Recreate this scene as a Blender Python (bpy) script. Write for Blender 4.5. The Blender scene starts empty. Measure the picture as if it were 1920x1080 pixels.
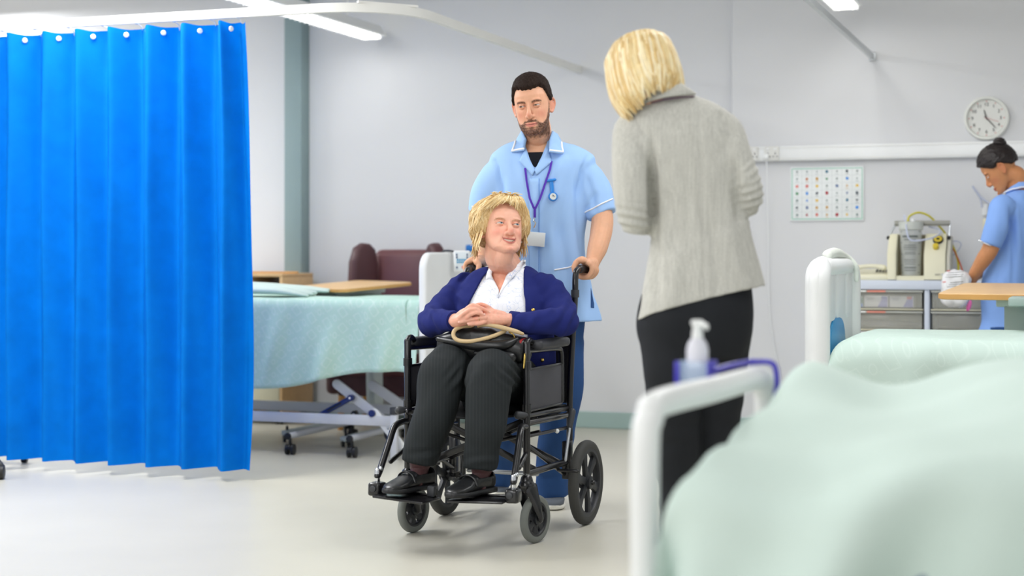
import bpy, bmesh, math, random
import numpy as np
from mathutils import Vector, Matrix, Euler
from math import sin, cos, pi, radians, sqrt, atan2
random.seed(7)
C = bpy.context.scene.collection

# ------------------------------------------------------------------ camera, world, lights, exposure
F = 3000.0          # focal length in pixels of the 1920 px wide frame
HZ = 475.0          # horizon row
CAMH = 1.075
cam = bpy.data.cameras.new('camera')
cam.sensor_width = 36.0
cam.lens = F / 1920.0 * 36.0
cam.shift_y = (HZ - 540.0) / 1920.0
cam.clip_start = 0.05
cam.dof.use_dof = True
cam.dof.focus_distance = 6.2
cam.dof.aperture_fstop = 1.9
camo = bpy.data.objects.new('camera', cam)
camo.location = (0, 0, CAMH)
camo.rotation_euler = (pi / 2, 0, 0)
C.objects.link(camo)
bpy.context.scene.camera = camo

vs = bpy.context.scene.view_settings
vs.view_transform = 'Standard'
vs.look = 'None'
vs.gamma = 1.0
vs.use_curve_mapping = False
vs.exposure = 0.86

world = bpy.data.worlds.new('ward_ambient')  # even ambient fill added through the open sides of the room
bpy.context.scene.world = world
world.use_nodes = True
bg = world.node_tree.nodes['Background']
bg.inputs['Color'].default_value = (0.97, 0.98, 1.0, 1)
bg.inputs['Strength'].default_value = 0.46

def area(name, loc, size, size_y, power, color=(1, 1, 1), aim=None, rz=0):
    l = bpy.data.lights.new(name, 'AREA')
    l.shape = 'RECTANGLE'
    l.size = size; l.size_y = size_y
    l.energy = power; l.color = color
    o = bpy.data.objects.new(name, l)
    o.location = loc
    if aim is not None:
        d = Vector(aim) - Vector(loc)
        o.rotation_euler = d.to_track_quat('-Z', 'Y').to_euler()
    else:
        o.rotation_euler = (0, 0, rz)
    C.objects.link(o)
    return o

TH = radians(19.9)               # the ward is turned this much from the lens axis
U = Vector((cos(TH), -sin(TH), 0)); V = Vector((sin(TH), cos(TH), 0))
W0 = Vector((0.59, 9.83, 0))
def R(u, v, z=0.0):              # room coordinates -> world
    return W0 + U * u + V * v + Vector((0, 0, z))
def toR(p):
    d = Vector(p) - W0
    return Vector((d.dot(U), d.dot(V), p[2]))
def P(px, py, Y):                # point at depth Y seen at photo pixel
    return Vector(((px - 960) / F * Y, Y, CAMH - (py - HZ) / F * Y))
def PZ(px, py, z):               # point at height z seen at photo pixel
    Y = (CAMH - z) * F / (py - HZ)
    return P(px, py, Y)
def PW(px, py, off=0.0):         # point on the back wall (off metres in front of it)
    dx = (px - 960) / F
    Y = (W0.dot(V) - off) / (dx * V.x + V.y)
    return P(px, py, Y)

# ceiling lamps of the ward
LW = (0.985, 0.99, 1.0)
area('ceiling_lamp_glow', R(-1.6, -3.6, 2.78), 0.5, 2.4, 54, LW, rz=-TH)
area('ceiling_lamp_glow', R(1.9, -3.4, 2.78), 0.5, 2.4, 21, LW, rz=-TH)
area('ceiling_lamp_glow', R(-3.6, -6.4, 2.78), 0.6, 2.4, 40, LW, rz=-TH)
area('ceiling_lamp_glow', R(0.0, -6.6, 2.78), 0.6, 2.4, 20, LW, rz=-TH)
area('ceiling_lamp_glow', R(3.2, -5.6, 2.78), 0.6, 2.4, 9, LW, rz=-TH)
area('ceiling_lamp_glow', R(-4.4, -1.2, 2.78), 0.5, 2.0, 54, LW, rz=-TH)
area('front_left_key', (-3.0, -0.6, 2.5), 2.0, 1.6, 56, (1.0, 1.0, 1.0), aim=(0.6, 8.0, 0.9))  # unseen key light added at upper left behind the camera, not a window

# ------------------------------------------------------------------ helpers
def lin(c):
    c = c / 255.0
    return c / 12.92 if c <= 0.04045 else ((c + 0.055) / 1.055) ** 2.4
def rgb(r, g, b):
    return (lin(r), lin(g), lin(b))

def mat(name, col, rough=0.5, metal=0.0, var=0.06, vscale=6.0, bump=0.0, bscale=60.0, stretch=None,
        emit=0.0, alpha=1.0, trans=0.0, coat=0.0, sss=0.0, attr=False, translucent=0.0, spec=0.5, ior=1.45):
    m = bpy.data.materials.new(name)
    m.use_nodes = True
    nt = m.node_tree; N = nt.nodes; L = nt.links
    b = N['Principled BSDF']
    tc = N.new('ShaderNodeTexCoord'); mp = N.new('ShaderNodeMapping')
    L.new(tc.outputs['Object'], mp.inputs['Vector'])
    if stretch: mp.inputs['Scale'].default_value = stretch
    nz = N.new('ShaderNodeTexNoise'); nz.inputs['Scale'].default_value = vscale; nz.inputs['Detail'].default_value = 4
    L.new(mp.outputs['Vector'], nz.inputs['Vector'])
    mr = N.new('ShaderNodeMapRange')
    mr.inputs['From Min'].default_value = 0.25; mr.inputs['From Max'].default_value = 0.75
    mr.inputs['To Min'].default_value = 1 - var; mr.inputs['To Max'].default_value = 1 + var
    L.new(nz.outputs['Fac'], mr.inputs['Value'])
    mul = N.new('ShaderNodeVectorMath'); mul.operation = 'SCALE'
    L.new(mr.outputs['Result'], mul.inputs['Scale'])
    if attr:
        at = N.new('ShaderNodeAttribute'); at.attribute_name = 'Col'
        L.new(at.outputs['Color'], mul.inputs[0])
    else:
        mul.inputs[0].default_value = col[:3]
    L.new(mul.outputs['Vector'], b.inputs['Base Color'])
    b.inputs['Roughness'].default_value = rough
    b.inputs['Metallic'].default_value = metal
    b.inputs['Specular IOR Level'].default_value = spec
    b.inputs['Alpha'].default_value = alpha
    b.inputs['Transmission Weight'].default_value = trans
    b.inputs['IOR'].default_value = ior
    b.inputs['Coat Weight'].default_value = coat
    if sss:
        b.inputs['Subsurface Weight'].default_value = sss
        b.inputs['Subsurface Radius'].default_value = (0.012, 0.004, 0.002)
        b.inputs['Subsurface Scale'].default_value = 1.0
    if emit:
        L.new(mul.outputs['Vector'], b.inputs['Emission Color'])
        b.inputs['Emission Strength'].default_value = emit
    if bump:
        n2 = N.new('ShaderNodeTexNoise'); n2.inputs['Scale'].default_value = bscale; n2.inputs['Detail'].default_value = 3
        L.new(mp.outputs['Vector'], n2.inputs['Vector'])
        bp = N.new('ShaderNodeBump'); bp.inputs['Strength'].default_value = bump; bp.inputs['Distance'].default_value = 0.01
        L.new(n2.outputs['Fac'], bp.inputs['Height']); L.new(bp.outputs['Normal'], b.inputs['Normal'])
    if translucent:
        tr = N.new('ShaderNodeBsdfTranslucent'); L.new(mul.outputs['Vector'], tr.inputs['Color'])
        mx = N.new('ShaderNodeMixShader'); mx.inputs['Fac'].default_value = translucent
        L.new(b.outputs['BSDF'], mx.inputs[1]); L.new(tr.outputs['BSDF'], mx.inputs[2])
        L.new(mx.outputs['Shader'], N['Material Output'].inputs['Surface'])
    return m

class MB:
    """collects shapes; build() links them as ONE mesh object"""
    def __init__(s):
        s.v = []; s.f = []; s.m = []; s.mi = 0
    def add(s, verts, faces):
        o = len(s.v)
        s.v.extend([tuple(p) for p in verts])
        s.f.extend([tuple(i + o for i in f) for f in faces])
        s.m.extend([s.mi] * len(faces))
        return s
    def join(s, other, M=None):
        vv = other.v if M is None else [tuple(M @ Vector(p)) for p in other.v]
        return s.add(vv, other.f)
    def box(s, c, size, rot=None, bev=0.0, seg=2):
        bm = bmesh.new()
        bmesh.ops.create_cube(bm, size=1.0)
        bmesh.ops.scale(bm, vec=Vector(size), verts=bm.verts)
        if bev > 0:
            bmesh.ops.bevel(bm, geom=bm.edges[:], offset=min(bev, 0.49 * min(size)), segments=seg, affect='EDGES', profile=0.5)
        M = Matrix.Translation(Vector(c)) @ (rot.to_4x4() if rot is not None else Matrix.Identity(4))
        bm.verts.ensure_lookup_table()
        vs_ = [M @ v.co for v in bm.verts]
        fs = [[v.index for v in f.verts] for f in bm.faces]
        bm.free()
        return s.add(vs_, fs)
    def prism(s, pts, depth, M=None, bev=0.0, seg=2):
        """outline in local xz, extruded along local y (centred), optional bevel"""
        bm = bmesh.new()
        vv = [bm.verts.new((x, -depth / 2, z)) for x, z in pts]
        f = bm.faces.new(vv)
        r = bmesh.ops.extrude_face_region(bm, geom=[f])
        ex = [e for e in r['geom'] if isinstance(e, bmesh.types.BMVert)]
        bmesh.ops.translate(bm, vec=(0, depth, 0), verts=ex)
        bmesh.ops.recalc_face_normals(bm, faces=bm.faces)
        if bev > 0:
            ed = [e for e in bm.edges if abs(e.verts[0].co.y - e.verts[1].co.y) < 1e-6]
            bmesh.ops.bevel(bm, geom=ed, offset=bev, segments=seg, affect='EDGES', profile=0.5)
        bm.verts.ensure_lookup_table(); bm.verts.index_update()
        vs_ = [(M @ v.co if M is not None else v.co.copy()) for v in bm.verts]
        fs = [[v.index for v in f.verts] for f in bm.faces]
        bm.free()
        return s.add(vs_, fs)
    def tube(s, pts, rad, seg=12, res=6, ell=1.0, up=None, smooth=True, rnd=True, closed=False):
        """tube along a (splined) path; rad: number or list; ell: radius ratio along the up axis"""
        pts = [Vector(p) for p in pts]
        n = len(pts)
        rad = list(rad) if hasattr(rad, '__len__') else [rad] * n
        ells = list(ell) if hasattr(ell, '__len__') else [ell] * n
        if smooth and n > 2 or closed:
            q, rr, ee = [], [], []
            rng = n if closed else n - 1
            for i in range(rng):
                if closed:
                    a, b, c_, d = pts[i - 1], pts[i], pts[(i + 1) % n], pts[(i + 2) % n]
                    rb, rc, eb, ec = rad[i], rad[(i + 1) % n], ells[i], ells[(i + 1) % n]
                else:
                    a, b, c_, d = pts[max(i - 1, 0)], pts[i], pts[i + 1], pts[min(i + 2, n - 1)]
                    rb, rc, eb, ec = rad[i], rad[i + 1], ells[i], ells[i + 1]
                for k in range(res):
                    t = k / res
                    q.append(0.5 * ((2 * b) + (c_ - a) * t + (2 * a - 5 * b + 4 * c_ - d) * t * t + (3 * b - a - 3 * c_ + d) * t ** 3))
                    w = t * t * (3 - 2 * t)
                    rr.append(rb + (rc - rb) * w); ee.append(eb + (ec - eb) * w)
            if not closed:
                q.append(pts[-1]); rr.append(rad[-1]); ee.append(ells[-1])
        else:
            q, rr, ee = pts, rad, ells
        m = len(q)
        tan = []
        for i in range(m):
            if closed: t = q[(i + 1) % m] - q[i - 1]
            else: t = q[min(i + 1, m - 1)] - q[max(i - 1, 0)]
            if t.length < 1e-9: t = Vector((0, 0, 1))
            tan.append(t.normalized())
        ref = Vector(up) if up is not None else (Vector((0, 0, 1)) if abs(tan[0].z) < 0.9 else Vector((0, 1, 0)))
        x = (ref - tan[0] * ref.dot(tan[0])).normalized()
        rings = []
        if rnd and not closed:
            for k in (0, 1, 2):
                a = k / 3 * pi / 2
                rings.append((q[0] - tan[0] * rr[0] * cos(a), x.copy(), tan[0], max(rr[0] * sin(a), rr[0] * 0.08), ee[0]))
        for i in range(m):
            x = (x - tan[i] * x.dot(tan[i]))
            x = x.normalized() if x.length > 1e-6 else tan[i].orthogonal().normalized()
            if up is not None:
                r_ = ref - tan[i] * ref.dot(tan[i])
                if r_.length > 0.05: x = r_.normalized()
            rings.append((q[i], x.copy(), tan[i], rr[i], ee[i]))
        if rnd and not closed:
            for k in (1, 2, 3):
                a = k / 3 * pi / 2
                rings.append((q[-1] + tan[-1] * rr[-1] * sin(a), x.copy(), tan[-1], max(rr[-1] * cos(a), rr[-1] * 0.08), ee[-1]))
        vv, ff = [], []
        for c_, x_, t_, r, e in rings:
            y_ = t_.cross(x_)
            for j in range(seg):
                a = 2 * pi * j / seg
                vv.append(c_ + x_ * (r * e * cos(a)) + y_ * (r * sin(a)))
        k = len(rings)
        for i in range(k if closed else k - 1):
            for j in range(seg):
                a, b = i * seg + j, i * seg + (j + 1) % seg
                i2 = (i + 1) % k
                ff.append((a, b, i2 * seg + (j + 1) % seg, i2 * seg + j))
        if not closed:
            ff.append(tuple(reversed(range(seg)))); ff.append(tuple((k - 1) * seg + j for j in range(seg)))
        return s.add(vv, ff)
    def loft(s, rings, cap=True):
        """rings: lists of equal point counts"""
        n = len(rings[0]); vv, ff = [], []
        for r in rings: vv.extend(r)
        for i in range(len(rings) - 1):
            for j in range(n):
                a, b = i * n + j, i * n + (j + 1) % n
                ff.append((a, b, b + n, a + n))
        if cap:
            ff.append(tuple(reversed(range(n)))); ff.append(tuple((len(rings) - 1) * n + j for j in range(n)))
        return s.add(vv, ff)
    def lathe(s, prof, M=None, seg=24, cap=True):
        """profile of (r, z) turned about local z"""
        rings = []
        for r, z in prof:
            r = max(r, 1e-4)
            ring = [Vector((r * cos(2 * pi * j / seg), r * sin(2 * pi * j / seg), z)) for j in range(seg)]
            rings.append([M @ p for p in ring] if M is not None else ring)
        return s.loft(rings, cap)
    def ball(s, c, r, M=None, seg=16, rings=10):
        r = (r, r, r) if not hasattr(r, '__len__') else r
        pr = []
        for i in range(rings + 1):
            a = pi * i / rings
            ring = []
            for j in range(seg):
                b = 2 * pi * j / seg
                p = Vector((r[0] * max(sin(a), 0.01) * cos(b), r[1] * max(sin(a), 0.01) * sin(b), -r[2] * cos(a)))
                if M is not None: p = M @ p
                ring.append(p + Vector(c))
            pr.append(ring)
        return s.loft(pr)
    def grid(s, fn, nu, nv):
        vv = [fn(i / nu, j / nv) for j in range(nv + 1) for i in range(nu + 1)]
        ff = [(j * (nu + 1) + i, j * (nu + 1) + i + 1, (j + 1) * (nu + 1) + i + 1, (j + 1) * (nu + 1) + i) for j in range(nv) for i in range(nu)]
        return s.add(vv, ff)
    def build(s, name, mats, parent=None, smooth=True, angle=40, thick=0.0, offset=-1.0, kind=None):
        return mesh_obj(name, s.v, s.f, mats, parent, smooth, angle, thick, offset, s.m, kind=kind)

MW = {}
def mesh_obj(name, v, f, mats, parent=None, smooth=True, angle=40, thick=0.0, offset=-1.0, mi=None, col=None, kind=None):
    me = bpy.data.meshes.new(name)
    o = bpy.data.objects.new(name, me)
    C.objects.link(o)
    Mi = None
    if parent is not None:
        o.parent = parent
        M = MW.get(parent.name)
        if M is not None:
            MW[o.name] = M; Mi = M.inverted()
    if Mi is not None:
        a = np.array([tuple(p) for p in v], dtype=np.float64)
        A = np.array(Mi)
        v = (a @ A[:3, :3].T + A[:3, 3]).tolist()
    elif not isinstance(v, list):
        v = [tuple(p) for p in v]
    me.from_pydata(v, [], f if isinstance(f, list) else [tuple(x) for x in f])
    for m in (mats if isinstance(mats, (list, tuple)) else [mats]): me.materials.append(m)
    if mi is not None and any(mi): me.polygons.foreach_set('material_index', mi)
    if smooth:
        me.polygons.foreach_set('use_smooth', [True] * len(me.polygons))
        if angle < 180: me.set_sharp_from_angle(angle=radians(angle))
    if col is not None:
        at = me.color_attributes.new('Col', 'FLOAT_COLOR', 'POINT')
        cc = np.ones((len(me.vertices), 4), dtype=np.float32); cc[:, :3] = col
        at.data.foreach_set('color', cc.ravel())
    me.update()
    if thick:
        md = o.modifiers.new('thickness', 'SOLIDIFY'); md.thickness = thick; md.offset = offset
    if kind: o['kind'] = kind
    return o

def tag(o, label, cat, group=None):
    o['label'] = label; o['category'] = cat
    if group: o['group'] = group
    return o
def thing(name, label, cat, loc=(0, 0, 0), rz=0.0, group=None):
    o = bpy.data.objects.new(name, None); C.objects.link(o)
    o.location = loc; o.rotation_euler = (0, 0, rz); o.empty_display_size = 0.1
    MW[o.name] = Matrix.Translation(Vector(loc)) @ Matrix.Rotation(rz, 4, 'Z')
    return tag(o, label, cat, group)
def top(name, mb, mats, label, cat, group=None, **k):
    """a thing that is one mesh; its origin is moved to its base"""
    a = np.array([tuple(p) for p in mb.v])
    c = Vector((a[:, 0].mean(), a[:, 1].mean(), a[:, 2].min()))
    o = mesh_obj(name, (a - np.array(c)).tolist(), mb.f, mats, mi=mb.m, **k)
    o.location = c
    MW[o.name] = Matrix.Translation(c)
    return tag(o, label, cat, group)
def struct(name, mb, mats, **k):
    o = mb.build(name, mats, **k); o['kind'] = 'structure'; return o

def text_mb(txt, size, M, depth=0.0006, align='CENTER'):
    cu = bpy.data.curves.new('lettering', 'FONT'); cu.body = txt; cu.size = size; cu.align_x = align; cu.align_y = 'CENTER'
    cu.extrude = depth; cu.resolution_u = 3
    ob = bpy.data.objects.new('lettering', cu); C.objects.link(ob)
    dg = bpy.context.evaluated_depsgraph_get()
    me = bpy.data.meshes.new_from_object(ob.evaluated_get(dg))
    mb = MB(); mb.add([M @ v.co for v in me.vertices], [tuple(p.vertices) for p in me.polygons])
    bpy.data.objects.remove(ob); bpy.data.curves.remove(cu); bpy.data.meshes.remove(me)
    return mb
def frame3(o, x, z):
    """matrix with local x, z directions (y = z cross x), origin o"""
    x = Vector(x).normalized(); z = Vector(z); z = (z - x * z.dot(x)).normalized(); y = z.cross(x)
    M = Matrix((x, y, z)).transposed().to_4x4(); M.translation = Vector(o); return M
ROOM3 = Matrix.Rotation(-TH, 3, 'Z')
# ------------------------------------------------------------------ materials of the place
m_wall = mat('painted_wall', rgb(217, 218, 220), 0.75, var=0.012, vscale=1.2, bump=0.03, bscale=180)
m_floor = mat('vinyl_floor', rgb(199, 196, 183), 0.35, var=0.03, vscale=2.5, bump=0.01, bscale=300, spec=0.4)
m_ceil = mat('ceiling_paint', rgb(225, 225, 225), 0.9, var=0.02)
m_skirt = mat('skirting_vinyl', rgb(160, 184, 180), 0.5, var=0.03)
m_pillar = mat('pillar_paint', rgb(134, 154, 156), 0.6, var=0.02)
m_track = mat('white_track', rgb(232, 232, 228), 0.4, var=0.02)
m_alu = mat('aluminium', rgb(196, 200, 202), 0.35, metal=0.7, var=0.03)
m_white = mat('white_plastic', rgb(236, 238, 238), 0.35, var=0.02)
m_cream = mat('cream_plastic', rgb(226, 222, 196), 0.45, var=0.03)
m_tube = mat('lamp_tube', (1.0, 0.98, 0.93), 0.5, var=0.0, emit=3.5)
m_black = mat('black_plastic', rgb(24, 25, 28), 0.45, var=0.1)
m_dark = mat('dark_grey_plastic', rgb(58, 60, 64), 0.5, var=0.1)
m_wood = mat('beech_laminate', rgb(222, 184, 134), 0.45, var=0.10, vscale=5, stretch=(2, 14, 14))
m_woodedge = mat('beech_edge', rgb(214, 160, 92), 0.5, var=0.08, vscale=8)
m_bedgrey = mat('bed_frame_enamel', rgb(206, 209, 216), 0.4, var=0.02)
m_bedblue = mat('actuator_blue', rgb(28, 44, 104), 0.4, var=0.05)
m_steel = mat('brushed_steel', rgb(190, 194, 198), 0.3, metal=0.9, var=0.04)

def curtain_mat():
    m = mat('curtain_nonwoven', (0.0, 0.19, 0.70), 0.75, var=0.10, vscale=9, bump=0.12, bscale=140, translucent=0.34, spec=0.12)
    return m
m_curtain = curtain_mat()

# ------------------------------------------------------------------ shell
mb = MB(); mb.box(R(-1, -5.5, -0.05), (18, 15, 0.1), ROOM3); struct('floor', mb, m_floor, smooth=False)
mb = MB(); mb.box(R(-1, -5.5, 3.05), (18, 15, 0.1), ROOM3); struct('ceiling', mb, m_ceil, smooth=False)
uj = toR(PW(1375, 300)).x
mb = MB(); mb.box(R((-9.9 + 8) / 2, 0.10, 1.5), (17.9, 0.2, 3.0), ROOM3); struct('wall_back', mb, m_wall, smooth=False)
mb = MB(); mb.box(R((uj + 8) / 2, -0.02, 1.5), (8 - uj, 0.06, 3.0), ROOM3, bev=0.004, seg=1); struct('wall_right', mb, m_wall, smooth=False)
mb = MB()
mb.box(R((-9.9 + uj) / 2, -0.008, 0.05), (uj + 9.9, 0.016, 0.1), ROOM3, bev=0.004, seg=1); struct('baseboard_back', mb, m_skirt, smooth=False)
mb = MB()
mb.box(R((8 + uj) / 2, -0.058, 0.05), (8 - uj, 0.016, 0.1), ROOM3, bev=0.004, seg=1); struct('baseboard_right', mb, m_skirt, smooth=False)
# square pillar standing against the back wall
pc = toR(PW(550, 300, 0.12))
mb = MB(); mb.box(R(pc.x - 0.005, -0.06, 1.5), (0.125, 0.12, 3.0), ROOM3, bev=0.006, seg=2); struct('trim_1', mb, m_pillar)

# ------------------------------------------------------------------ curtain tracks
TZ = 2.21
vr = toR(PZ(250, 36, TZ)).y                    # track that carries the curtain
uc = toR(PZ(735, 5, TZ)).x                     # track that runs to the wall
t = thing('curtain_track', 'white curtain track carrying the blue curtain and bending back to the wall', 'curtain track', R(uc, vr, TZ), -TH)
mb = MB()
rb = 0.38
pth = [R(-6.5, vr, TZ), R(uc - rb - 0.8, vr, TZ), R(uc - rb, vr, TZ)]
arc = [R(uc - rb + rb * sin(a), vr + rb - rb * cos(a), TZ) for a in [radians(d) for d in range(8, 90, 8)]]
pth = pth + arc + [R(uc, vr + rb, TZ), R(uc, -0.6, TZ), R(uc, -0.001, TZ)]
def sweep(mb, pts, w, h):
    rings = []
    for i, p in enumerate(pts):
        d = (pts[min(i + 1, len(pts) - 1)] - pts[max(i - 1, 0)]).normalized()
        n = Vector((d.y, -d.x, 0)).normalized() * (w / 2)
        z = Vector((0, 0, h / 2))
        rings.append([p - n - z, p + n - z, p + n + z, p - n + z])
    mb.loft(rings)
sweep(mb, pth, 0.03, 0.042)
mb.build('rail', m_track, t, angle=30)
mb = MB(); mb.box(R(uc, -0.006, TZ), (0.036, 0.012, 0.05), ROOM3, bev=0.003); mb.build('wall_bracket', m_track, t)
for uu in (-4.2, -2.6):
    mb = MB(); mb.tube([R(uu, vr, TZ + 0.02), R(uu, vr, 3.0)], 0.006, seg=8, smooth=False); mb.build('ceiling_hanger', m_track, t)
mb = MB(); sweep(mb, [R(uc - 0.2, vr + 0.02, TZ + 0.024), R(uc, vr + 0.25, TZ + 0.024)], 0.02, 0.01); mb.build('corner_brace', m_track, t)

ur = toR(PW(1638, 106)).x
t = thing('curtain_track', 'slim grey curtain track at upper right running to the wall above the clock', 'curtain track', R(ur, -0.05, TZ), -TH)
mb = MB(); sweep(mb, [R(ur, -4.5, TZ), R(ur, -2.5, TZ), R(ur, -0.055, TZ)], 0.022, 0.03); mb.build('rail', m_alu, t, angle=30)
mb = MB(); mb.box(R(ur, -0.058, TZ), (0.04, 0.012, 0.05), ROOM3, bev=0.003); mb.build('wall_bracket', m_alu, t)

# ------------------------------------------------------------------ privacy curtain
pitch = 0.2
uR = toR(PZ(481, 30, TZ)).x
cur = thing('privacy_curtain', 'bright blue pleated disposable curtain hanging from the white track', 'curtain', R(uR - 0.8, vr, 0.05), -TH)
# fold line: list of (u, v) in room coordinates, from the free edge leftwards
fold = []
ed = [(0.0, 0.0), (-0.045, 0.04), (-0.095, -0.074), (-0.195, 0.074)]
fold += [(uR + a, vr + b) for a, b in ed]
u = uR - 0.195; k = 0
rr = random.Random(3)
while u > uR - 1.6:
    u1 = u - 0.5 * pitch + rr.uniform(-0.006, 0.006)
    fold.append((u1, vr - 0.074 + rr.uniform(-0.006, 0.006)))
    u = u - pitch + rr.uniform(-0.008, 0.008)
    fold.append((u, vr + 0.074 + rr.uniform(-0.006, 0.006)))
fold = fold[::-1]
ztop, zbot = TZ - 0.04, 0.05
# densify with softened creases
den = []
SEG = 10
for i in range(len(fold) - 1):
    for kk in range(SEG):
        t_ = kk / SEG
        den.append((fold[i][0] + (fold[i + 1][0] - fold[i][0]) * t_, fold[i][1] + (fold[i + 1][1] - fold[i][1]) * t_, i, t_))
den.append((fold[-1][0], fold[-1][1], len(fold) - 2, 1.0))
arr = np.array([(a, b) for a, b, _, _ in den]); sm = arr.copy()
for _ in range(2): sm[1:-1] = 0.25 * sm[:-2] + 0.5 * sm[1:-1] + 0.25 * sm[2:]
NZ = 60
vv = []; ff = []
nU = len(den)
for j in range(NZ + 1):
    h = j / NZ
    for i in range(nU):
        uu, vv_ = sm[i]
        # belly of the cloth, more relaxed towards the hem
        ph = i / SEG
        w = 0.010 * sin(ph * 2.1 + 3.0 * h) * (1 - h) + 0.006 * sin(ph * 5.3 + 9 * h)
        e = max(0.0, (i - (nU - 1 - 3 * SEG)) / (3 * SEG))
        uu2 = uu + 0.03 * e * sin(pi * min(1, h * 1.0)) * 1.0 + (1 - h) * 0.02 * e
        vv2 = vv_ + w + 0.02 * e * (1 - h) * sin(6 * h)
        tt = den[i][3]
        zt = ztop + 0.004 * cos(2 * pi * (tt)) - 0.004
        z = zbot + (zt - zbot) * h
        vv.append(R(uu2, vv2, z))
for j in range(NZ):
    for i in range(nU - 1):
        a = j * nU + i
        ff.append((a, a + 1, a + 1 + nU, a + nU))
mb = MB(); mb.add(vv, ff); mb.build('curtain_cloth', m_curtain, cur, angle=180)
for i in range(len(fold) - 1):
    # hooks in the back creases and white poppers on the visible faces
    if fold[i][1] > vr:
        mb = MB(); mb.tube([R(fold[i][0], fold[i][1], ztop - 0.02), R(fold[i][0] + 0.004, (fold[i][1] + vr) / 2 + 0.01, ztop + 0.012), R(fold[i][0], vr, TZ - 0.021)], 0.0035, seg=6)
        mb.build('curtain_hook', m_white, cur)
    if fold[i + 1][1] < fold[i][1] and False: pass
    a, b = fold[i], fold[i + 1]
    if a[1] > b[1] or abs(a[1] - b[1]) < 0.06:
        continue
    c = Vector((a[0] * 0.5 + b[0] * 0.5, a[1] * 0.5 + b[1] * 0.5, 0))
    d = Vector((b[0] - a[0], b[1] - a[1], 0)).normalized(); n = Vector((d.y, -d.x, 0))
    if n.y > 0: n = -n
    M = frame3(R(c.x + n.x * 0.009, c.y + n.y * 0.009, ztop - 0.035), U * d.x + V * d.y, U * n.x + V * n.y)
    mb = MB(); mb.lathe([(0.013, -0.004), (0.013, 0.001), (0.010, 0.004), (0.004, 0.0045)], M, seg=14)
    mb.build('popper', m_white, cur)

# ------------------------------------------------------------------ ceiling lamps
def lamp(pa, pb, label, w=0.17, h=0.07):
    a, b = Vector(pa), Vector(pb)
    d = (b - a).normalized(); ln = (b - a).length; c = (a + b) / 2
    rz = atan2(d.y, d.x) - pi / 2
    t = thing('ceiling_light', label, 'ceiling light', c, rz, 'linear ceiling lights')
    r3 = Matrix.Rotation(rz, 3, 'Z')
    mb = MB()
    prof = [(-w / 2, 0.0), (-w * 0.28, h * 0.9), (-w * 0.12, h), (w * 0.12, h), (w * 0.28, h * 0.9), (w / 2, 0.0), (w / 2 - 0.012, -0.004), (-w / 2 + 0.012, -0.004)]
    M = Matrix.Translation(c) @ r3.to_4x4()
    mb.prism(prof, ln, M); mb.build('housing', m_white, t, smooth=False)
    for s in (-1, 1):
        mb = MB(); mb.tube([c + r3 @ Vector((s * 0.038, -ln / 2 + 0.03, -0.012)), c + r3 @ Vector((s * 0.038, ln / 2 - 0.03, -0.012))], 0.013, seg=10, smooth=False)
        mb.build('lamp_tube', m_tube, t)
    mb = MB()
    for i in range(int(ln / 0.06)):
        mb.box(c + r3 @ Vector((0, -ln / 2 + 0.03 + i * 0.06, -0.012)), (w - 0.03, 0.004, 0.03), r3)
    mb.build('louvre', m_white, t, smooth=False)
    for s in (-1, 1):
        mb = MB(); mb.tube([c + r3 @ Vector((0, s * ln * 0.35, h)), c + r3 @ Vector((0, s * ln * 0.35, 3.0 - c.z))], 0.004, seg=6, smooth=False)
        mb.build('hanger', m_track, t)
    area('lamp_glow', c + Vector((0, 0, -0.05)), w, ln, 3.0, (1, 0.98, 0.94), rz=rz)
e = PZ(702, 68, 2.45)
lamp(e - V * 2.6, e, 'long white ceiling light hanging behind the curtain track left of centre')
e = PZ(1588, 12, 2.45)
lamp(e - V * 2.0, e, 'white ceiling light cut by the upper right picture edge')

# ------------------------------------------------------------------ dado trunking with sockets
zt0, zt1 = 1.616, 1.704
ua = toR(PW(1330, 290)).x
t = thing('trunking', 'white cable trunking running along the back wall under the clock', 'trunking', R(ua, -0.05, zt0), -TH)
mb = MB(); mb.box(R((ua + 8) / 2, -0.076, (zt0 + zt1) / 2), (8 - ua, 0.05, zt1 - zt0), ROOM3, bev=0.006); mb.build('duct', m_white, t)
mb = MB(); mb.box(R((ua + 8) / 2, -0.103, zt1 - 0.012), (8 - ua, 0.004, 0.003), ROOM3); mb.box(R((ua + 8) / 2, -0.103, zt0 + 0.012), (8 - ua, 0.004, 0.003), ROOM3)
mb.build('lid_groove', m_track, t, smooth=False)
m_socket = mat('socket_plate', rgb(222, 222, 218), 0.35, var=0.02)
def socket(px, label, wide):
    p = toR(PW(px, 288, 0.105))
    t = thing('power_socket', label, 'socket', R(p.x, -0.104, 1.66), -TH)
    mb = MB(); mb.box(R(p.x, -0.107, 1.66), (wide, 0.010, 0.084), ROOM3, bev=0.004); mb.build('face_plate', m_socket, t)
    for s in (-1, 1):
        mb = MB(); mb.box(R(p.x + s * wide * 0.25, -0.1135, 1.685), (0.018, 0.006, 0.012), ROOM3, bev=0.002); mb.build('switch', m_white, t)
        mb = MB()
        for a, b, w_, h_ in ((0, 0.012, 0.005, 0.010), (-0.011, -0.006, 0.010, 0.004), (0.011, -0.006, 0.010, 0.004)):
            mb.box(R(p.x + s * wide * 0.25 + a, -0.1125, 1.648 + b), (w_, 0.002, h_), ROOM3)
        mb.build('pin_hole', m_dark, t, smooth=False)
    return p, t
socket(1410, 'white socket plate on the trunking right behind the grey jacket elbow', 0.07)
p, st = socket(1447, 'double power socket on the trunking with a thin cord hanging from it', 0.085)
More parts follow.
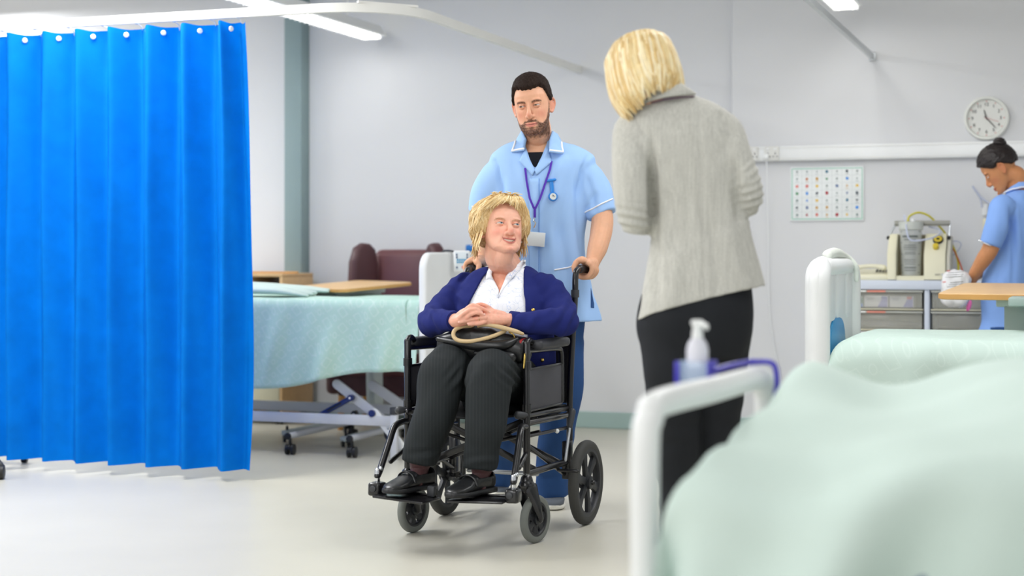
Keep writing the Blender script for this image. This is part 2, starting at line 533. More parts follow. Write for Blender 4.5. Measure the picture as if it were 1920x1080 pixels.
mb = MB(); mb.tube([R(p.x - 0.03, -0.12, 1.645), R(p.x - 0.03, -0.10, 1.56), R(p.x - 0.028, -0.07, 1.2), R(p.x - 0.02, -0.062, 0.7), R(p.x + 0.05, -0.06, 0.3), R(p.x + 0.06, -0.06, 0.06)], 0.003, seg=6)
mb.box(R(p.x - 0.03, -0.122, 1.643), (0.03, 0.02, 0.03), ROOM3, bev=0.005)
mb.build('power_cord', m_white, st)

# ------------------------------------------------------------------ wall clock
p = toR(PW(1850, 222, 0.05))
cz = PW(1850, 222, 0.05).z; Rk = 0.124
t = thing('wall_clock', 'round white wall clock showing nearly twenty five past eleven', 'clock', R(p.x, -0.05, cz - Rk), -TH)
FM = lambda off: frame3(R(p.x, -0.05 - off, cz), U, -V)
mb = MB(); mb.lathe([(Rk, 0), (Rk, 0.02), (Rk * 0.97, 0.034), (Rk * 0.88, 0.036), (Rk * 0.83, 0.024), (Rk * 0.83, 0.010), (0.02, 0.010)], FM(0), seg=48); mb.build('case', mat('clock_case', rgb(226, 228, 222), 0.4), t)
mb = MB(); mb.lathe([(Rk * 0.835, 0.0), (Rk * 0.835, 0.003)], FM(0.011), seg=48); mb.build('dial', mat('clock_dial', rgb(224, 225, 220), 0.6, var=0.01), t)
m_ink = mat('black_ink', rgb(50, 50, 52), 0.6); m_red = mat('red_ink', rgb(200, 60, 60), 0.6)
def dial_xy(a, r):  # clock angle from twelve
    return U * (r * sin(a)) + Vector((0, 0, r * cos(a)))
for h in range(1, 13):
    mb = MB()
    q = R(p.x, -0.0655, cz) + dial_xy(h * pi / 6, Rk * 0.62)
    mb.join(text_mb(str(h), 0.026, Matrix.Translation(q) @ Matrix((U, (0, 0, 1), -V)).transposed().to_4x4()))
    mb.build('numeral', m_ink, t, smooth=False)
for h in range(12):
    mb = MB()
    q = R(p.x, -0.0655, cz) + dial_xy(h * pi / 6, Rk * 0.77)
    mb.box(q, (0.005, 0.001, 0.005), ROOM3)
    mb.build('hour_mark', m_red, t, smooth=False)
def hand(name, ang, l, w, off, m):
    q = R(p.x, -0.05 - off, cz); d = dial_xy(ang, 1.0); sd = dial_xy(ang + pi / 2, 1.0)
    mb = MB(); pts = [(-l * 0.18, w), (l * 0.8, w * 0.8), (l, 0.001)]
    ring = [q + d * x + sd * y for x, y in pts] + [q + d * x - sd * y for x, y in pts[::-1]]
    mb.loft([ring, [r - V * 0.0015 for r in ring]]); mb.build(name, m, t, smooth=False)
hand('hour_hand', radians(344), 0.050, 0.0032, 0.018, m_ink)
hand('minute_hand', radians(138), 0.078, 0.0026, 0.0205, m_ink)
hand('second_hand', radians(108), 0.068, 0.0008, 0.023, m_red)

# ------------------------------------------------------------------ picture chart on the wall
a = PW(1484, 315, 0.06); b = PW(1618, 412, 0.06)
pa, pb = toR(a), toR(b)
cu_, cz_ = (pa.x + pb.x) / 2, (a.z + b.z) / 2 ; w_, h_ = pb.x - pa.x, a.z - b.z
t = thing('picture_chart', 'white picture chart with a green border of small symbols on the wall', 'chart', R(cu_, -0.05, cz_ - h_ / 2), -TH)
mb = MB(); mb.box(R(cu_, -0.056, cz_), (w_ + 0.012, 0.012, h_ + 0.012), ROOM3, bev=0.004); mb.build('board', mat('chart_board', rgb(232, 236, 236), 0.35, var=0.01), t)
mb = MB()
def strip(u0, z0, u1, z1, y=-0.0625):
    mb.box(R((u0 + u1) / 2, y, (z0 + z1) / 2), (abs(u1 - u0), 0.001, abs(z1 - z0)), ROOM3)
b_ = 0.004; W2, H2 = w_ / 2 - 0.004, h_ / 2 - 0.006
for s in (-1, 1):
    strip(cu_ - W2, cz_ + s * H2 - b_ / 2, cu_ + W2, cz_ + s * H2 + b_ / 2)
    strip(cu_ + s * W2 - b_ / 2, cz_ - H2, cu_ + s * W2 + b_ / 2, cz_ + H2)
mb.build('border', mat('chart_green', rgb(128, 196, 172), 0.5), t, smooth=False)
mb = MB()
for i in range(1, 7): strip(cu_ - W2 + i * 2 * W2 / 7 - 0.0006, cz_ - H2, cu_ - W2 + i * 2 * W2 / 7 + 0.0006, cz_ + H2)
for i in range(1, 7): strip(cu_ - W2, cz_ - H2 + i * 2 * H2 / 7 - 0.0006, cu_ + W2, cz_ - H2 + i * 2 * H2 / 7 + 0.0006)
mb.build('grid_lines', mat('chart_grid', rgb(196, 202, 202), 0.5), t, smooth=False)
sym = ["gtgBgdg", "ghoGgbt", "rrygpoy", "GbdRtpd", "tbygtBd", "dpoogtb", "tRroRyt"]
cols = {'g': (150, 160, 158), 't': (120, 140, 138), 'B': (40, 110, 140), 'd': (70, 80, 90), 'h': (190, 110, 50), 'o': (200, 150, 50), 'G': (60, 140, 90), 'b': (60, 140, 220), 'r': (220, 120, 110), 'y': (230, 190, 70), 'p': (100, 120, 160), 'R': (170, 50, 60)}
smat = {k_: mat('chart_ink_' + n_, rgb(*c_), 0.5) for (k_, c_), n_ in zip(cols.items(), ('grey', 'pale_teal', 'teal', 'slate', 'brown', 'ochre', 'green', 'blue', 'salmon', 'yellow', 'steel', 'crimson'))}
rr = random.Random(11)
for j in range(7):
    for i in range(7):
        ch = sym[j][i]
        q = R(cu_ - W2 + (i + 0.5) * 2 * W2 / 7, -0.0628, cz_ + H2 - (j + 0.42) * 2 * H2 / 7)
        mb = MB(); n_ = rr.choice((3, 4, 5, 6, 8)); s_ = 0.0105 if ch not in 'gt' else 0.008
        ph = rr.uniform(0, 6)
        ring = [q + U * (s_ * cos(2 * pi * k_ / n_ + ph) * rr.uniform(.6, 1.05)) + Vector((0, 0, s_ * 1.05 * sin(2 * pi * k_ / n_ + ph) * rr.uniform(.7, 1.1))) for k_ in range(n_)]
        mb.loft([ring, [r_ - V * 0.0006 for r_ in ring]])
        if ch in 'ghtod':
            mb.box(q + Vector((0, 0, -0.016)), (0.018, 0.0008, 0.002), ROOM3)
        mb.build('symbol', smat[ch], t, smooth=False)
# ------------------------------------------------------------------ bed linen
def sheet_mat(name, col, line, scale=0.085, s=0.45, rough=0.8):
    m = mat(name, col, rough, var=0.03, vscale=5, bump=0.05, bscale=220, spec=0.2)
    nt = m.node_tree; N = nt.nodes; L = nt.links
    b = N['Principled BSDF']
    src = b.inputs['Base Color'].links[0].from_socket
    tc = N.new('ShaderNodeTexCoord'); sp = N.new('ShaderNodeSeparateXYZ'); L.new(tc.outputs['Object'], sp.inputs[0])
    def mth(op, a, b_=None, clamp=False):
        n = N.new('ShaderNodeMath'); n.operation = op; n.use_clamp = clamp
        for i, x in enumerate((a, b_)):
            if x is None: continue
            if isinstance(x, (int, float)): n.inputs[i].default_value = x
            else: L.new(x, n.inputs[i])
        return n.outputs[0]
    yz = mth('SUBTRACT', sp.outputs['Z'], sp.outputs['Y'])
    def cell(v, off, k=1.0):
        return mth('ABSOLUTE', mth('SUBTRACT', mth('FRACT', mth('ADD', mth('MULTIPLY', v, k / scale), off)), 0.5))
    def line_at(d, at, w):
        return mth('SUBTRACT', 1.0, mth('MULTIPLY', mth('ABSOLUTE', mth('SUBTRACT', d, at)), 1.0 / w), True)
    d1 = mth('ADD', cell(sp.outputs['X'], 0.0), cell(yz, 0.0))
    a2, b2 = cell(sp.outputs['X'], 0.5), cell(yz, 0.5)
    d2 = mth('SQRT', mth('ADD', mth('MULTIPLY', mth('MULTIPLY', a2, a2), 2.2), mth('MULTIPLY', b2, b2)))
    a3, b3 = cell(sp.outputs['X'], 0.5, 2.0), cell(yz, 0.0, 2.0)
    d3 = mth('ADD', a3, b3)
    lm = mth('MAXIMUM', line_at(d1, 0.33, 0.05), mth('MAXIMUM', line_at(d2, 0.17, 0.05), mth('MULTIPLY', line_at(d3, 0.9, 0.08), 0.7)), True)
    mx = N.new('ShaderNodeMix'); mx.data_type = 'RGBA'
    mx.inputs[7].default_value = (*line, 1)
    L.new(src, mx.inputs[6]); L.new(mth('MULTIPLY', lm, s), mx.inputs[0]); L.new(mx.outputs[2], b.inputs['Base Color'])
    return m
m_mint = sheet_mat('mint_sheet', rgb(190, 222, 210), rgb(236, 246, 242))
m_mint_fine = sheet_mat('mint_sheet_pale', rgb(200, 219, 211), rgb(226, 240, 234), 0.12, 0.25)
m_mint_plain = mat('mint_cotton', rgb(205, 222, 215), 0.8, var=0.03, bump=0.06, bscale=200, spec=0.2)
m_mattress = mat('mattress_blue', rgb(70, 90, 130), 0.6)

def edge(d, r):
    if d <= 0: return 0.0, 0.0
    if d < r * pi / 2: return r * sin(d / r), -(r - r * cos(d / r))
    return r, -r - (d - r * pi / 2)
def drape(u0, u1, v0, v1, z, hem, r=0.05, fold=None, nu=140, nv=80, ztop=None):
    """sheet over a mattress; hem = drops (left, right, near, far) each a number or f(other coordinate)"""
    gl, gr, gn, gf = hem
    fv = lambda h, x: h(x) if callable(h) else h
    U0, U1, V0, V1 = u0 + r, u1 - r, v0 + r, v1 - r
    mb = MB()
    mxl, mxr = (max(fv(gl, v0), fv(gl, v1)) if gl else 0), (max(fv(gr, v0), fv(gr, v1)) if gr else 0)
    def fn(a, b):
        # a,b in 0..1 -> unrolled cloth
        su = U0 - mxl + a * (U1 - U0 + mxl + mxr)
        uc_ = min(max(su, U0), U1)
        n_, f_ = (fv(gn, uc_) if gn else 0), (fv(gf, uc_) if gf else 0)
        sv = V0 - n_ + b * (V1 - V0 + n_ + f_)
        eu, zu = edge(U0 - su, r) if su < U0 else (edge(su - U1, r) if su > U1 else (0, 0))
        ev, zv = edge(V0 - sv, r) if sv < V0 else (edge(sv - V1, r) if sv > V1 else (0, 0))
        u_ = uc_ + (-eu if su < U0 else eu); v_ = min(max(sv, V0), V1) + (-ev if sv < V0 else ev)
        zz = z + zu + zv
        if ztop: zz += ztop(u_, v_) * (1 if zu + zv == 0 else max(0, 1 + (zu + zv) / 0.15))
        if fold:
            du, dv, dz = fold(su, sv, max(0, U0 - su, su - U1), max(0, V0 - sv, sv - V1), su < U0, sv < V0)
            u_ += du; v_ += dv; zz += dz
        return R(u_, v_, zz)
    mb.grid(fn, nu, nv)
    return mb
def rrect(w, h, rc, n=6, x0=0.0, z0=0.0, tl=True, tr=True, bl=False, br=False):
    """outline (x,z) of a w x h panel standing on z0, corners rounded"""
    pts = []
    for cx, cz, a0, on in ((w / 2, 0, -90, br), (w / 2, h, 0, tr), (-w / 2, h, 90, tl), (-w / 2, 0, 180, bl)):
        if not on: pts.append((x0 + cx, z0 + cz)); continue
        ox = cx - rc * (1 if cx > 0 else -1); oz = cz - rc * (1 if cz > 0 else -1)
        for k in range(n + 1):
            a = radians(a0 + 90 * k / n); pts.append((x0 + ox + rc * cos(a), z0 + oz + rc * sin(a)))
    return pts
def castor(parent, p, r=0.03, rz=0.0, m_=None, name='castor'):
    """twin wheel castor with hood, p on the floor"""
    rot = Matrix.Rotation(rz, 3, 'Z'); mb = MB()
    for s in (-1, 1):
        M = Matrix.Translation(Vector(p) + rot @ Vector((s * 0.016, 0, r))) @ rot.to_4x4() @ Matrix.Rotation(pi / 2, 4, 'Y')
        mb.lathe([(r * 0.7, -0.009), (r, -0.007), (r, 0.007), (r * 0.7, 0.009)], M, seg=20)
    o = mb.build(name, m_ or m_black, parent)
    mb = MB()
    pts = [(r * 1.12 * cos(radians(a)), r + r * 1.12 * sin(radians(a))) for a in range(0, 181, 15)]
    M = Matrix.Translation(Vector(p)) @ rot.to_4x4() @ Matrix.Rotation(pi / 2, 4, 'Z')
    mb.prism(pts, 0.012, M, bev=0.002); mb.tube([Vector(p) + Vector((0, 0, r * 2)), Vector(p) + Vector((0, 0, r * 2 + 0.035))], 0.008, seg=8, smooth=False)
    mb.build('castor_hood', m_ or m_black, o)
    return o

# ------------------------------------------------------------------ bed behind the wheelchair, at left
bv = toR(PZ(600, 856, 0)).y
BV = lambda px, py, v: PW(px, py, -v)
uh = toR(BV(797, 520, bv + 0.02)).x
bed = thing('hospital_bed', 'height adjustable hospital bed with a white headboard behind the wheelchair', 'bed', R(uh - 1.0, bv + 0.45, 0), -TH, 'hospital beds')
yz90 = Matrix.Rotation(pi / 2, 4, 'Z')
def board(parent, name, u, v0, v1, z0, z1, th, m_, rc=0.09, bev=0.018):
    M = Matrix.Translation(R(u, (v0 + v1) / 2, 0)) @ Matrix.Rotation(-TH + pi / 2, 4, 'Z')
    mb = MB(); mb.prism(rrect(v1 - v0, z1 - z0, rc, z0=z0), th, M, bev=bev, seg=4)
    return mb.build(name, m_, parent)
board(bed, 'headboard', uh + 0.0, bv - 0.02, bv + 0.92, 0.42, 1.08, 0.045, m_white)
mb = MB(); mb.box(R(uh - 1.03, bv + 0.45, 0.72), (1.98, 0.86, 0.2), ROOM3, bev=0.04, seg=3); mb.build('mattress', m_mattress, bed)
mb = MB(); mb.box(R(uh - 1.03, bv + 0.45, 0.58), (1.98, 0.84, 0.05), ROOM3, bev=0.01); mb.build('mattress_platform', m_bedgrey, bed)
for v_, px0 in ((bv + 0.06, 0), (bv + 0.62, 1)):
    mb = MB(); mb.box(R(uh - 1.06, v_, 0.195), (1.75, 0.03, 0.055), ROOM3, bev=0.006); mb.build('base_rail', m_bedgrey, bed)
ul = [toR(BV(540, 825, bv)).x, toR(BV(656, 830, bv)).x]
ul = [ul[0] - 1.15] + ul
for u_ in ul:
    mb = MB(); mb.tube([R(u_, bv, 0.1), R(u_, bv + 0.8, 0.1)], 0.017, seg=14, smooth=False, rnd=False); o = mb.build('castor_bar', m_bedgrey, bed)
    for e_ in (-0.004, 0.804):
        mb = MB(); mb.lathe([(0.019, -0.006), (0.019, 0.004), (0.012, 0.006)], frame3(R(u_, bv + e_, 0.1), U, -V), seg=16); mb.build('end_cap', m_black, o)
    for e_ in (0.015, 0.785):
        castor(bed, R(u_ + 0.006, bv + e_, 0), 0.029, -TH + 0.1)
def bar(parent, name, a, b, w, th, m_, r_end=True):
    """flat link between two points of a vertical plane v = const, rounded ends"""
    a, b = Vector(a), Vector(b); d = (b - a); L_ = d.length; d.normalize()
    pts = []
    for k in range(9): t_ = radians(-90 + 180 * k / 8); pts.append((L_ / 2 + w / 2 * cos(t_), w / 2 * sin(t_)))
    for k in range(9): t_ = radians(90 + 180 * k / 8); pts.append((-L_ / 2 + w / 2 * cos(t_), w / 2 * sin(t_)))
    z_ = V.cross(d) ; z_ = z_ if z_.z > 0 else -z_
    M = Matrix((d, V, z_)).transposed().to_4x4() if d.cross(V).dot(z_) > 0 else Matrix((d, -V, z_)).transposed().to_4x4()
    M.translation = (a + b) / 2
    mb = MB(); mb.prism(pts, th, M, bev=0.003)
    return mb.build(name, m_, parent)
def disc(parent, name, c, r, th, m_, m2=None):
    mb = MB(); mb.lathe([(r, -th / 2), (r, th / 2 - 0.003), (r - 0.003, th / 2)], frame3(c, U, -V), seg=24); o = mb.build(name, m_, parent)
    if m2:
        mb = MB(); mb.lathe([(r * 0.35, th / 2), (r * 0.35, th / 2 + 0.003)], frame3(c, U, -V), seg=14); mb.build('bolt', m2, o)
    return o
v1 = bv + 0.12
bar(bed, 'lift_arm', BV(632, 720, v1), BV(724, 792, v1), 0.05, 0.02, m_bedgrey)
bar(bed, 'lift_arm', BV(698, 722, v1 + .35), BV(775, 775, v1 + .35), 0.055, 0.02, m_bedgrey)
bar(bed, 'lift_link', BV(703, 774, v1 - .06), BV(752, 836, v1 - .06), 0.045, 0.016, m_white)
disc(bed, 'pivot', BV(698, 775, v1 - .07), 0.019, 0.03, m_bedblue)
disc(bed, 'pivot', BV(733, 814, v1 - .02), 0.036, 0.03, m_black)
disc(bed, 'pivot', BV(728, 803, v1 - .07), 0.008, 0.012, m_steel)
disc(bed, 'pivot', BV(665, 776, v1 + .3), 0.018, 0.03, m_black, m_steel)
a_, b_ = BV(588, 785, v1 - .04), BV(657, 747, v1 - .04)
ac = bar(bed, 'actuator', a_, b_, 0.026, 0.026, m_bedblue)
mb = MB(); mb.tube([a_.lerp(b_, 0.40), a_.lerp(b_, 0.78)], 0.0145, seg=14, smooth=False, rnd=False); mb.build('actuator_sleeve', m_black, ac)
disc(bed, 'pivot', BV(658, 746, v1 - .055), 0.017, 0.03, m_bedblue, m_white)
p_ = BV(741, 800, bv + 0.01)
mb = MB(); q = toR(p_); mb.box(R(q.x, bv - 0.0, 0.12), (0.036, 0.03, 0.24), ROOM3, bev=0.004); mb.build('support_leg', m_bedgrey, bed)
mb = MB(); mb.box(R(q.x, bv - 0.0, 0.255), (0.04, 0.04, 0.04), ROOM3, bev=0.006); mb.build('leg_cap', m_dark, bed)
mb = MB(); mb.tube([R(uh - 1.32, bv + .03, .13), R(uh - 1.25, bv + .02, .09), R(uh - 1.2, bv + .02, .10), R(uh - 1.15, bv + .04, .13)], 0.006, seg=8); mb.build('brake_pedal', m_dark, bed)

# hand control hooked over the headboard
c_ = BV(845, 490, bv + 0.32); q = toR(c_)
hc = thing('bed_control', 'small white key panel hooked over the headboard', 'remote control', R(uh + 0.06, q.y, c_.z - 0.06), -TH)
rot = ROOM3 @ Matrix.Rotation(0.5, 3, 'Z') @ Matrix.Rotation(radians(-6), 3, 'X')
cc = R(uh + 0.085, q.y, c_.z)
mb = MB(); mb.box(cc, (0.088, 0.022, 0.115), rot, bev=0.008, seg=3); mb.build('panel', m_white, hc)
mb = MB(); mb.box(cc + rot @ Vector((0, -0.0115, 0)), (0.072, 0.002, 0.098), rot, bev=0.001); mb.build('key_sheet', mat('key_sheet', rgb(214, 222, 226), 0.4), hc)
m_key = mat('key_blue', rgb(70, 150, 190), 0.5); m_key2 = mat('key_navy', rgb(50, 70, 110), 0.5); m_key3 = mat('key_orange', rgb(226, 120, 90), 0.5)
for i in range(5):
    for j in range(2):
        mb = MB(); mb.box(cc + rot @ Vector((-0.024 + i * 0.012, -0.013, -0.006 + j * 0.013)), (0.009, 0.003, 0.010), rot, bev=0.001); mb.build('key', m_key, hc)
for x_, z_ in ((-0.028, 0.034), (0.028, 0.034), (-0.028, -0.034), (0.028, -0.034), (-0.028, 0.02), (0.028, 0.02)):
    mb = MB(); mb.box(cc + rot @ Vector((x_, -0.013, z_)), (0.008, 0.003, 0.011), rot, bev=0.001); mb.build('key', m_key2, hc)
mb = MB(); mb.box(cc + rot @ Vector((0.002, -0.013, -0.033)), (0.007, 0.003, 0.014), rot, bev=0.001); mb.build('key', m_key3, hc)
mb = MB(); mb.tube([cc + Vector((-.03, 0.02, 0.03)), R(uh + 0.04, q.y + .01, 1.06), R(uh + 0.035, q.y + .02, 1.083), R(uh - 0.03, q.y + .02, 1.086), R(uh - 0.035, q.y + .02, 1.04)], 0.006, seg=8); mb.build('hook', m_dark, hc)
mb = MB(); mb.tube([cc + Vector((0, 0, -0.057)), cc + Vector((0.01, 0, -0.11)), R(uh + 0.045, q.y - 0.02, 0.88), R(uh + 0.04, q.y, 0.80)], 0.003, seg=6); mb.build('lead', m_white, hc)

# sheet of that bed
hem0 = lambda u_: 0.52 - 0.13 * max(0, min(1, (u_ - (uh - 1.0)) / 0.85)) + 0.012 * sin(u_ * 9) + (0.13 if u_ > uh - 0.10 else 0)
def fold0(su, sv, du, dv, l, n):
    if n and dv > 0:
        g = min(1, dv / 0.35)
        w = (0.016 * sin(su * 21 + 1.0) + 0.011 * sin(su * 37 + 2 * dv * 6) + 0.012 * sin(su * 11 - dv * 5)) * g
        return 0.0, -0.008 * g - abs(w) * 0.4 + w, 0.0
    return 0, 0, 0.006 * sin(su * 9) * sin(sv * 11) * (1 if dv == 0 else 0)
mb = drape(uh - 2.03, uh + 0.018, bv + 0.0, bv + 0.9, 0.835, (0, 0, hem0, 0.25), 0.045, fold0, 200, 70)
o = top('bed_sheet', mb, m_mint, 'mint patterned sheet hanging over the bed at left behind the curtain', 'sheet', 'mint bed sheets', thick=0.003)
# loosely folded blanket on it
c_ = toR(P(505, 553, 8.85))
mb = MB()
rr = random.Random(5)
for k in range(5):
    z_ = 0.86 + 0.006 * k
    y_ = c_.y - 0.16 + k * 0.07
    mb.tube([R(c_.x - 0.55, y_ + rr.uniform(-.02, .02), z_ - 0.015), R(c_.x - 0.2, y_ + rr.uniform(-.02, .02), z_ + rr.uniform(0, .012)), R(c_.x + 0.1, y_ + 0.04, z_ + rr.uniform(-.008, .012)), R(c_.x + 0.26 + rr.uniform(-.06, .04), y_ + 0.06, z_ - 0.012)], [0.035, 0.05, 0.045, 0.02], seg=14, ell=0.42, up=(0, 0, 1))
top('folded_blanket', mb, m_mint_plain, 'crumpled mint blanket lying on the left bed beside the curtain edge', 'blanket')

# ------------------------------------------------------------------ overbed table at left
m_tgrey = mat('table_frame_grey', rgb(196, 206, 206), 0.4)
k_ = 0.965
Np, Lp, Fp = P(646, 542, 9.2 * k_), P(536, 538, 9.45 * k_), P(670, 525, 10.0 * k_)
X = (Lp - Np); Yv = (Fp - Lp); ctr = Np + X * 0.5 + Yv * 0.5
t = thing('overbed_table', 'beech topped overbed table standing behind the left bed', 'table', (ctr.x, ctr.y, 0), 0, 'overbed tables')
xh = X.normalized(); yh = (Yv - xh * Yv.dot(xh)).normalized(); zh = xh.cross(yh)
if zh.z < 0: zh = -zh
rot = Matrix((yh, zh.cross(yh), zh)).transposed()
w_, l_ = X.length, Yv.length
def table_top(t, ctr, rot, l_, w_, th=0.022):
    M = Matrix.Translation(ctr) @ rot.to_4x4() @ Matrix.Rotation(-pi / 2, 4, 'X')
    mb = MB(); mb.prism([(a, -b) for a, b in rrect(l_, w_, 0.05, z0=-w_ / 2, bl=True, br=True)][::-1], th, M, bev=0.006, seg=3)
    o = mb.build('table_top', m_wood, t)
    mb = MB()
    ring = [(a * 1.003, b) for a, b in rrect(l_ + 0.003, w_ + 0.003, 0.05, z0=-w_ / 2 - 0.0015, bl=True, br=True)]
    A = [ctr + rot @ Vector((a, b, -th / 2 + 0.004)) for a, b in ring]; B = [ctr + rot @ Vector((a, b, th / 2 - 0.004)) for a, b in ring]
    mb.loft([A, B], cap=False); mb.build('edging', m_woodedge, o)
table_top(t, ctr - zh * 0.011, rot, l_, w_)
mb = MB(); mb.box(ctr - zh * 0.045, (l_ * 0.7, w_ * 0.35, 0.03), rot, bev=0.006); mb.build('under_frame', m_tgrey, t)
cp = ctr + yh * l_ * 0.33 - Vector((0, 0, 0.05))
mb = MB(); mb.box((cp.x, cp.y, 0.46), (0.09, 0.06, 0.78), rot, bev=0.006); mb.build('column', m_tgrey, t)
mb = MB(); mb.box((cp.x, cp.y, 0.82), (0.07, 0.05, 0.05), rot, bev=0.006); mb.build('height_lever', m_dark, t)
mb = MB(); mb.box((cp.x, cp.y, 0.075), (0.05, w_ + .1, 0.03), rot, bev=0.006); 
for s in (-1, 1): mb.box(Vector((cp.x, cp.y, 0.075)) + xh * s * w_ * 0.5 - yh * 0.25, (0.6, 0.04, 0.03), rot, bev=0.006)
mb.build('base_frame', m_tgrey, t)
for s in (-1, 1):
    for e_ in (-0.52, 0.02):
        q = Vector((cp.x, cp.y, 0)) + xh * s * w_ * 0.5 + yh * e_; q.z = 0
        castor(t, q, 0.025, 0.3)

# ------------------------------------------------------------------ wing chair
m_leather = mat('maroon_vinyl', rgb(104, 62, 66), 0.42, var=0.08, bump=0.05, bscale=90)
m_leather2 = mat('maroon_vinyl_dark', rgb(80, 48, 52), 0.45, var=0.08, bump=0.05, bscale=90)
cq = P(752, 500, 10.02); cr = toR(cq)
t = thing('wing_chair', 'maroon high backed wing chair against the back wall', 'armchair', R(cr.x, cr.y, 0), -TH + 0.1)
MC = Matrix.Translation(R(cr.x, cr.y, 0)) @ Matrix.Rotation(-TH + 0.1, 4, 'Z')
def lb(c, size, bev, seg=4, rx=0.0):
    mb = MB(); mb.box(c, size, Matrix.Rotation(rx, 3, 'X'), bev=bev, seg=seg); q = MB(); return q.join(mb, MC)
lb((0, 0.10, 0.78), (0.42, 0.12, 0.64), 0.05, rx=radians(-6)).build('backrest', m_leather, t)
def wing(s):
    pts = [(-0.11, 0.60), (0.07, 0.60), (0.08, 1.0), (0.06, 1.10), (0.02, 1.135), (-0.03, 1.14), (-0.08, 1.11), (-0.11, 1.02), (-0.12, 0.86)]
    M = MC @ Matrix.Translation((s * 0.225, -0.03, 0)) @ Matrix.Rotation(s * radians(38) + pi / 2, 4, 'Z')
    mb = MB(); mb.prism(pts, 0.085, M, bev=0.03, seg=4); mb.build('wing', m_leather2, t)
wing(-1); wing(1)
lb((0, -0.18, 0.40), (0.50, 0.50, 0.14), 0.05).build('seat_cushion', m_leather, t)
lb((0, -0.14, 0.28), (0.56, 0.52, 0.14), 0.02).build('seat_base', m_leather2, t)
for s in (-1, 1):
    lb((s * 0.30, -0.16, 0.42), (0.09, 0.54, 0.40), 0.035).build('armrest', m_leather2, t)
    for y_ in (-0.36, 0.08):
        mb = MB(); mb.tube([MC @ Vector((s * 0.26, y_, 0.22)), MC @ Vector((s * 0.27, y_, 0.0))], [0.022, 0.016], seg=10, smooth=False, rnd=False); mb.build('leg', m_woodedge, t)

# ------------------------------------------------------------------ bedside locker
q = toR(P(548, 560, 10.1))
t = thing('bedside_locker', 'beech and cream bedside locker beside the grey pillar', 'cabinet', R(q.x - 0.25, -0.36, 0), -TH)
ux = q.x - 0.02; lw = 0.52
zt = P(500, 513, 10.1).z
def rb_(c, size, bev=0.004): mb = MB(); mb.box(R(*c), size, ROOM3, bev=bev); return mb
mb = rb_((ux - lw / 2, -0.30, zt - 0.010), (lw, 0.42, 0.02)); mb.build('top_board', m_wood, t)
mb = rb_((ux - lw / 2, -0.30, zt + 0.006 - 0.0), (lw, 0.02, 0.012)); mb.build('back_lip', m_woodedge, t)
for uu in (ux - 0.011, ux - 0.24, ux - lw + 0.011):
    rb_((uu, -0.30, (zt - 0.02 + 0.06) / 2), (0.022, 0.42, zt - 0.02 - 0.06)).build('side_board', m_wood, t)
rb_((ux - lw / 2, -0.105, zt / 2), (lw - 0.03, 0.012, zt - 0.14)).build('back_board', m_dark, t)
for a, b, z0, z1 in ((ux - 0.022, ux - 0.125, 0.45, zt - 0.075), (ux - 0.127, ux - 0.228, 0.45, zt - 0.075), (ux - 0.25, ux - 0.35, 0.45, zt - 0.03), (ux - 0.022, ux - 0.228, 0.10, 0.44), (ux - 0.25, ux - lw + .03, 0.10, 0.44)):
    o = rb_(((a + b) / 2, -0.50, (z0 + z1) / 2), (abs(a - b) - 0.006, 0.02, z1 - z0)).build('door', m_cream, t)
    rb_((min(a, b) + 0.02, -0.514, z1 - 0.06), (0.01, 0.012, 0.06)).build('handle', m_steel, o)
rb_((ux - 0.43, -0.49, zt - 0.16), (0.14, 0.02, 0.24)).build('door', mat('locker_grey', rgb(150, 156, 166), 0.5), t)
for uu in (ux - 0.05, ux - lw + 0.05):
    for vv_ in (-0.46, -0.14): castor(t, R(uu, vv_, 0), 0.025, 0.4)

# ------------------------------------------------------------------ suction regulator on the wall behind the seated woman
q = toR(PW(884, 488, 0.1))
zc = PW(884, 488, 0.1).z
t = thing('wall_regulator', 'cream wall unit with a blue top half hidden by the seated woman', 'medical device', R(q.x, -0.05, zc - 0.1), -TH)
rb_((q.x, -0.06, zc - 0.01), (0.16, 0.12, 0.13), 0.012).build('body', m_cream, t)
rb_((q.x + 0.02, -0.07, zc + 0.075), (0.11, 0.10, 0.045), 0.01).build('blue_cap', mat('cap_blue', rgb(44, 120, 196), 0.4), t)
mb = MB(); mb.lathe([(0.02, 0), (0.024, 0.012), (0.016, 0.03)], frame3(R(q.x + 0.03, -0.12, zc + 0.02), U, -V), seg=16); mb.build('gauge', m_steel, t)
mb = MB(); mb.tube([R(q.x - 0.05, -0.12, zc - 0.02), R(q.x - 0.05, -0.14, zc - 0.08)], 0.01, seg=10); mb.build('connector', mat('connector_green', rgb(40, 130, 110), 0.4), t)

# ------------------------------------------------------------------ something on castors at the far left behind the curtain
t = thing('overbed_table', 'overbed table behind the blue curtain with only its black castors showing', 'table', PZ(-10, 870, 0), -TH + 0.2, 'overbed tables')
a_, b_ = PZ(46, 868, 0), PZ(2, 899, 0)
d_ = (a_ - b_).normalized()
for p0 in (a_, b_):
    mb = MB(); M = frame3(p0 + Vector((0, 0, 0.036)), d_, (d_.y, -d_.x, 0))
    mb.lathe([(0.022, -0.017), (0.034, -0.014), (0.036, 0), (0.034, 0.014), (0.022, 0.017)], M, seg=24); mb.build('castor', m_black, t)
    mb = MB(); mb.tube([p0 + Vector((0, 0, 0.07)), p0 + Vector((-0.03, 0.01, 0.1))], 0.012, seg=10); mb.build('castor_stem', m_dark, t)
b2 = b_ + Vector((-0.62, 0.22, 0)); a2 = a_ + Vector((-0.55, 0.2, 0))
mb = MB()
for p0, p1 in ((a_, a2), (b_, b2)): mb.tube([p0 + Vector((-0.05, 0.018, 0.1)), p1 + Vector((0, 0, 0.1))], 0.02, seg=10, smooth=False)
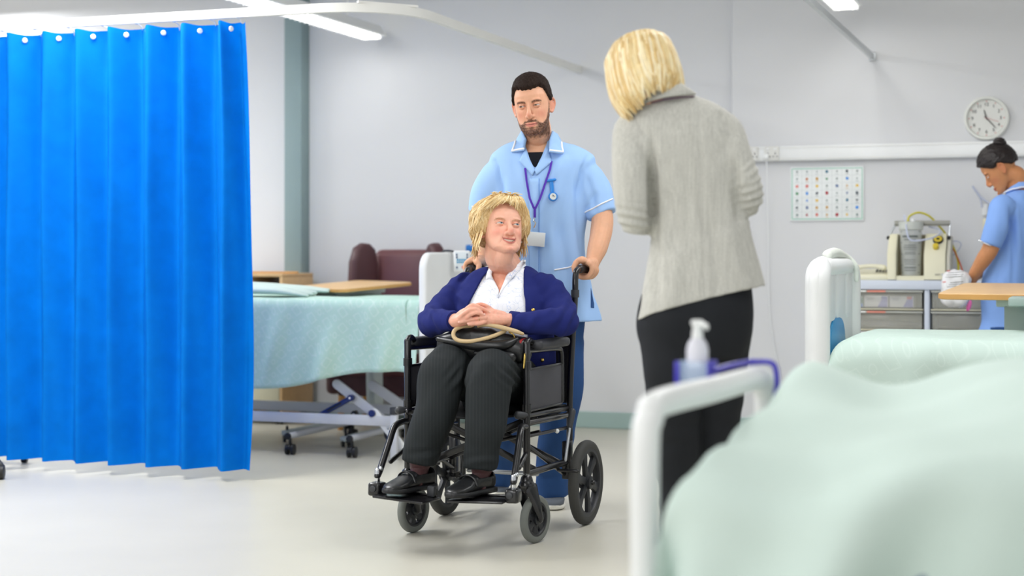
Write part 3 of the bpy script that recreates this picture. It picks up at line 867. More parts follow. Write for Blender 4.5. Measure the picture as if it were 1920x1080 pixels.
mb.tube([a2 + Vector((0, 0, 0.1)), b2 + Vector((0, 0, 0.1))], 0.02, seg=10, smooth=False); mb.build('base_frame', m_dark, t)
for p1 in (a2, b2): 
    mb = MB(); mb.ball(p1 + Vector((0, 0, 0.036)), 0.036); mb.build('castor', m_black, t)
c2 = (a2 + b2) / 2
mb = MB(); mb.box(c2 + Vector((0, 0, 0.5)), (0.07, 0.05, 0.76), ROOM3, bev=0.006); mb.build('column', m_tgrey, t)
mb = MB(); mb.box(c2 + Vector((-0.15, 0.12, 0.89)), (0.8, 0.4, 0.02), ROOM3, bev=0.006); mb.build('table_top', m_wood, t)

# ------------------------------------------------------------------ right hand bed in the middle distance
un = toR(P(1512, 600, 6.25)); u_b, v_b = un.x, un.y
bed2 = thing('hospital_bed', 'hospital bed at right whose white end board has a blue oval panel', 'bed', R(u_b + 1.0, v_b + 0.5, 0), -TH, 'hospital beds')
o = board(bed2, 'foot_board', u_b + 0.03, v_b, v_b + 0.98, 0.30, 1.055, 0.05, m_white, rc=0.10, bev=0.02)
for s_, v_ in ((0, v_b + 0.05), (1, v_b + 0.93)):
    mb = MB(); mb.tube([R(u_b + 0.035, v_, 0.32), R(u_b + 0.035, v_, 0.88), R(u_b + 0.035, v_ + (0.02 if not s_ else -0.02), 0.99), R(u_b + 0.035, v_ + (0.12 if not s_ else -0.12), 1.03)], [0.05, 0.05, 0.05, 0.035], seg=16); mb.build('side_post', m_white, bed2)
mb = MB(); mb.tube([R(u_b + 0.045, v_b + 0.16, 1.02), R(u_b + 0.045, v_b + 0.82, 1.02)], 0.036, seg=14, smooth=False); mb.build('grab_rail', m_white, bed2)
for va, vb_ in ((v_b + 0.14, v_b + 0.34), (v_b + 0.38, v_b + 0.62), (v_b + 0.66, v_b + 0.84)):
    mb = MB(); mb.prism(rrect(vb_ - va, 0.20, 0.03, z0=0.80, bl=True, br=True), 0.012, Matrix.Translation(R(u_b + 0.056, (va + vb_) / 2, 0)) @ Matrix.Rotation(-TH + pi / 2, 4, 'Z'), bev=0.005); mb.build('raised_panel', m_white, bed2)
m_inset = mat('inset_blue', rgb(20, 140, 196), 0.35, var=0.04)
pts = [(-0.23, 0.46), (0.23, 0.46)] + [(0.21 * cos(radians(a)) ** 0.6 if cos(radians(a)) > 0 else -0.21 * abs(cos(radians(a))) ** 0.6, 0.66 + 0.15 * sin(radians(a)) ** 0.9) for a in range(0, 181, 12)]
mb = MB(); mb.prism(pts, 0.014, Matrix.Translation(R(u_b + 0.058, v_b + 0.40, 0)) @ Matrix.Rotation(-TH + pi / 2, 4, 'Z'), bev=0.004); mb.build('oval_panel', m_inset, bed2)
mb = MB(); mb.tube([R(u_b + 0.035, v_b + 0.30, 1.066), R(u_b + 0.035, v_b + 0.5, 1.075), R(u_b + 0.05, v_b + 0.72, 1.06), R(u_b + 0.085, v_b + 0.76, 1.02), R(u_b + 0.088, v_b + 0.77, 0.96)], [0.022, 0.024, 0.014, 0.012, 0.01], seg=12)
top('rail_strap', mb, mat('strap_white', rgb(226, 230, 222), 0.6), 'crumpled white strap lying over the end board with a blue panel', 'strap')
mb = MB(); mb.box(R(u_b + 1.12, v_b + 0.49, 0.62), (2.0, 0.9, 0.2), ROOM3, bev=0.05, seg=3); mb.build('mattress', m_mattress, bed2)
mb = MB(); mb.box(R(u_b + 1.12, v_b + 0.49, 0.48), (2.0, 0.88, 0.06), ROOM3, bev=0.01); mb.build('mattress_platform', m_bedgrey, bed2)
for v_ in (v_b + 0.12, v_b + 0.84):
    mb = MB(); mb.box(R(u_b + 1.1, v_, 0.2), (1.9, 0.04, 0.06), ROOM3, bev=0.006); mb.build('base_rail', m_bedgrey, bed2)
    for uu in (u_b + 0.2, u_b + 1.95): castor(bed2, R(uu, v_, 0), 0.05, 0.2)
for uu in (u_b + 0.5, u_b + 1.7):
    mb = MB(); mb.box(R(uu, v_b + 0.48, 0.34), (0.08, 0.6, 0.28), ROOM3, bev=0.01); mb.build('lift_column', m_bedgrey, bed2)
def fold2(su, sv, du, dv, l, n):
    w = 0.0
    if n and dv > 0: w = (0.012 * sin(su * 17) + 0.008 * sin(su * 31 + dv * 4)) * min(1, dv / 0.3)
    return 0.0, w - 0.01 * (dv > 0), 0.004 * sin(su * 8 + sv * 5) * (dv == 0)
mb = drape(u_b + 0.075, u_b + 2.14, v_b + 0.02, v_b + 0.97, 0.745, (0.25, 0, 0.42, 0.3), 0.10, fold2, 130, 80)
top('bed_sheet', mb, m_mint_fine, 'pale mint sheet on the right bed under the wooden overbed table', 'sheet', 'mint bed sheets', thick=0.003)

# ------------------------------------------------------------------ overbed table at right
A = P(1756, 550, 7.0); B = P(1808, 530, 7.5)
ya = (B - A); yl = ya.length; ya = ya.normalized()
xa = Vector((ya.y, -ya.x, 0)).normalized(); za = xa.cross(ya)
l_ = 0.85
t = thing('overbed_table', 'beech overbed table with a pale grey column over the right bed', 'table', (A.x + 0.5, A.y + 0.2, 0), 0, 'overbed tables')
rot = Matrix((xa, ya, za)).transposed()
ctr = A + ya * yl / 2 + xa * l_ / 2
table_top(t, ctr - za * 0.014, rot, l_, yl, th=0.028)
mb = MB(); mb.box(ctr - za * 0.05 + xa * 0.08, (0.55, yl * 0.6, 0.035), rot, bev=0.006); mb.build('under_frame', mat('table_green_grey', rgb(196, 214, 206), 0.45), t)
vcol = v_b + 1.06
cpt = BV(1877, 590, vcol); cq = toR(cpt)
m_col = mat('column_green_grey', rgb(160, 178, 172), 0.45, var=0.02)
mb = MB(); mb.box(R(cq.x + 0.10, vcol, 0.46), (0.17, 0.07, 0.80), ROOM3, bev=0.006); mb.build('column', m_col, t)
mb = MB(); mb.box(R(cq.x + 0.1, vcol - 0.2, 0.875), (0.1, 0.45, 0.035), ROOM3, bev=0.006); mb.build('cantilever_arm', m_col, t)
mb = MB(); mb.lathe([(0.006, 0), (0.006, 0.004)], frame3(R(cq.x + 0.125, vcol - 0.035, 0.80), U, -V), seg=12); mb.build('screw', m_steel, t)
for s in (-0.28, 0.28):
    mb = MB(); mb.box(R(cq.x + 0.1 + s, vcol - 0.3, 0.07), (0.05, 0.7, 0.04), ROOM3, bev=0.008); mb.build('base_runner', m_col, t)
    for e_ in (-0.6, 0.02): castor(t, R(cq.x + .1 + s, vcol + e_, 0), 0.024, 0.1)
mb = MB(); mb.box(R(cq.x + 0.1, vcol, 0.07), (0.6, 0.08, 0.04), ROOM3, bev=0.008); mb.build('base_bar', m_col, t)

# ------------------------------------------------------------------ cabinet with clear drawers at the wall
vf = -0.52
def CU(px): return toR(BV(px, 560, vf)).x
zt = BV(1700, 526, vf).z
m_cab = mat('cabinet_blue_grey', rgb(206, 214, 226), 0.45, var=0.02)
cab_l, cab_r = CU(1560), CU(1990)
t = thing('storage_cabinet', 'pale blue grey cabinet of clear plastic drawers against the back wall', 'cabinet', R((cab_l + cab_r) / 2, vf + 0.2, 0), -TH)
def cb(name, u0, u1, v0, v1, z0, z1, m_, bev=0.004, parent=None):
    mb = MB(); mb.box(R((u0 + u1) / 2, (v0 + v1) / 2, (z0 + z1) / 2), (u1 - u0, v1 - v0, z1 - z0), ROOM3, bev=bev); return mb.build(name, m_, parent or t)
cb('top_panel', cab_l - 0.01, cab_r + 0.01, vf - 0.01, -0.06, zt - 0.05, zt, m_cab)
um0, um1 = CU(1733), CU(1743)
for a, b in ((cab_l, cab_l + 0.025), (um0, um1), (cab_r - 0.025, cab_r)): cb('upright', a, b, vf, -0.06, 0.02, zt - 0.05, m_cab)
cb('back_panel', cab_l, cab_r, -0.075, -0.06, 0.05, zt - 0.05, mat('cabinet_inside', rgb(150, 146, 136), 0.7))
cb('plinth', cab_l, cab_r, vf + 0.03, -0.06, 0.0, 0.05, m_dark)
m_clear = mat('clear_drawer', rgb(226, 226, 214), 0.12, var=0.02, alpha=0.28)
m_rim = mat('drawer_rim', rgb(206, 208, 200), 0.15, var=0.03, alpha=0.75)
m_labelr = mat('label_salmon', rgb(236, 150, 132), 0.6); m_labelw = mat('label_white', rgb(240, 242, 238), 0.5)
def CZ(y): return BV(1700, y, vf).z
rows = [(545, 577), (584, 616), (623, 655), (662, 694), (701, 733), (740, 772)]
for c0, c1 in ((cab_l + 0.03, um0 - 0.004), (um1 + 0.004, cab_r - 0.03)):
    for k, (y0, y1) in enumerate(rows):
        z1_, z0_ = CZ(y0), CZ(y1)
        d = cb('drawer', c0 + 0.01, c1 - 0.01, vf + 0.008, vf + 0.012, z0_, z1_ - 0.008, m_clear, 0.001)
        mb = MB()
        mb.box(R((c0 + c1) / 2, vf + 0.20, z0_ - 0.004), (c1 - c0 - 0.03, 0.38, 0.006), ROOM3)
        for cc_ in (c0 + 0.012, c1 - 0.012): mb.box(R(cc_, vf + 0.20, (z0_ + z1_) / 2), (0.004, 0.38, z1_ - z0_), ROOM3)
        mb.build('drawer_tray', m_clear, d, smooth=False)
        mb = MB(); mb.box(R((c0 + c1) / 2, vf + 0.002, z1_ - 0.004), (c1 - c0 - 0.006, 0.022, 0.010), ROOM3, bev=0.003); mb.build('drawer_lip', m_rim, d)
        mb = MB(); mb.box(R((c0 + c1) / 2, vf + 0.01, z0_ - 0.010), (c1 - c0 - 0.004, 0.02, 0.006), ROOM3, bev=0.002); mb.build('drawer_runner', m_cream, d)
        if c0 < um0 and k < 3:
            ua_, ub_ = CU(1598), CU(1662)
            mb = MB(); mb.box(R(ua_ + 0.035, vf - 0.0105, z1_ - 0.004), (0.08, 0.002, 0.009), ROOM3); mb.build('white_label', m_labelw, d, smooth=False)
            mb = MB(); mb.box(R(ua_ + 0.13, vf - 0.0105, z1_ - 0.004), (0.10, 0.002, 0.009), ROOM3); mb.build('salmon_label', m_labelr, d, smooth=False)
# cartons lying in the top left drawer
def carton(px0, px1, y0, y1, label, m1, m2, m3, notch):
    v_ = vf + 0.03
    u0, u1 = CU(px0), CU(px1); z0 = CZ(577) + 0.0005; z1 = z0 + 0.062
    c = thing('carton', label, 'box', R((u0 + u1) / 2, v_ + 0.05, z0), -TH, 'cartons in the drawer')
    cb('box', u0, u1, v_, v_ + 0.10, z0, z1, m1, 0.002, c)
    mb = MB(); w_ = u1 - u0
    q = lambda x, z: R(u0 + w_ * x, v_ - 0.0006, z0 + (z1 - z0) * z)
    if notch:
        ring = [q(0.56, 0.02), q(0.97, 0.02), q(0.97, 0.97), q(0.80, 0.97)]
        mb.loft([ring, [r_ + V * 0.0005 for r_ in ring]]); mb.build('purple_flash', m2, c, smooth=False)
        mb = MB(); ring = [q(0.72, 0.72), q(0.92, 0.72), q(0.92, 0.97), q(0.72, 0.97)]; ring = [r_ - V * 0.0004 for r_ in ring]
        mb.loft([ring, [r_ + V * 0.0003 for r_ in ring]]); mb.build('corner_mark', m3, c, smooth=False)
        mb = MB()
        for k in range(3):
            mb.box(q(0.25, 0.85 - 0.1 * k), (w_ * (0.36 - 0.06 * k), 0.0006, 0.0022), ROOM3)
        mb.build('print_line', mat('print_grey', rgb(120, 124, 140), 0.6), c, smooth=False)
    else:
        ring = [q(0.02, 0.02), q(0.98, 0.02), q(0.98, 0.3), q(0.02, 0.3)]
        mb.loft([ring, [r_ + V * 0.0005 for r_ in ring]]); mb.build('blue_band', m2, c, smooth=False)
        mb = MB(); mb.box(q(0.5, 0.86), (w_ * 0.8, 0.0006, 0.004), ROOM3); mb.build('print_line', m3, c, smooth=False)
m_teal = mat('carton_teal', rgb(16, 104, 104), 0.5); m_cblue = mat('carton_blue', rgb(80, 130, 214), 0.5); m_grey = mat('carton_white', rgb(206, 206, 212), 0.5)
m_pur = mat('carton_purple', rgb(120, 116, 196), 0.5); m_cor1 = mat('carton_indigo', rgb(70, 76, 176), 0.5); m_cor2 = mat('carton_red', rgb(206, 50, 66), 0.5)
carton(1597, 1617, 0, 0, 'small teal carton with a blue band in the top clear drawer', m_teal, m_cblue, m_labelw, False)
carton(1619, 1664, 0, 0, 'white carton with an indigo corner mark beside the teal carton', m_grey, m_pur, m_cor1, True)
carton(1667, 1712, 0, 0, 'white carton with a red corner mark in the top clear drawer', m_grey, m_pur, m_cor2, True)
mb = MB(); z0 = CZ(616) + 0.0005
mb.tube([R(CU(1600), vf + .05, z0 + .02), R(CU(1640), vf + .06, z0 + .026), R(CU(1720), vf + .06, z0 + .02)], [0.018, 0.024, 0.015], seg=12, ell=0.8)
top('packet', mb, m_dark, 'dark packet lying in the second clear drawer', 'packet')

# ------------------------------------------------------------------ desk telephone
ph = thing('telephone', 'cream desk telephone on the cabinet beside the suction machine', 'telephone', R(CU(1630), vf + 0.2, zt), -TH)
def TQ(px, y, v): return BV(px, y, v)
pu0, pu1 = CU(1592), CU(1660)
mb = MB(); mb.box(R((pu0 + pu1) / 2, vf + 0.22, zt + 0.028), (pu1 - pu0, 0.2, 0.035), ROOM3 @ Matrix.Rotation(radians(10), 3, 'X'), bev=0.012, seg=3); mb.build('base', m_cream, ph)
mb = MB(); hz = zt + 0.075
mb.tube([R(pu0 + 0.0, vf + 0.15, hz - 0.012), R(pu0 + 0.06, vf + 0.15, hz), R(pu0 + 0.12, vf + 0.15, hz + 0.002), R(pu1 - 0.03, vf + 0.15, hz - 0.006)], [0.020, 0.014, 0.014, 0.020], seg=12, ell=0.8, up=(0, 0, 1)); mb.build('handset', m_cream, ph)
for i in range(4):
    for j in range(3):
        mb = MB(); mb.box(R(pu1 - 0.07 + 0.018 * i, vf + 0.19 + .024 * j, zt + 0.048 + .004 * j), (0.011, 0.014, 0.006), ROOM3, bev=0.002); mb.build('key', m_dark, ph)

# ------------------------------------------------------------------ suction machine
vs_ = vf + 0.10
def SU(px): return toR(BV(px, 480, vs_)).x
def SZ(y): return BV(1720, y, vs_).z
sm_ = thing('suction_machine', 'cream suction machine with a canister and yellow tube on the cabinet', 'medical device', R(SU(1722), vs_ + 0.1, zt), -TH)
x0, x1 = SU(1663), SU(1773); zb, zs, zm = zt + 0.0, SZ(477), SZ(438)
# body outline seen from the side (depth, height), extruded along u; recess for the canister left open in the middle
m_sand = mat('suction_cream', rgb(224, 220, 192), 0.45, var=0.03)
xr0, xr1 = SU(1680), SU(1732)
def side_block(a, b, name, m_=None):
    pts = [(0.0, zb + 0.004), (0.22, zb + 0.004), (0.22, zm), (0.10, zm), (0.0, zs)]
    M = Matrix.Translation(R((a + b) / 2, vs_, 0)) @ Matrix.Rotation(-TH + pi / 2, 4, 'Z')
    mb = MB(); mb.prism(pts, abs(b - a), M, bev=0.006, seg=3); return mb.build(name, m_ or m_sand, sm_)
side_block(x0, xr0, 'body'); side_block(xr1, x1, 'body')
mb = MB(); mb.box(R((xr0 + xr1) / 2, vs_ + 0.19, (zb + zm) / 2), (xr1 - xr0 + .01, 0.06, zm - zb - .01), ROOM3, bev=0.004); mb.build('recess', mat('recess_olive', rgb(150, 142, 116), 0.6), sm_)
mb = MB(); mb.box(R((xr0 + xr1) / 2, vs_ + 0.10, zb + 0.012), (xr1 - xr0, 0.18, 0.024), ROOM3); mb.build('base_shelf', m_sand, sm_)
M90 = Matrix.Translation(R(x1 + 0.013, vs_ + 0.11, 0)) @ Matrix.Rotation(-TH + pi / 2, 4, 'Z')
mb = MB(); mb.prism([(-0.10, zb + 0.012), (0.10, zb + 0.012), (0.10, zm - 0.012), (0.0, zm - 0.012), (-0.10, zs - 0.01)], 0.02, M90, bev=0.004); mb.build('grey_side', mat('side_grey', rgb(196, 194, 180), 0.5), sm_)
zh_ = SZ(418)
mb = MB(); mb.tube([R(x0 + 0.03, vs_ + 0.11, zh_), R(x1 - 0.005 + 0.02, vs_ + 0.11, zh_)], 0.015, seg=16, smooth=False, rnd=False); mb.build('handle', mat('handle_grey', rgb(150, 150, 142), 0.4), sm_)
for a, b in ((x0 - 0.003, x0 + 0.035), (x1 + 0.01, x1 + 0.015)):
    mb = MB(); mb.tube([R(a, vs_ + 0.10, zm - 0.02), R(b, vs_ + 0.11, zh_)], 0.006, seg=8, smooth=False); mb.build('handle_arm', m_steel, sm_)
    mb = MB(); mb.ball(R(a, vs_ + 0.09, zm - 0.022), 0.011, seg=10, rings=6); mb.build('pivot_knob', m_black, sm_)
# canister
m_can = mat('canister_clear', rgb(214, 218, 214), 0.15, alpha=0.55, var=0.02); m_lid = mat('canister_lid', rgb(214, 218, 210), 0.3, alpha=0.85)
cu0 = SU(1705.5); cr_ = (SU(1727) - SU(1684)) / 2; cc_ = R(cu0, vs_ + 0.075, 0)
zc0, zc1, zc2 = SZ(517), SZ(431), SZ(416)
mb = MB(); mb.lathe([(cr_ * 0.82, zc0), (cr_ * 0.86, zc0 + 0.01), (cr_ * 0.98, zc1)], Matrix.Translation(cc_), seg=32); can = mb.build('canister', m_can, sm_)
mb = MB(); mb.lathe([(cr_ * 1.0, zc1), (cr_ * 1.08, zc1 + .004), (cr_ * 1.10, zc2), (cr_ * 0.9, zc2 + 0.004), (0.01, zc2 + 0.004)], Matrix.Translation(cc_), seg=32); mb.build('canister_lid', m_lid, can)
mb = MB(); mb.lathe([(0.012, zc2), (0.012, zc2 + 0.014), (0.008, zc2 + 0.018)], Matrix.Translation(cc_ + U * 0.01), seg=14); mb.build('lid_port', m_white, can)
m_print = mat('canister_print', rgb(96, 102, 100), 0.6)
rr = random.Random(2)
def canprint(zq, hw, th_):
    r_ = cr_ * (0.86 + 0.12 * (zq - zc0) / (zc1 - zc0)) + 0.0012
    mb = MB(); n_ = 8; A = []; B = []
    for k in range(n_ + 1):
        a = -pi / 2 - TH + (-hw + 2 * hw * k / n_)
        d_ = Vector((cos(a), sin(a), 0)) * r_
        A.append(cc_ + d_ + Vector((0, 0, zq - th_ / 2))); B.append(cc_ + d_ + Vector((0, 0, zq + th_ / 2)))
    mb.add(A + B, [(k, k + 1, k + n_ + 2, k + n_ + 1) for k in range(n_)]); return mb
for y_, hw, th_ in ((443, .75, .010), (449, .55, .004), (460, .55, .003), (464, .62, .004), (468, .6, .003), (473, .5, .003), (476, .55, .003), (487, .6, .0025), (491, .6, .0025), (495, .5, .0025), (502, .6, .006), (507, .6, .004)):
    canprint(SZ(y_), hw, th_).build('print_line', m_print, can, smooth=False)
for y_ in (434, 455, 476, 497, 511):
    for s in (-1, 1):
        mb = canprint(SZ(y_), .08, .006)
        for k, p_ in enumerate(mb.v):
            d_ = Matrix.Rotation(s * 0.95, 4, 'Z') @ (Vector(p_) - cc_); mb.v[k] = tuple(cc_ + d_)
        mb.build('graduation_mark', m_print, can, smooth=False)
# gauge and knob on the sloping face
m_yel = mat('gauge_yellow', rgb(222, 196, 60), 0.4)
def slope(px, fr): return R(SU(px), vs_ + 0.10 * fr - 0.004, zs + (zm - zs) * fr)
nrm = (-V * (zm - zs) + Vector((0, 0, 0.10))).normalized()
mb = MB(); mb.lathe([(0.028, 0), (0.028, 0.010), (0.022, 0.012)], frame3(slope(1757, .68), U, nrm), seg=24); g = mb.build('gauge', m_black, sm_)
mb = MB(); mb.lathe([(0.023, 0.010), (0.022, 0.0135)], frame3(slope(1757, .68), U, nrm), seg=24); mb.build('gauge_dial', m_yel, g)
mb = MB(); mb.box(slope(1757, .68) + nrm * 0.0145, (0.016, 0.002, 0.014), ROOM3 @ Matrix.Rotation(radians(-50), 3, 'X')); mb.build('gauge_print', m_black, g)
mb = MB(); mb.lathe([(0.016, 0), (0.016, 0.022), (0.012, 0.026)], frame3(slope(1754, .32), U, nrm), seg=20); mb.build('knob', m_yel, sm_)
mb = MB(); mb.join(text_mb('SAM', 0.014, Matrix.Translation(R(SU(1758), vs_ - 0.0008, SZ(515))) @ Matrix((U, (0, 0, 1), -V)).transposed().to_4x4())); mb.build('lettering', m_ink, sm_, smooth=False)
mb = MB(); mb.join(text_mb('12', 0.014, Matrix.Translation(R(SU(1767), vs_ - 0.0008, SZ(515))) @ Matrix((U, (0, 0, 1), -V)).transposed().to_4x4())); mb.build('lettering', m_cblue, sm_, smooth=False)
m_yt = mat('yellow_tube', rgb(206, 196, 50), 0.35); m_rt = mat('red_tube', rgb(190, 80, 40), 0.4); m_ct = mat('clear_tube', rgb(206, 214, 236), 0.15, alpha=0.7)
S_ = lambda px, y, dv: BV(px, y, vs_ + dv)
mb = MB(); mb.tube([S_(1702, 415, .10), S_(1706, 405, .12), S_(1722, 398.5, .13), S_(1742, 405, .15), S_(1758, 421, .17), S_(1772, 437, .20), S_(1786, 460, .20), S_(1795, 485, .16), S_(1797, 503, .12), S_(1797, 522, .08)], 0.0058, seg=10); mb.build('yellow_tube', m_yt, sm_)
mb = MB(); mb.tube([S_(1780, 459, .20), S_(1790, 472, .18), S_(1800, 494, .13), S_(1806, 512, .10)], 0.004, seg=8); mb.build('red_tube', m_rt, sm_)
mb = MB(); mb.tube([S_(1695.5, 404, .05), S_(1698, 418, .02), S_(1700.5, 436, -.02), S_(1706, 449, -.035), S_(1722, 451, -.03), S_(1748, 446, -.01), S_(1763, 437, .05), S_(1760, 430, .10), S_(1742, 425, .14)], 0.0048, seg=8); mb.build('clear_tube', m_ct, sm_)
mb = MB(); mb.tube([S_(1783, 452, .2), S_(1797, 453, .2), S_(1802, 460, .2), S_(1793, 474, .2), S_(1783, 480, .2)], 0.0035, seg=8); mb.build('clear_tube', m_ct, sm_)

# small wall dispenser with a clear tube behind the nurse at right
q = toR(PW(1845, 395, 0.06)); zq = PW(1845, 395, 0.06).z
t = thing('tube_holder', 'white wall holder with a clear tube beside the nurse at right', 'medical device', R(q.x, -0.05, zq - 0.05), -TH)
rb_((q.x + 0.005, -0.065, zq + 0.005), (0.03, 0.03, 0.065), 0.006).build('holder', m_white, t)
rb_((q.x + 0.01, -0.065, zq - 0.075), (0.03, 0.03, 0.06), 0.006).build('holder', m_cream, t)
pp = [PW(1824, 350, 0.1), PW(1832, 361, 0.1), PW(1842, 372, .1), PW(1856, 382, .1)]
mb = MB(); mb.tube(pp, 0.006, seg=8); mb.build('clear_tube', m_ct, t)
mb = MB(); mb.tube([PW(1826, 352, .1), PW(1838, 372, .1), PW(1841, 388, .09)], 0.005, seg=8); mb.build('clear_tube', m_ct, t)

# ------------------------------------------------------------------ near bed, out of focus at lower right
fa, fb = Vector((0.228, 2.74, 0)), Vector((0.545, 3.43, 0))
wd = (fb - fa).normalized(); ld = Vector((wd.y, -wd.x, 0))       # across the bed, along the bed
def NB(l, w, z): p = fa + ld * l + wd * w; return Vector((p.x, p.y, z))
W_ = (fb - fa).length
bed3 = thing('hospital_bed', 'near hospital bed with a white tubular foot rail at lower right', 'bed', NB(0.9, W_ / 2, 0), atan2(ld.y, ld.x), 'hospital beds')
mb = MB(); zr = 0.812; rc = 0.07
mb.tube([NB(0, 0, 0.12), NB(0, 0, 0.5), NB(0, 0, zr - rc), NB(0, rc * 0.3, zr - rc * 0.3), NB(0, rc, zr), NB(0, W_ * 0.5, zr), NB(0, W_ - rc, zr), NB(0, W_ - rc * .3, zr - rc * .3), NB(0, W_, zr - rc), NB(0, W_, 0.5), NB(0, W_, 0.12)], 0.025, seg=16, ell=1.0); mb.build('foot_rail', m_white, bed3)
RB3 = Matrix.Rotation(atan2(ld.y, ld.x), 3, 'Z')
mb = MB(); mb.box(NB(0.95, W_ / 2, 0.58), (1.75, W_ + 0.08, 0.18), RB3, bev=0.05, seg=3); mb.build('mattress', m_mattress, bed3)
mb = MB(); mb.box(NB(0.95, W_ / 2, 0.45), (1.8, W_, 0.06), RB3, bev=0.01); mb.build('mattress_platform', m_bedgrey, bed3)
for w_ in (0.06, W_ - 0.06):
    mb = MB(); mb.box(NB(0.9, w_, 0.2), (1.8, 0.05, 0.06), RB3, bev=0.008); mb.build('base_rail', m_bedgrey, bed3)
    for l_ in (0.02, 1.7): castor(bed3, NB(l_, w_, 0), 0.05, 0.2)
for l_ in (0.4, 1.4):
    mb = MB(); mb.box(NB(l_, W_ / 2, 0.32), (0.08, 0.5, 0.24), RB3, bev=0.01); mb.build('lift_column', m_bedgrey, bed3)
# its sheet: humped bedding, hanging over the foot and the near side
def bump(x, c, s): return math.exp(-((x - c) / s) ** 2)
def znb(l, w):
    f = w / W_
    z_ = 0.70 + 0.10 * f
    z_ += 0.05 * bump(l, 0.06, 0.2) * (0.2 + 0.8 * f)
    z_ += 0.075 * bump(l, 0.62, 0.22) * (0.7 + 0.3 * f) - 0.015 * bump(l, 0.26, 0.1)
    z_ += 0.008 * sin(l * 17 + w * 9) + 0.006 * sin(w * 23 - l * 8)
    return z_
rE = 0.06
def fnb(a, b):
    sl = -0.50 + a * (1.55 + 0.50); sw = -0.62 + b * (W_ + 0.62 + 0.35)
    l0 = 0.115
    el, zl = edge(l0 - sl, rE) if sl < l0 else (0, 0)
    lo = max(sl, l0) - el
    W0_, W1_ = -0.0, W_ + 0.0
    if sw < W0_: ew, zw = edge(W0_ - sw, rE); wo = W0_ - ew
    elif sw > W1_: ew, zw = edge(sw - W1_, rE); wo = W1_ + ew
    else: ew, zw = 0, 0; wo = sw
    z_ = znb(max(lo, 0.0), min(max(wo, 0), W_)) + zl + zw
    dn = max(0, W0_ - sw); df = max(0, l0 - sl)
    if dn > 0:
        g = min(1, dn / 0.25)
        wo += g * (0.055 * sin(sl * 12 + dn * 6.0) + 0.028 * sin(sl * 27 + dn * 10)) - 0.03 * g
    if df > 0:
        g = min(1, df / 0.25)
        lo += g * (0.02 * sin(sw * 15) + 0.016 * sin(sw * 31 + df * 4)) * 1.0 + 0.01 * g
    return NB(lo, wo, max(z_, 0.03))
mb = MB(); mb.grid(fnb, 130, 120)
top('bed_sheet', mb, m_mint_plain, 'plain mint sheet draped over the near blurred bed at lower right', 'sheet', 'mint bed sheets', thick=0.003)

# pump bottle in a blue wire holder on the foot rail
m_bottle = mat('bottle_white', rgb(226, 226, 236), 0.3, alpha=0.95)
bc = P(1357, 690, 3.36) ; bc = fa + wd * (W_ * 0.66) - ld * 0.07
zb_ = CAMH - (735 - HZ) / F * bc.y
sc_ = F / bc.y
t = thing('pump_bottle', 'white hand gel pump bottle standing in the blue holder on the foot rail', 'bottle', (bc.x, bc.y, zb_))
mb = MB(); M = Matrix.Translation((bc.x, bc.y, 0))
zz = lambda y: CAMH - (y - HZ) / F * bc.y
mb.lathe([(0.019, zz(735)), (0.022, zz(730)), (0.022, zz(655)), (0.018, zz(642)), (0.0105, zz(633)), (0.010, zz(628))], M, seg=20); mb.build('bottle_body', m_bottle, t)
mb = MB(); mb.lathe([(0.011, zz(634)), (0.011, zz(624)), (0.009, zz(618)), (0.0095, zz(612)), (0.013, zz(606)), (0.013, zz(603)), (0.010, zz(600))], M, seg=16); 
mb.build('pump_head', m_white, t)
mb = MB(); mb.tube([Vector((bc.x, bc.y, zz(607))), Vector((bc.x + 0.012, bc.y - 0.028, zz(608))), Vector((bc.x + 0.014, bc.y - 0.034, zz(613)))], 0.005, seg=8); mb.build('nozzle', m_white, t)
m_hold = mat('holder_blue', rgb(58, 50, 178), 0.35, var=0.05)
t = thing('bottle_holder', 'blue and clear bottle holder clipped to the white foot rail', 'holder', (bc.x, bc.y, zb_ - 0.02))
h0, h1 = zz(724), zz(676)
def HB(l, w, z): p = bc + ld * l + wd * w; return Vector((p.x, p.y, z))
mb = MB(); mb.box(HB(0, 0, zz(737) - 0.003), (0.06, 0.06, 0.004), RB3, bev=0.001); mb.build('holder_floor', m_hold, t)
for w_ in (0.03,):
    mb = MB(); mb.box(HB(-0.0, w_, (zz(737) + h1) / 2), (0.06, 0.004, h1 - zz(737)), RB3, bev=0.001); mb.build('holder_side', m_hold, t)
mb = MB(); mb.box(HB(-0.031, 0, (zz(737) + h1) / 2), (0.003, 0.06, h1 - zz(737)), RB3, bev=0.001); mb.box(HB(0.0, -0.03, (zz(737) + h1) / 2), (0.06, 0.003, h1 - zz(737)), RB3, bev=0.001); mb.build('clear_front', mat('holder_clear', rgb(190, 210, 236), 0.1, alpha=0.4), t)
mb = MB(); mb.box(HB(-0.032, -0.032, (zz(737) + h1) / 2), (0.010, 0.010, h1 - zz(737)), RB3, bev=0.002); mb.build('holder_post', m_hold, t)
mb = MB(); mb.box(HB(0.031, 0.0, (zz(737) + h1) / 2), (0.004, 0.06, h1 - zz(737)), RB3, bev=0.001); mb.build('holder_back', m_hold, t)
mb = MB(); mb.tube([HB(0.035, 0.0, zr + 0.028), HB(0.05, 0.08, zr + 0.034), HB(0.055, 0.22, zr + 0.034)], 0.006, seg=8)
mb.tube([HB(0.055, 0.17, zr + 0.034), HB(0.105, 0.175, zr + 0.034), HB(0.115, 0.18, zr), HB(0.11, 0.18, zr - 0.045)], 0.006, seg=8); mb.build('clip', m_hold, t)
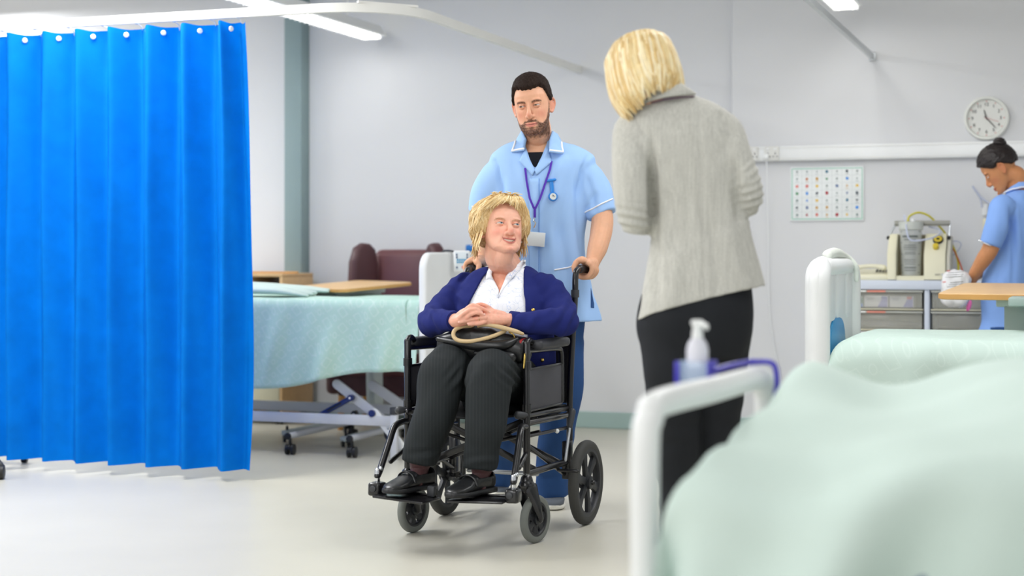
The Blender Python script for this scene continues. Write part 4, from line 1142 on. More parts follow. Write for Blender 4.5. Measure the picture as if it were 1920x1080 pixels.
# ------------------------------------------------------------------ wheelchair
PH = radians(22.5)
Cc = Vector((-0.172, 6.02, 0)); cr3 = Vector((cos(PH), -sin(PH), 0)); cf3 = Vector((-sin(PH), -cos(PH), 0))
def CH(a, b, z): return Cc + cr3 * a + cf3 * b + Vector((0, 0, z))
m_frame = mat('wheelchair_black', rgb(20, 20, 23), 0.28, var=0.08, coat=0.3)
m_tyre = mat('grey_tyre', rgb(112, 116, 112), 0.7, var=0.05)
m_tyre2 = mat('dark_tyre', rgb(62, 62, 60), 0.75, var=0.06)
m_rim = mat('wheel_rim', rgb(40, 42, 46), 0.45, var=0.06)
m_chrome = mat('chrome', rgb(214, 216, 220), 0.15, metal=1.0, var=0.02)
m_pad = mat('arm_pad_vinyl', rgb(54, 55, 60), 0.55, var=0.06, bump=0.08, bscale=300)
m_panel = mat('side_panel_cloth', rgb(70, 70, 76), 0.7, var=0.08, bump=0.1, bscale=400)
m_sling = mat('seat_nylon', rgb(26, 26, 29), 0.6, var=0.06)
wc = thing('wheelchair', 'black folding attendant wheelchair carrying the seated woman', 'wheelchair', CH(0, -0.24, 0), -PH)
def wt(name, pts, r, m_=None, seg=12, res=6, parent=None, **k):
    mb = MB(); mb.tube(pts, r, seg=seg, res=res, **k); return mb.build(name, m_ or m_frame, parent or wc)
def wheel(name, c, R_, tw, heading, m_t, spokes, hub_r, rim_w):
    """wheel with centre c, rolling along heading (unit), all parts under the wheel mesh"""
    ax = Vector((heading.y, -heading.x, 0))
    M = frame3(c, heading, ax)
    mb = MB()
    h = tw / 2
    mb.lathe([(R_ - tw * 0.9, -h * 0.7), (R_ - tw * 0.4, -h), (R_ - tw * .12, -h * 0.75), (R_, -h * 0.25), (R_, h * 0.25), (R_ - tw * .12, h * 0.75), (R_ - tw * 0.4, h), (R_ - tw * 0.9, h * 0.7)], M, seg=56, cap=False)
    n = 56; rg = 8
    mb.add([], [])
    o = mb.build(name, m_t, wc, angle=60)
    mb = MB(); r1, r0 = R_ - tw * 0.72, R_ - tw * 0.72 - rim_w
    prof = [(r1, -h * 0.75), (r1, h * 0.75), (r0 + 0.004, h * 0.8), (r0, h * 0.4), (r0, -h * 0.4), (r0 + 0.004, -h * 0.8), (r1, -h * 0.75)]
    mb.lathe(prof, M, seg=56, cap=False); mb.build('rim', m_rim, o)
    mb = MB(); mb.lathe([(0.008, -h * 1.3), (hub_r, -h * 1.1), (hub_r, h * 1.1), (0.008, h * 1.3)], M, seg=20); mb.build('hub', m_rim, o)
    mb = MB(); mb.lathe([(0.007, -h * 1.5), (0.007, h * 1.5)], M, seg=10); mb.build('axle_bolt', m_chrome, o)
    for k in range(spokes):
        a = 2 * pi * k / spokes + 0.3
        d = M.to_3x3() @ Vector((cos(a), sin(a), 0)); sd = M.to_3x3() @ Vector((-sin(a), cos(a), 0))
        mb = MB(); w0, w1 = hub_r * 0.5, hub_r * 0.8
        rings = []
        for r_, w_ in ((hub_r * 0.8, w0 * 1.3), ((r0 + hub_r) * 0.5, w0 * 1.0), (r0 + 0.003, w1 * 1.1)):
            q = c + d * r_
            rings.append([q + sd * w_ - ax * h * 0.35, q + sd * w_ + ax * h * 0.35, q + ax * h * 0.6, q - sd * w_ + ax * h * 0.35, q - sd * w_ - ax * h * 0.35, q - ax * h * 0.6])
        mb.loft(rings); mb.build('spoke', m_rim, o, angle=60)
    return o
hd = (cf3).normalized()
hd2 = (Matrix.Rotation(radians(-12), 3, 'Z') @ cf3)
cRc, cLc = CH(0.268, -0.028, 0.089), CH(-0.246, -0.052, 0.089)
wheel('front_castor', cRc, 0.089, 0.030, hd2, m_tyre, 7, 0.022, 0.014)
wheel('front_castor', cLc, 0.089, 0.030, hd2, m_tyre, 7, 0.022, 0.014)
for s, bb in ((1, -0.48), (-1, -0.48)):
    wheel('rear_wheel', CH(s * 0.305, bb, 0.167), 0.167, 0.040, hd, m_tyre2, 6, 0.026, 0.020)
# forks
for c, aa in ((cRc, 0.245), (cLc, -0.245)):
    st = CH(aa, 0.0, 0.215)
    ax = Vector((hd2.y, -hd2.x, 0))
    mb = MB(); mb.ball(st, (0.030, 0.030, 0.028)); top_ = st + Vector((0, 0, -0.012))
    mb.tube([st + Vector((0, 0, 0.02)), st + Vector((0, 0, -0.01))], 0.024, seg=14, smooth=False)
    o = mb.build('castor_fork', m_frame, wc)
    for s in (-1, 1):
        mb = MB(); q0 = st - Vector((0, 0, 0.01)) + ax * s * 0.022; q1 = c + ax * s * 0.027
        mid = q0.lerp(q1, 0.5) + ax * s * 0.004
        mb.tube([q0, mid, q1], [0.019, 0.016, 0.013], seg=12, ell=[2.0, 1.6, 1.0], up=hd2); 
        for k, p_ in enumerate(mb.v):       # flatten the fork blade across the wheel
            p_ = Vector(p_); t_ = max(0, min(1, (p_ - q0).dot(q1 - q0) / (q1 - q0).length_squared)); b_ = q0.lerp(q1, t_)
            dv = (p_ - b_).dot(ax); mb.v[k] = tuple(p_ - ax * dv * 0.62)
        mb.build('fork_blade', m_frame, o)
    mb = MB(); mb.tube([st + Vector((0, 0, 0.02)), st + Vector((0, 0, 0.045))], 0.0135, seg=14, smooth=False, rnd=False); mb.build('stem_bearing', m_chrome, o)
# side frames
for s in (-1, 1):
    a = 0.245 * s
    ar = 0.262 if s > 0 else -0.215       # back canes
    wt('front_post', [CH(a, 0, 0.245), CH(a, 0, 0.74)], 0.0135, smooth=False, seg=14)
    wt('arm_tube', [CH(a, 0.0, 0.72), CH(a, -0.005, 0.745), CH(a, -0.03, 0.752), CH(a, -0.06, 0.735)], 0.012)
    wt('arm_frame', [CH(a, -0.01, 0.715), CH(a, -0.05, 0.713), CH(a, -0.31, 0.706), CH(a, -0.355, 0.69), CH(a, -0.365, 0.64), CH(a, -0.365, 0.5)], 0.0105)
    # pad
    mb = MB(); rot = Matrix((cr3, -cf3, Vector((0, 0, 1)))).transposed()
    mb.box(CH(a + 0.014 * s, -0.20, 0.732), (0.06, 0.31, 0.036), rot, bev=0.015, seg=4); mb.build('arm_pad', m_pad, wc)
    mb = MB(); mb.box(CH(a, -0.185, 0.567), (0.008, 0.34, 0.150), rot, bev=0.002); o = mb.build('side_panel', m_panel, wc)
    for z_, h_ in ((0.645, 0.008), (0.489, 0.008)):
        mb = MB(); mb.box(CH(a, -0.185, z_), (0.014, 0.35, h_), rot, bev=0.002); mb.build('panel_trim', m_frame, o)
    for b_ in (-0.012, -0.358):
        mb = MB(); mb.box(CH(a, b_, 0.567), (0.014, 0.008, 0.156), rot, bev=0.002); mb.build('panel_trim', m_frame, o)
    for z_ in (0.66, 0.50):
        wt('clamp', [CH(a, 0, z_ - 0.015), CH(a, 0, z_ + 0.015)], 0.017, smooth=False, rnd=False)
    wt('clamp_knob', [CH(a + 0.0, 0.015, 0.478), CH(a - 0.02, 0.035, 0.478)], [0.011, 0.016], m_dark, smooth=False)
    wt('seat_rail', [CH(a * 0.96, 0.02, 0.472), CH(a * 0.96, -0.46, 0.462)], 0.0125, smooth=False)
    wt('seat_rail', [CH(a, 0.0, 0.445), CH(a, -0.46, 0.435)], 0.0115, smooth=False)
    wt('lower_rail', [CH(a, 0.0, 0.258), CH(a, -0.46, 0.252)], 0.0135, smooth=False)
    wt('diagonal_brace', [CH(a * .98, -0.02, 0.36), CH(a * .98, -0.42, 0.20)], 0.008, smooth=False)
    wt('back_cane', [CH(a, -0.46, 0.2), CH(a, -0.455, 0.46), CH((a + ar) / 2, -0.46, 0.7), CH(ar, -0.47, 0.9), CH(ar, -0.475, 0.975), CH(ar, -0.49, 1.005), CH(ar, -0.53, 1.012)], 0.0125, seg=14)
    wt('hand_grip', [CH(ar, -0.525, 1.012), CH(ar, -0.64, 1.010)], 0.0165, m_black, smooth=False, seg=16)
    wt('cane_sleeve', [CH(ar, -0.472, 0.9), CH(ar, -0.472, 0.93)], 0.0165, m_dark, smooth=False, rnd=False)
    mb = MB(); mb.box(CH(a, -0.43, 0.26), (0.03, 0.05, 0.15), rot, bev=0.005); mb.build('axle_bracket', m_frame, wc)
    wt('axle', [CH(a, -0.48, 0.167), CH(s * 0.335, -0.48, 0.167)], 0.010, smooth=False)
    wt('axle_strut', [CH(a, -0.46, 0.25), CH(a * 1.05, -0.48, 0.167)], 0.014, smooth=False)
    # brake
    o = wt('brake_lever', [CH(a + 0.03 * s, -0.33, 0.27), CH(a + 0.035 * s, -0.35, 0.36), CH(a + 0.035 * s, -0.37, 0.42)], 0.0055, m_steel)
    wt('brake_grip', [CH(a + 0.035 * s, -0.365, 0.40), CH(a + 0.037 * s, -0.385, 0.455)], [0.011, 0.014], m_dark, smooth=False, parent=o)
    wt('brake_shoe', [CH(a + 0.01 * s, -0.30, 0.235), CH(a + 0.09 * s, -0.30, 0.235)], 0.006, smooth=False, parent=o)
    # leg rest hanger: swings forward to a foot plate
    hx = (CH(0.285, 0.225, 0) if s > 0 else CH(-0.24, 0.262, 0))
    hz = 0.224
    hp = Vector((hx.x, hx.y, hz))
    p0 = CH(a, 0.012, 0.435)
    o = wt('leg_rest', [p0, CH(a, 0.05, 0.436), p0.lerp(Vector((hp.x, hp.y, 0.435)), 0.42) + Vector((0, 0, -0.012)), p0.lerp(Vector((hp.x, hp.y, 0.435)), 0.62) + Vector((0, 0, -0.07)), Vector((hp.x, hp.y, 0)).lerp(Vector((p0.x, p0.y, 0)), 0.1) + Vector((0, 0, 0.28)), hp + Vector((0, 0, 0.035))], 0.0125, seg=14)
    wt('leg_extension', [hp + Vector((0, 0, 0.055)), hp + Vector((0, 0, 0.0))], 0.0098, m_chrome, smooth=False, parent=o)
    wt('hanger_clamp', [CH(a, 0.005, 0.335), p0.lerp(Vector((hp.x, hp.y, 0.33)), 0.55) + Vector((0, 0, -0.08))], 0.009, smooth=False, parent=o)
    mb = MB(); mb.ball(hp + Vector((0.012, 0.01, 0.06)), 0.009, seg=10, rings=6); mb.build('lock_bolt', m_steel, o)
    fr = Matrix.Rotation(-PH + (radians(6) if s > 0 else radians(-4)), 3, 'Z') @ Matrix.Rotation(radians(3 if s < 0 else -1), 3, 'Y')
    mb = MB(); mb.box(hp + Vector((0, -0.005, -0.012)), (0.05, 0.06, 0.05), fr, bev=0.01, seg=3); h = mb.build('foot_plate_hinge', m_frame, o)
    mb = MB(); mb.lathe([(0.012, 0), (0.012, 0.006), (0.008, 0.008)], frame3(hp + fr @ Vector((-0.004 * s, -0.035, -0.008)), fr @ Vector((1, 0, 0)), fr @ Vector((0, -1, 0))), seg=14); mb.build('hinge_cap', m_dark, h)
    mb = MB(); mb.box(hp + fr @ Vector((-0.125 * s, 0.0, -0.030)), (0.21, 0.135, 0.010), fr, bev=0.004); fp = mb.build('foot_plate', m_frame, wc)
    mb = MB(); mb.tube([hp + fr @ Vector((-0.02 * s, 0.055, -0.022)), hp + fr @ Vector((-0.21 * s, 0.065, -0.022))], 0.004, seg=8, smooth=False); mb.build('plate_rib', m_frame, fp)
    mb = MB(); mb.box(hp + fr @ Vector((-0.2 * s, 0.05, -0.005)), (0.03, 0.02, 0.04), fr, bev=0.006); mb.build('heel_stop', m_dark, fp)
# folding cross brace
for b_ in (-0.12, -0.36):
    for s in (-1, 1):
        mb = MB(); p, q = CH(-0.24 * s, b_ - 0.008 * s, 0.255), CH(0.235 * s, b_ - 0.008 * s, 0.462)
        d = (q - p); L_ = d.length; d.normalize(); z_ = cf3.cross(d)
        rot = Matrix((d, cf3, z_)).transposed(); mb.box((p + q) / 2, (L_, 0.008, 0.026), rot, bev=0.002); mb.build('cross_brace', m_frame, wc)
    mb = MB(); mb.lathe([(0.010, -0.016), (0.010, 0.016), (0.006, 0.019)], frame3(CH(0, b_, 0.358), cr3, cf3), seg=12); mb.build('brace_bolt', m_chrome, wc)
for s in (-1, 1):
    mb = MB(); p, q = CH(0.24 * s, -0.14, 0.40), CH(0.02 * s, -0.13, 0.345); mb.tube([p, q], 0.007, seg=8, smooth=False); mb.build('link_bar', m_frame, wc)
    mb = MB(); mb.ball(CH(0.235 * s, -0.31, 0.385) + cr3 * 0.012 * s, 0.009, seg=10, rings=6); mb.build('frame_bolt', m_white, wc)
    wt('link_bar', [CH(0.24 * s, -0.02, 0.395), CH(0.24 * s, -0.44, 0.385)], 0.007, smooth=False)
# seat and back slings
mb = MB()
mb.grid(lambda a, b: CH(-0.235 + 0.47 * a, 0.01 - 0.45 * b, 0.478 - 0.02 * sin(pi * a)), 14, 10); mb.build('seat_sling', m_sling, wc, thick=0.006)
mb = MB()
mb.grid(lambda a, b: CH(-0.235 + 0.02 * b + (0.47 + 0.007 * b) * a, -0.46 - 0.01 * b - 0.03 * sin(pi * a), 0.48 + 0.42 * b), 14, 10); mb.build('back_sling', m_sling, wc, thick=0.006)
wt('attendant_brake', [CH(0.10, -0.47, 0.19), CH(-0.2, -0.47, 0.19)], 0.009, m_steel, smooth=False)
# ------------------------------------------------------------------ figure tools
from mathutils.bvhtree import BVHTree
def fuse(mb, voxel):
    """closed shapes -> one continuous skin"""
    me = bpy.data.meshes.new('fuse'); me.from_pydata(mb.v, [], mb.f); me.update()
    bm = bmesh.new(); bm.from_mesh(me); bmesh.ops.recalc_face_normals(bm, faces=bm.faces); bm.to_mesh(me); bm.free()
    ob = bpy.data.objects.new('fuse', me); C.objects.link(ob)
    md = ob.modifiers.new('r', 'REMESH'); md.mode = 'VOXEL'; md.voxel_size = voxel; md.adaptivity = 0
    dg = bpy.context.evaluated_depsgraph_get()
    m2 = bpy.data.meshes.new_from_object(ob.evaluated_get(dg))
    Vv = np.empty(len(m2.vertices) * 3); m2.vertices.foreach_get('co', Vv); Vv = Vv.reshape(-1, 3)
    Ff = [tuple(p.vertices) for p in m2.polygons]
    bpy.data.objects.remove(ob); bpy.data.meshes.remove(me); bpy.data.meshes.remove(m2)
    return Vv, Ff
def edges_of(F_):
    e = set()
    for f in F_:
        for i in range(len(f)):
            a, b = f[i - 1], f[i]
            e.add((a, b) if a < b else (b, a))
    return np.array(list(e))
def smooth(Vv, F_, it, lam=0.5, w=None):
    E = edges_of(F_); n = len(Vv)
    deg = np.bincount(E.ravel(), minlength=n).astype(float); deg[deg == 0] = 1
    for _ in range(it):
        acc = np.zeros_like(Vv)
        for k in range(3):
            acc[:, k] = np.bincount(E[:, 0], Vv[E[:, 1], k], n) + np.bincount(E[:, 1], Vv[E[:, 0], k], n)
        d = (acc / deg[:, None] - Vv) * lam
        Vv = Vv + (d if w is None else d * w[:, None])
    return Vv
def normals(Vv, F_):
    T = np.array([(f[0], f[i], f[i + 1]) for f in F_ for i in range(1, len(f) - 1)])
    fn = np.cross(Vv[T[:, 1]] - Vv[T[:, 0]], Vv[T[:, 2]] - Vv[T[:, 0]])
    N_ = np.zeros_like(Vv)
    for k in range(3):
        for c in range(3): N_[:, c] += np.bincount(T[:, k], fn[:, c], len(Vv))
    l = np.linalg.norm(N_, axis=1); l[l == 0] = 1
    return N_ / l[:, None]
def vnoise(p, seed=0):
    """smooth value noise in [-1,1], p is (n,3)"""
    p = np.asarray(p, float); i = np.floor(p).astype(np.int64); f = p - i; f = f * f * (3 - 2 * f)
    def h(ix, iy, iz):
        x = (ix * 374761393 + iy * 668265263 + iz * 2147483647 + seed * 1274126177) & 0xffffffff
        x = ((x ^ (x >> 13)) * 1274126177) & 0xffffffff
        return ((x ^ (x >> 16)) & 0xffff) / 32767.5 - 1
    r = 0
    for dx in (0, 1):
        for dy in (0, 1):
            for dz in (0, 1):
                w = (f[:, 0] if dx else 1 - f[:, 0]) * (f[:, 1] if dy else 1 - f[:, 1]) * (f[:, 2] if dz else 1 - f[:, 2])
                r = r + w * h(i[:, 0] + dx, i[:, 1] + dy, i[:, 2] + dz)
    return r
def ridge(p, seed=0):
    """soft sharp-crested folds"""
    return 1 - 2 * np.abs(vnoise(p, seed)) 
def pix(Vv):
    return np.stack([960 + F * Vv[:, 0] / Vv[:, 1], HZ - F * (Vv[:, 2] - CAMH) / Vv[:, 1]], 1)
def inpoly(p, poly):
    x, y = p[:, 0], p[:, 1]; r = np.zeros(len(p), bool); n = len(poly)
    for i in range(n):
        x0, y0 = poly[i - 1]; x1, y1 = poly[i]
        c = ((y0 > y) != (y1 > y))
        with np.errstate(divide='ignore', invalid='ignore'):
            r ^= c & (x < (x1 - x0) * (y - y0) / (y1 - y0 + 1e-12) + x0)
    return r
def cut(Vv, F_, kill):
    keep = [f for f in F_ if not all(kill[i] for i in f)]
    used = np.zeros(len(Vv), bool)
    for f in keep: used[list(f)] = True
    idx = np.cumsum(used) - 1
    V2, F2 = Vv[used], [tuple(int(idx[i]) for i in f) for f in keep]
    cnt = {}
    for f in F2:
        for i in range(len(f)):
            e = (min(f[i - 1], f[i]), max(f[i - 1], f[i])); cnt[e] = cnt.get(e, 0) + 1
    B = np.array([e for e, c in cnt.items() if c == 1])
    if len(B):                                  # run a smooth hem along the cut
        deg = np.bincount(B.ravel(), minlength=len(V2)).astype(float); on = deg > 0; deg[~on] = 1
        for _ in range(14):
            acc = np.zeros_like(V2)
            for k in range(3): acc[:, k] = np.bincount(B[:, 0], V2[B[:, 1], k], len(V2)) + np.bincount(B[:, 1], V2[B[:, 0], k], len(V2))
            V2 = np.where(on[:, None], V2 * .5 + .5 * acc / deg[:, None], V2)
    return V2, F2
def ring(c, ax, hw, ay, hd, n=28, p=2.3):
    c, ax, ay = Vector(c), Vector(ax), Vector(ay); out = []
    for k in range(n):
        a = 2 * pi * k / n; ca, sa = cos(a), sin(a)
        out.append(c + ax * (hw * abs(ca) ** (2 / p) * (1 if ca >= 0 else -1)) + ay * (hd * abs(sa) ** (2 / p) * (1 if sa >= 0 else -1)))
    return out
def torso(mb, specs, n=28, res=4, p=2.3):
    """specs: (centre, across axis, half width, fore axis, half depth); splined between"""
    k = len(specs); rings = []
    def cr(a, b, c, d, t): return 0.5 * ((2 * b) + (c - a) * t + (2 * a - 5 * b + 4 * c - d) * t * t + (3 * b - a - 3 * c + d) * t ** 3)
    S = [(np.array(c), np.array(ax), hw, np.array(ay), hd) for c, ax, hw, ay, hd in specs]
    for i in range(k - 1):
        q = [S[max(i - 1, 0)], S[i], S[i + 1], S[min(i + 2, k - 1)]]
        for j in range(res):
            t = j / res
            v = [cr(q[0][m], q[1][m], q[2][m], q[3][m], t) for m in range(5)]
            rings.append(ring(v[0], v[1] / np.linalg.norm(v[1]), v[2], v[3] / np.linalg.norm(v[3]), v[4], n, p))
    v = S[-1]; rings.append(ring(v[0], v[1], v[2], v[3], v[4], n, p))
    mb.loft(rings)
class Surf:
    """garment or skin surface that other details are laid on"""
    def __init__(s, Vv, F_):
        s.t = BVHTree.FromPolygons([Vector(v) for v in Vv], [tuple(int(i) for i in f) for f in F_])
        s.o = Vector((0, 0, CAMH)); s.last = None
    def at(s, px, py, off=0.0):
        d = Vector(((px - 960) / F, 1, -(py - HZ) / F)).normalized()
        h = s.t.ray_cast(s.o, d)
        if h[0] is None:
            q = s.last if s.last is not None else 6.5
            return P(px, py, q), -d
        s.last = h[0].y
        n = h[1] if h[1].dot(d) < 0 else -h[1]
        return h[0] + n * off, n
    def line(s, pts, off=0.002, step=4.0):
        out = []
        for i in range(len(pts) - 1):
            a, b = pts[i], pts[i + 1]; n = max(1, int(math.hypot(b[0] - a[0], b[1] - a[1]) / step))
            for k in range(n): out.append(s.at(a[0] + (b[0] - a[0]) * k / n, a[1] + (b[1] - a[1]) * k / n, off)[0])
        out.append(s.at(*pts[-1], off)[0])
        return out
    def patch(s, poly, off=0.004, th=0.003, step=3.0, bulge=0.0):
        """cloth piece with this outline lying on the surface, real thickness"""
        bm = bmesh.new(); out = []
        for i in range(len(poly)):
            a, b = poly[i], poly[(i + 1) % len(poly)]; n = max(1, int(math.hypot(b[0] - a[0], b[1] - a[1]) / step))
            for k in range(n): out.append(bm.verts.new((a[0] + (b[0] - a[0]) * k / n, a[1] + (b[1] - a[1]) * k / n, 0)))
        bm.faces.new(out); bmesh.ops.triangulate(bm, faces=bm.faces[:])
        for _ in range(4):
            lg = [e for e in bm.edges if e.calc_length() > step * 1.7]
            if not lg: break
            bmesh.ops.subdivide_edges(bm, edges=lg, cuts=1); bmesh.ops.triangulate(bm, faces=bm.faces[:])
        bm.verts.index_update()
        T_, B_ = [], []
        for v in bm.verts:
            q, n = s.at(v.co.x, v.co.y, 0)
            e = 0.0 if v.is_boundary else bulge
            T_.append(q + n * (off + e)); B_.append(q + n * (off - th))
        n_ = len(T_); fs = []
        for f in bm.faces:
            ii = [v.index for v in f.verts]
            fs.append(tuple(ii[::-1])); fs.append(tuple(i + n_ for i in ii))
        for e in bm.edges:
            if e.is_boundary: a, b = e.verts[0].index, e.verts[1].index; fs.append((a, b, b + n_, a + n_))
        bm.free()
        mb = MB(); mb.add(T_ + B_, fs)
        bm2 = bmesh.new(); me = bpy.data.meshes.new('p'); me.from_pydata(mb.v, [], mb.f); bm2.from_mesh(me); bmesh.ops.recalc_face_normals(bm2, faces=bm2.faces); bm2.to_mesh(me); bm2.free()
        mb = MB(); mb.add([v.co.copy() for v in me.vertices], [tuple(p_.vertices) for p_ in me.polygons]); bpy.data.meshes.remove(me)
        return mb
def flat_ribbon(mb, pts, nrm, w, th=0.0015):
    rings = []
    for i, p in enumerate(pts):
        d = (pts[min(i + 1, len(pts) - 1)] - pts[max(i - 1, 0)]).normalized(); s_ = d.cross(nrm).normalized() * w / 2; n = nrm.normalized() * th
        rings.append([p - s_, p + s_, p + s_ + n, p - s_ + n])
    mb.loft(rings)

# ---- heads
def head_frame(origin, forward, up, s=1.0):
    y = -Vector(forward).normalized(); z = Vector(up); z = (z - y * z.dot(y)).normalized(); x = y.cross(z)
    M = Matrix((x * s, y * s, z * s)).transposed().to_4x4(); M.translation = Vector(origin); return M
def head_mb(M, jaw=1.0, nose=1.0, chin=1.0, ears=True, lips=1.0, cheek=0.0, smile=0.0, open_=0.0, mz=0.0):
    mb = MB()
    mb.ball((0, .012, .033), (.0765, .098, .090), seg=28, rings=18)
    rr_ = [(-.119, .018, -.084, -.055), (-.112, .033 * chin, -.091, -.035), (-.095, .046 * jaw, -.0925, -.010), (-.075, .055 * jaw, -.089, .025), (-.045, .064 * jaw ** .5, -.086, .05), (-.015, .0695, -.085, .06), (.015, .071, -.087, .07), (.045, .070, -.087, .07), (.07, .062, -.078, .06)]
    mb.loft([ring((0, (yf + yb) / 2, z), (1, 0, 0), hw, (0, 1, 0), (yb - yf) / 2, 32, 2.25) for z, hw, yf, yb in rr_])
    n = nose
    mb.tube([(0, -.080, .016), (0, -.092, -.010), (0, -.1035, -.032), (0, -.100, -.045)], [.0075 * n, .0085 * n, .0115 * n, .0095 * n], seg=14)
    for s in (-1, 1):
        mb.ball((s * .0125 * n, -.0925, -.0425), (.0085 * n, .011, .0085 * n), seg=12, rings=8)
        if ears:
            E = Matrix.Translation((s * .0755, .012, -.006)) @ Matrix.Rotation(s * radians(-22), 4, 'Z') @ Matrix.Rotation(radians(-10), 4, 'X')
            e = MB(); e.ball((0, 0, 0), (.006, .016, .028), seg=14, rings=10)
            e.tube([(s * .003, -.012, -.004), (s * .006, -.013, .016), (s * .008, -.002, .030), (s * .009, .013, .022), (s * .008, .017, .004), (s * .005, .010, -.016), (s * .003, -.002, -.028), (0, -.010, -.022)], [.003, .004, .0045, .0045, .0042, .0045, .006, .004], seg=8)
            mb.join(e, E)
        if cheek: mb.ball((s * .040, -.066, -.032), (.022, .018 + cheek, .022), seg=14, rings=10)
        mb.ball((s * .03, -.0775, .024), (.022, .011, .008), seg=12, rings=8)
    up_ = [(-.026, -.0805, -.0745), (-.012, -.0915, -.0705), (0, -.0935, -.0715), (.012, -.0915, -.0705), (.026, -.0805, -.0745)]
    lo_ = [(-.024, -.0805, -.0765), (-.011, -.0905, -.0815), (0, -.0925, -.0825), (.011, -.0905, -.0815), (.024, -.0805, -.0765)]
    if mz:
        up_ = [(a_, b_, c_ + mz) for a_, b_, c_ in up_]; lo_ = [(a_, b_, c_ + mz) for a_, b_, c_ in lo_]
    if smile or open_:
        up_ = [(px_ * (1 + .08 * (abs(px_) > .02)), py_ + .002 * (abs(px_) > .02), pz_ + smile * (px_ / .026) ** 2 - (0 if abs(px_) > .02 else .001)) for px_, py_, pz_ in up_]
        lo_ = [(px_ * (1 + .08 * (abs(px_) > .02)), py_ + .002 * (abs(px_) > .02), pz_ + smile * (px_ / .026) ** 2 - open_ * (1 - (px_ / .026) ** 2)) for px_, py_, pz_ in lo_]
    mb.tube(up_, [.0022, .0042 * lips, .0044 * lips, .0042 * lips, .0022], seg=10)
    mb.tube(lo_, [.0022, .0052 * lips, .0058 * lips, .0052 * lips, .0022], seg=10)
    mb.ball((0, -.083, -.106), (.018 * chin, .013, .013), seg=14, rings=8)
    o = MB(); return o.join(mb, M)
def sstep(a, b, x):
    t = np.clip((x - a) / (b - a), 0, 1); return t * t * (3 - 2 * t)
def refine(Vv, F_, sel, cuts=1):
    me = bpy.data.meshes.new('r'); me.from_pydata(Vv.tolist(), [], F_)
    bm = bmesh.new(); bm.from_mesh(me); bm.verts.ensure_lookup_table()
    ed = [e for e in bm.edges if sel[e.verts[0].index] and sel[e.verts[1].index]]
    bmesh.ops.subdivide_edges(bm, edges=ed, cuts=cuts, use_grid_fill=True)
    bm.to_mesh(me); bm.free()
    A = np.empty(len(me.vertices) * 3); me.vertices.foreach_get('co', A)
    F2 = [tuple(p.vertices) for p in me.polygons]; bpy.data.meshes.remove(me)
    return A.reshape(-1, 3), F2
EYE = (.0315, -.0735, .002); ER = .0125
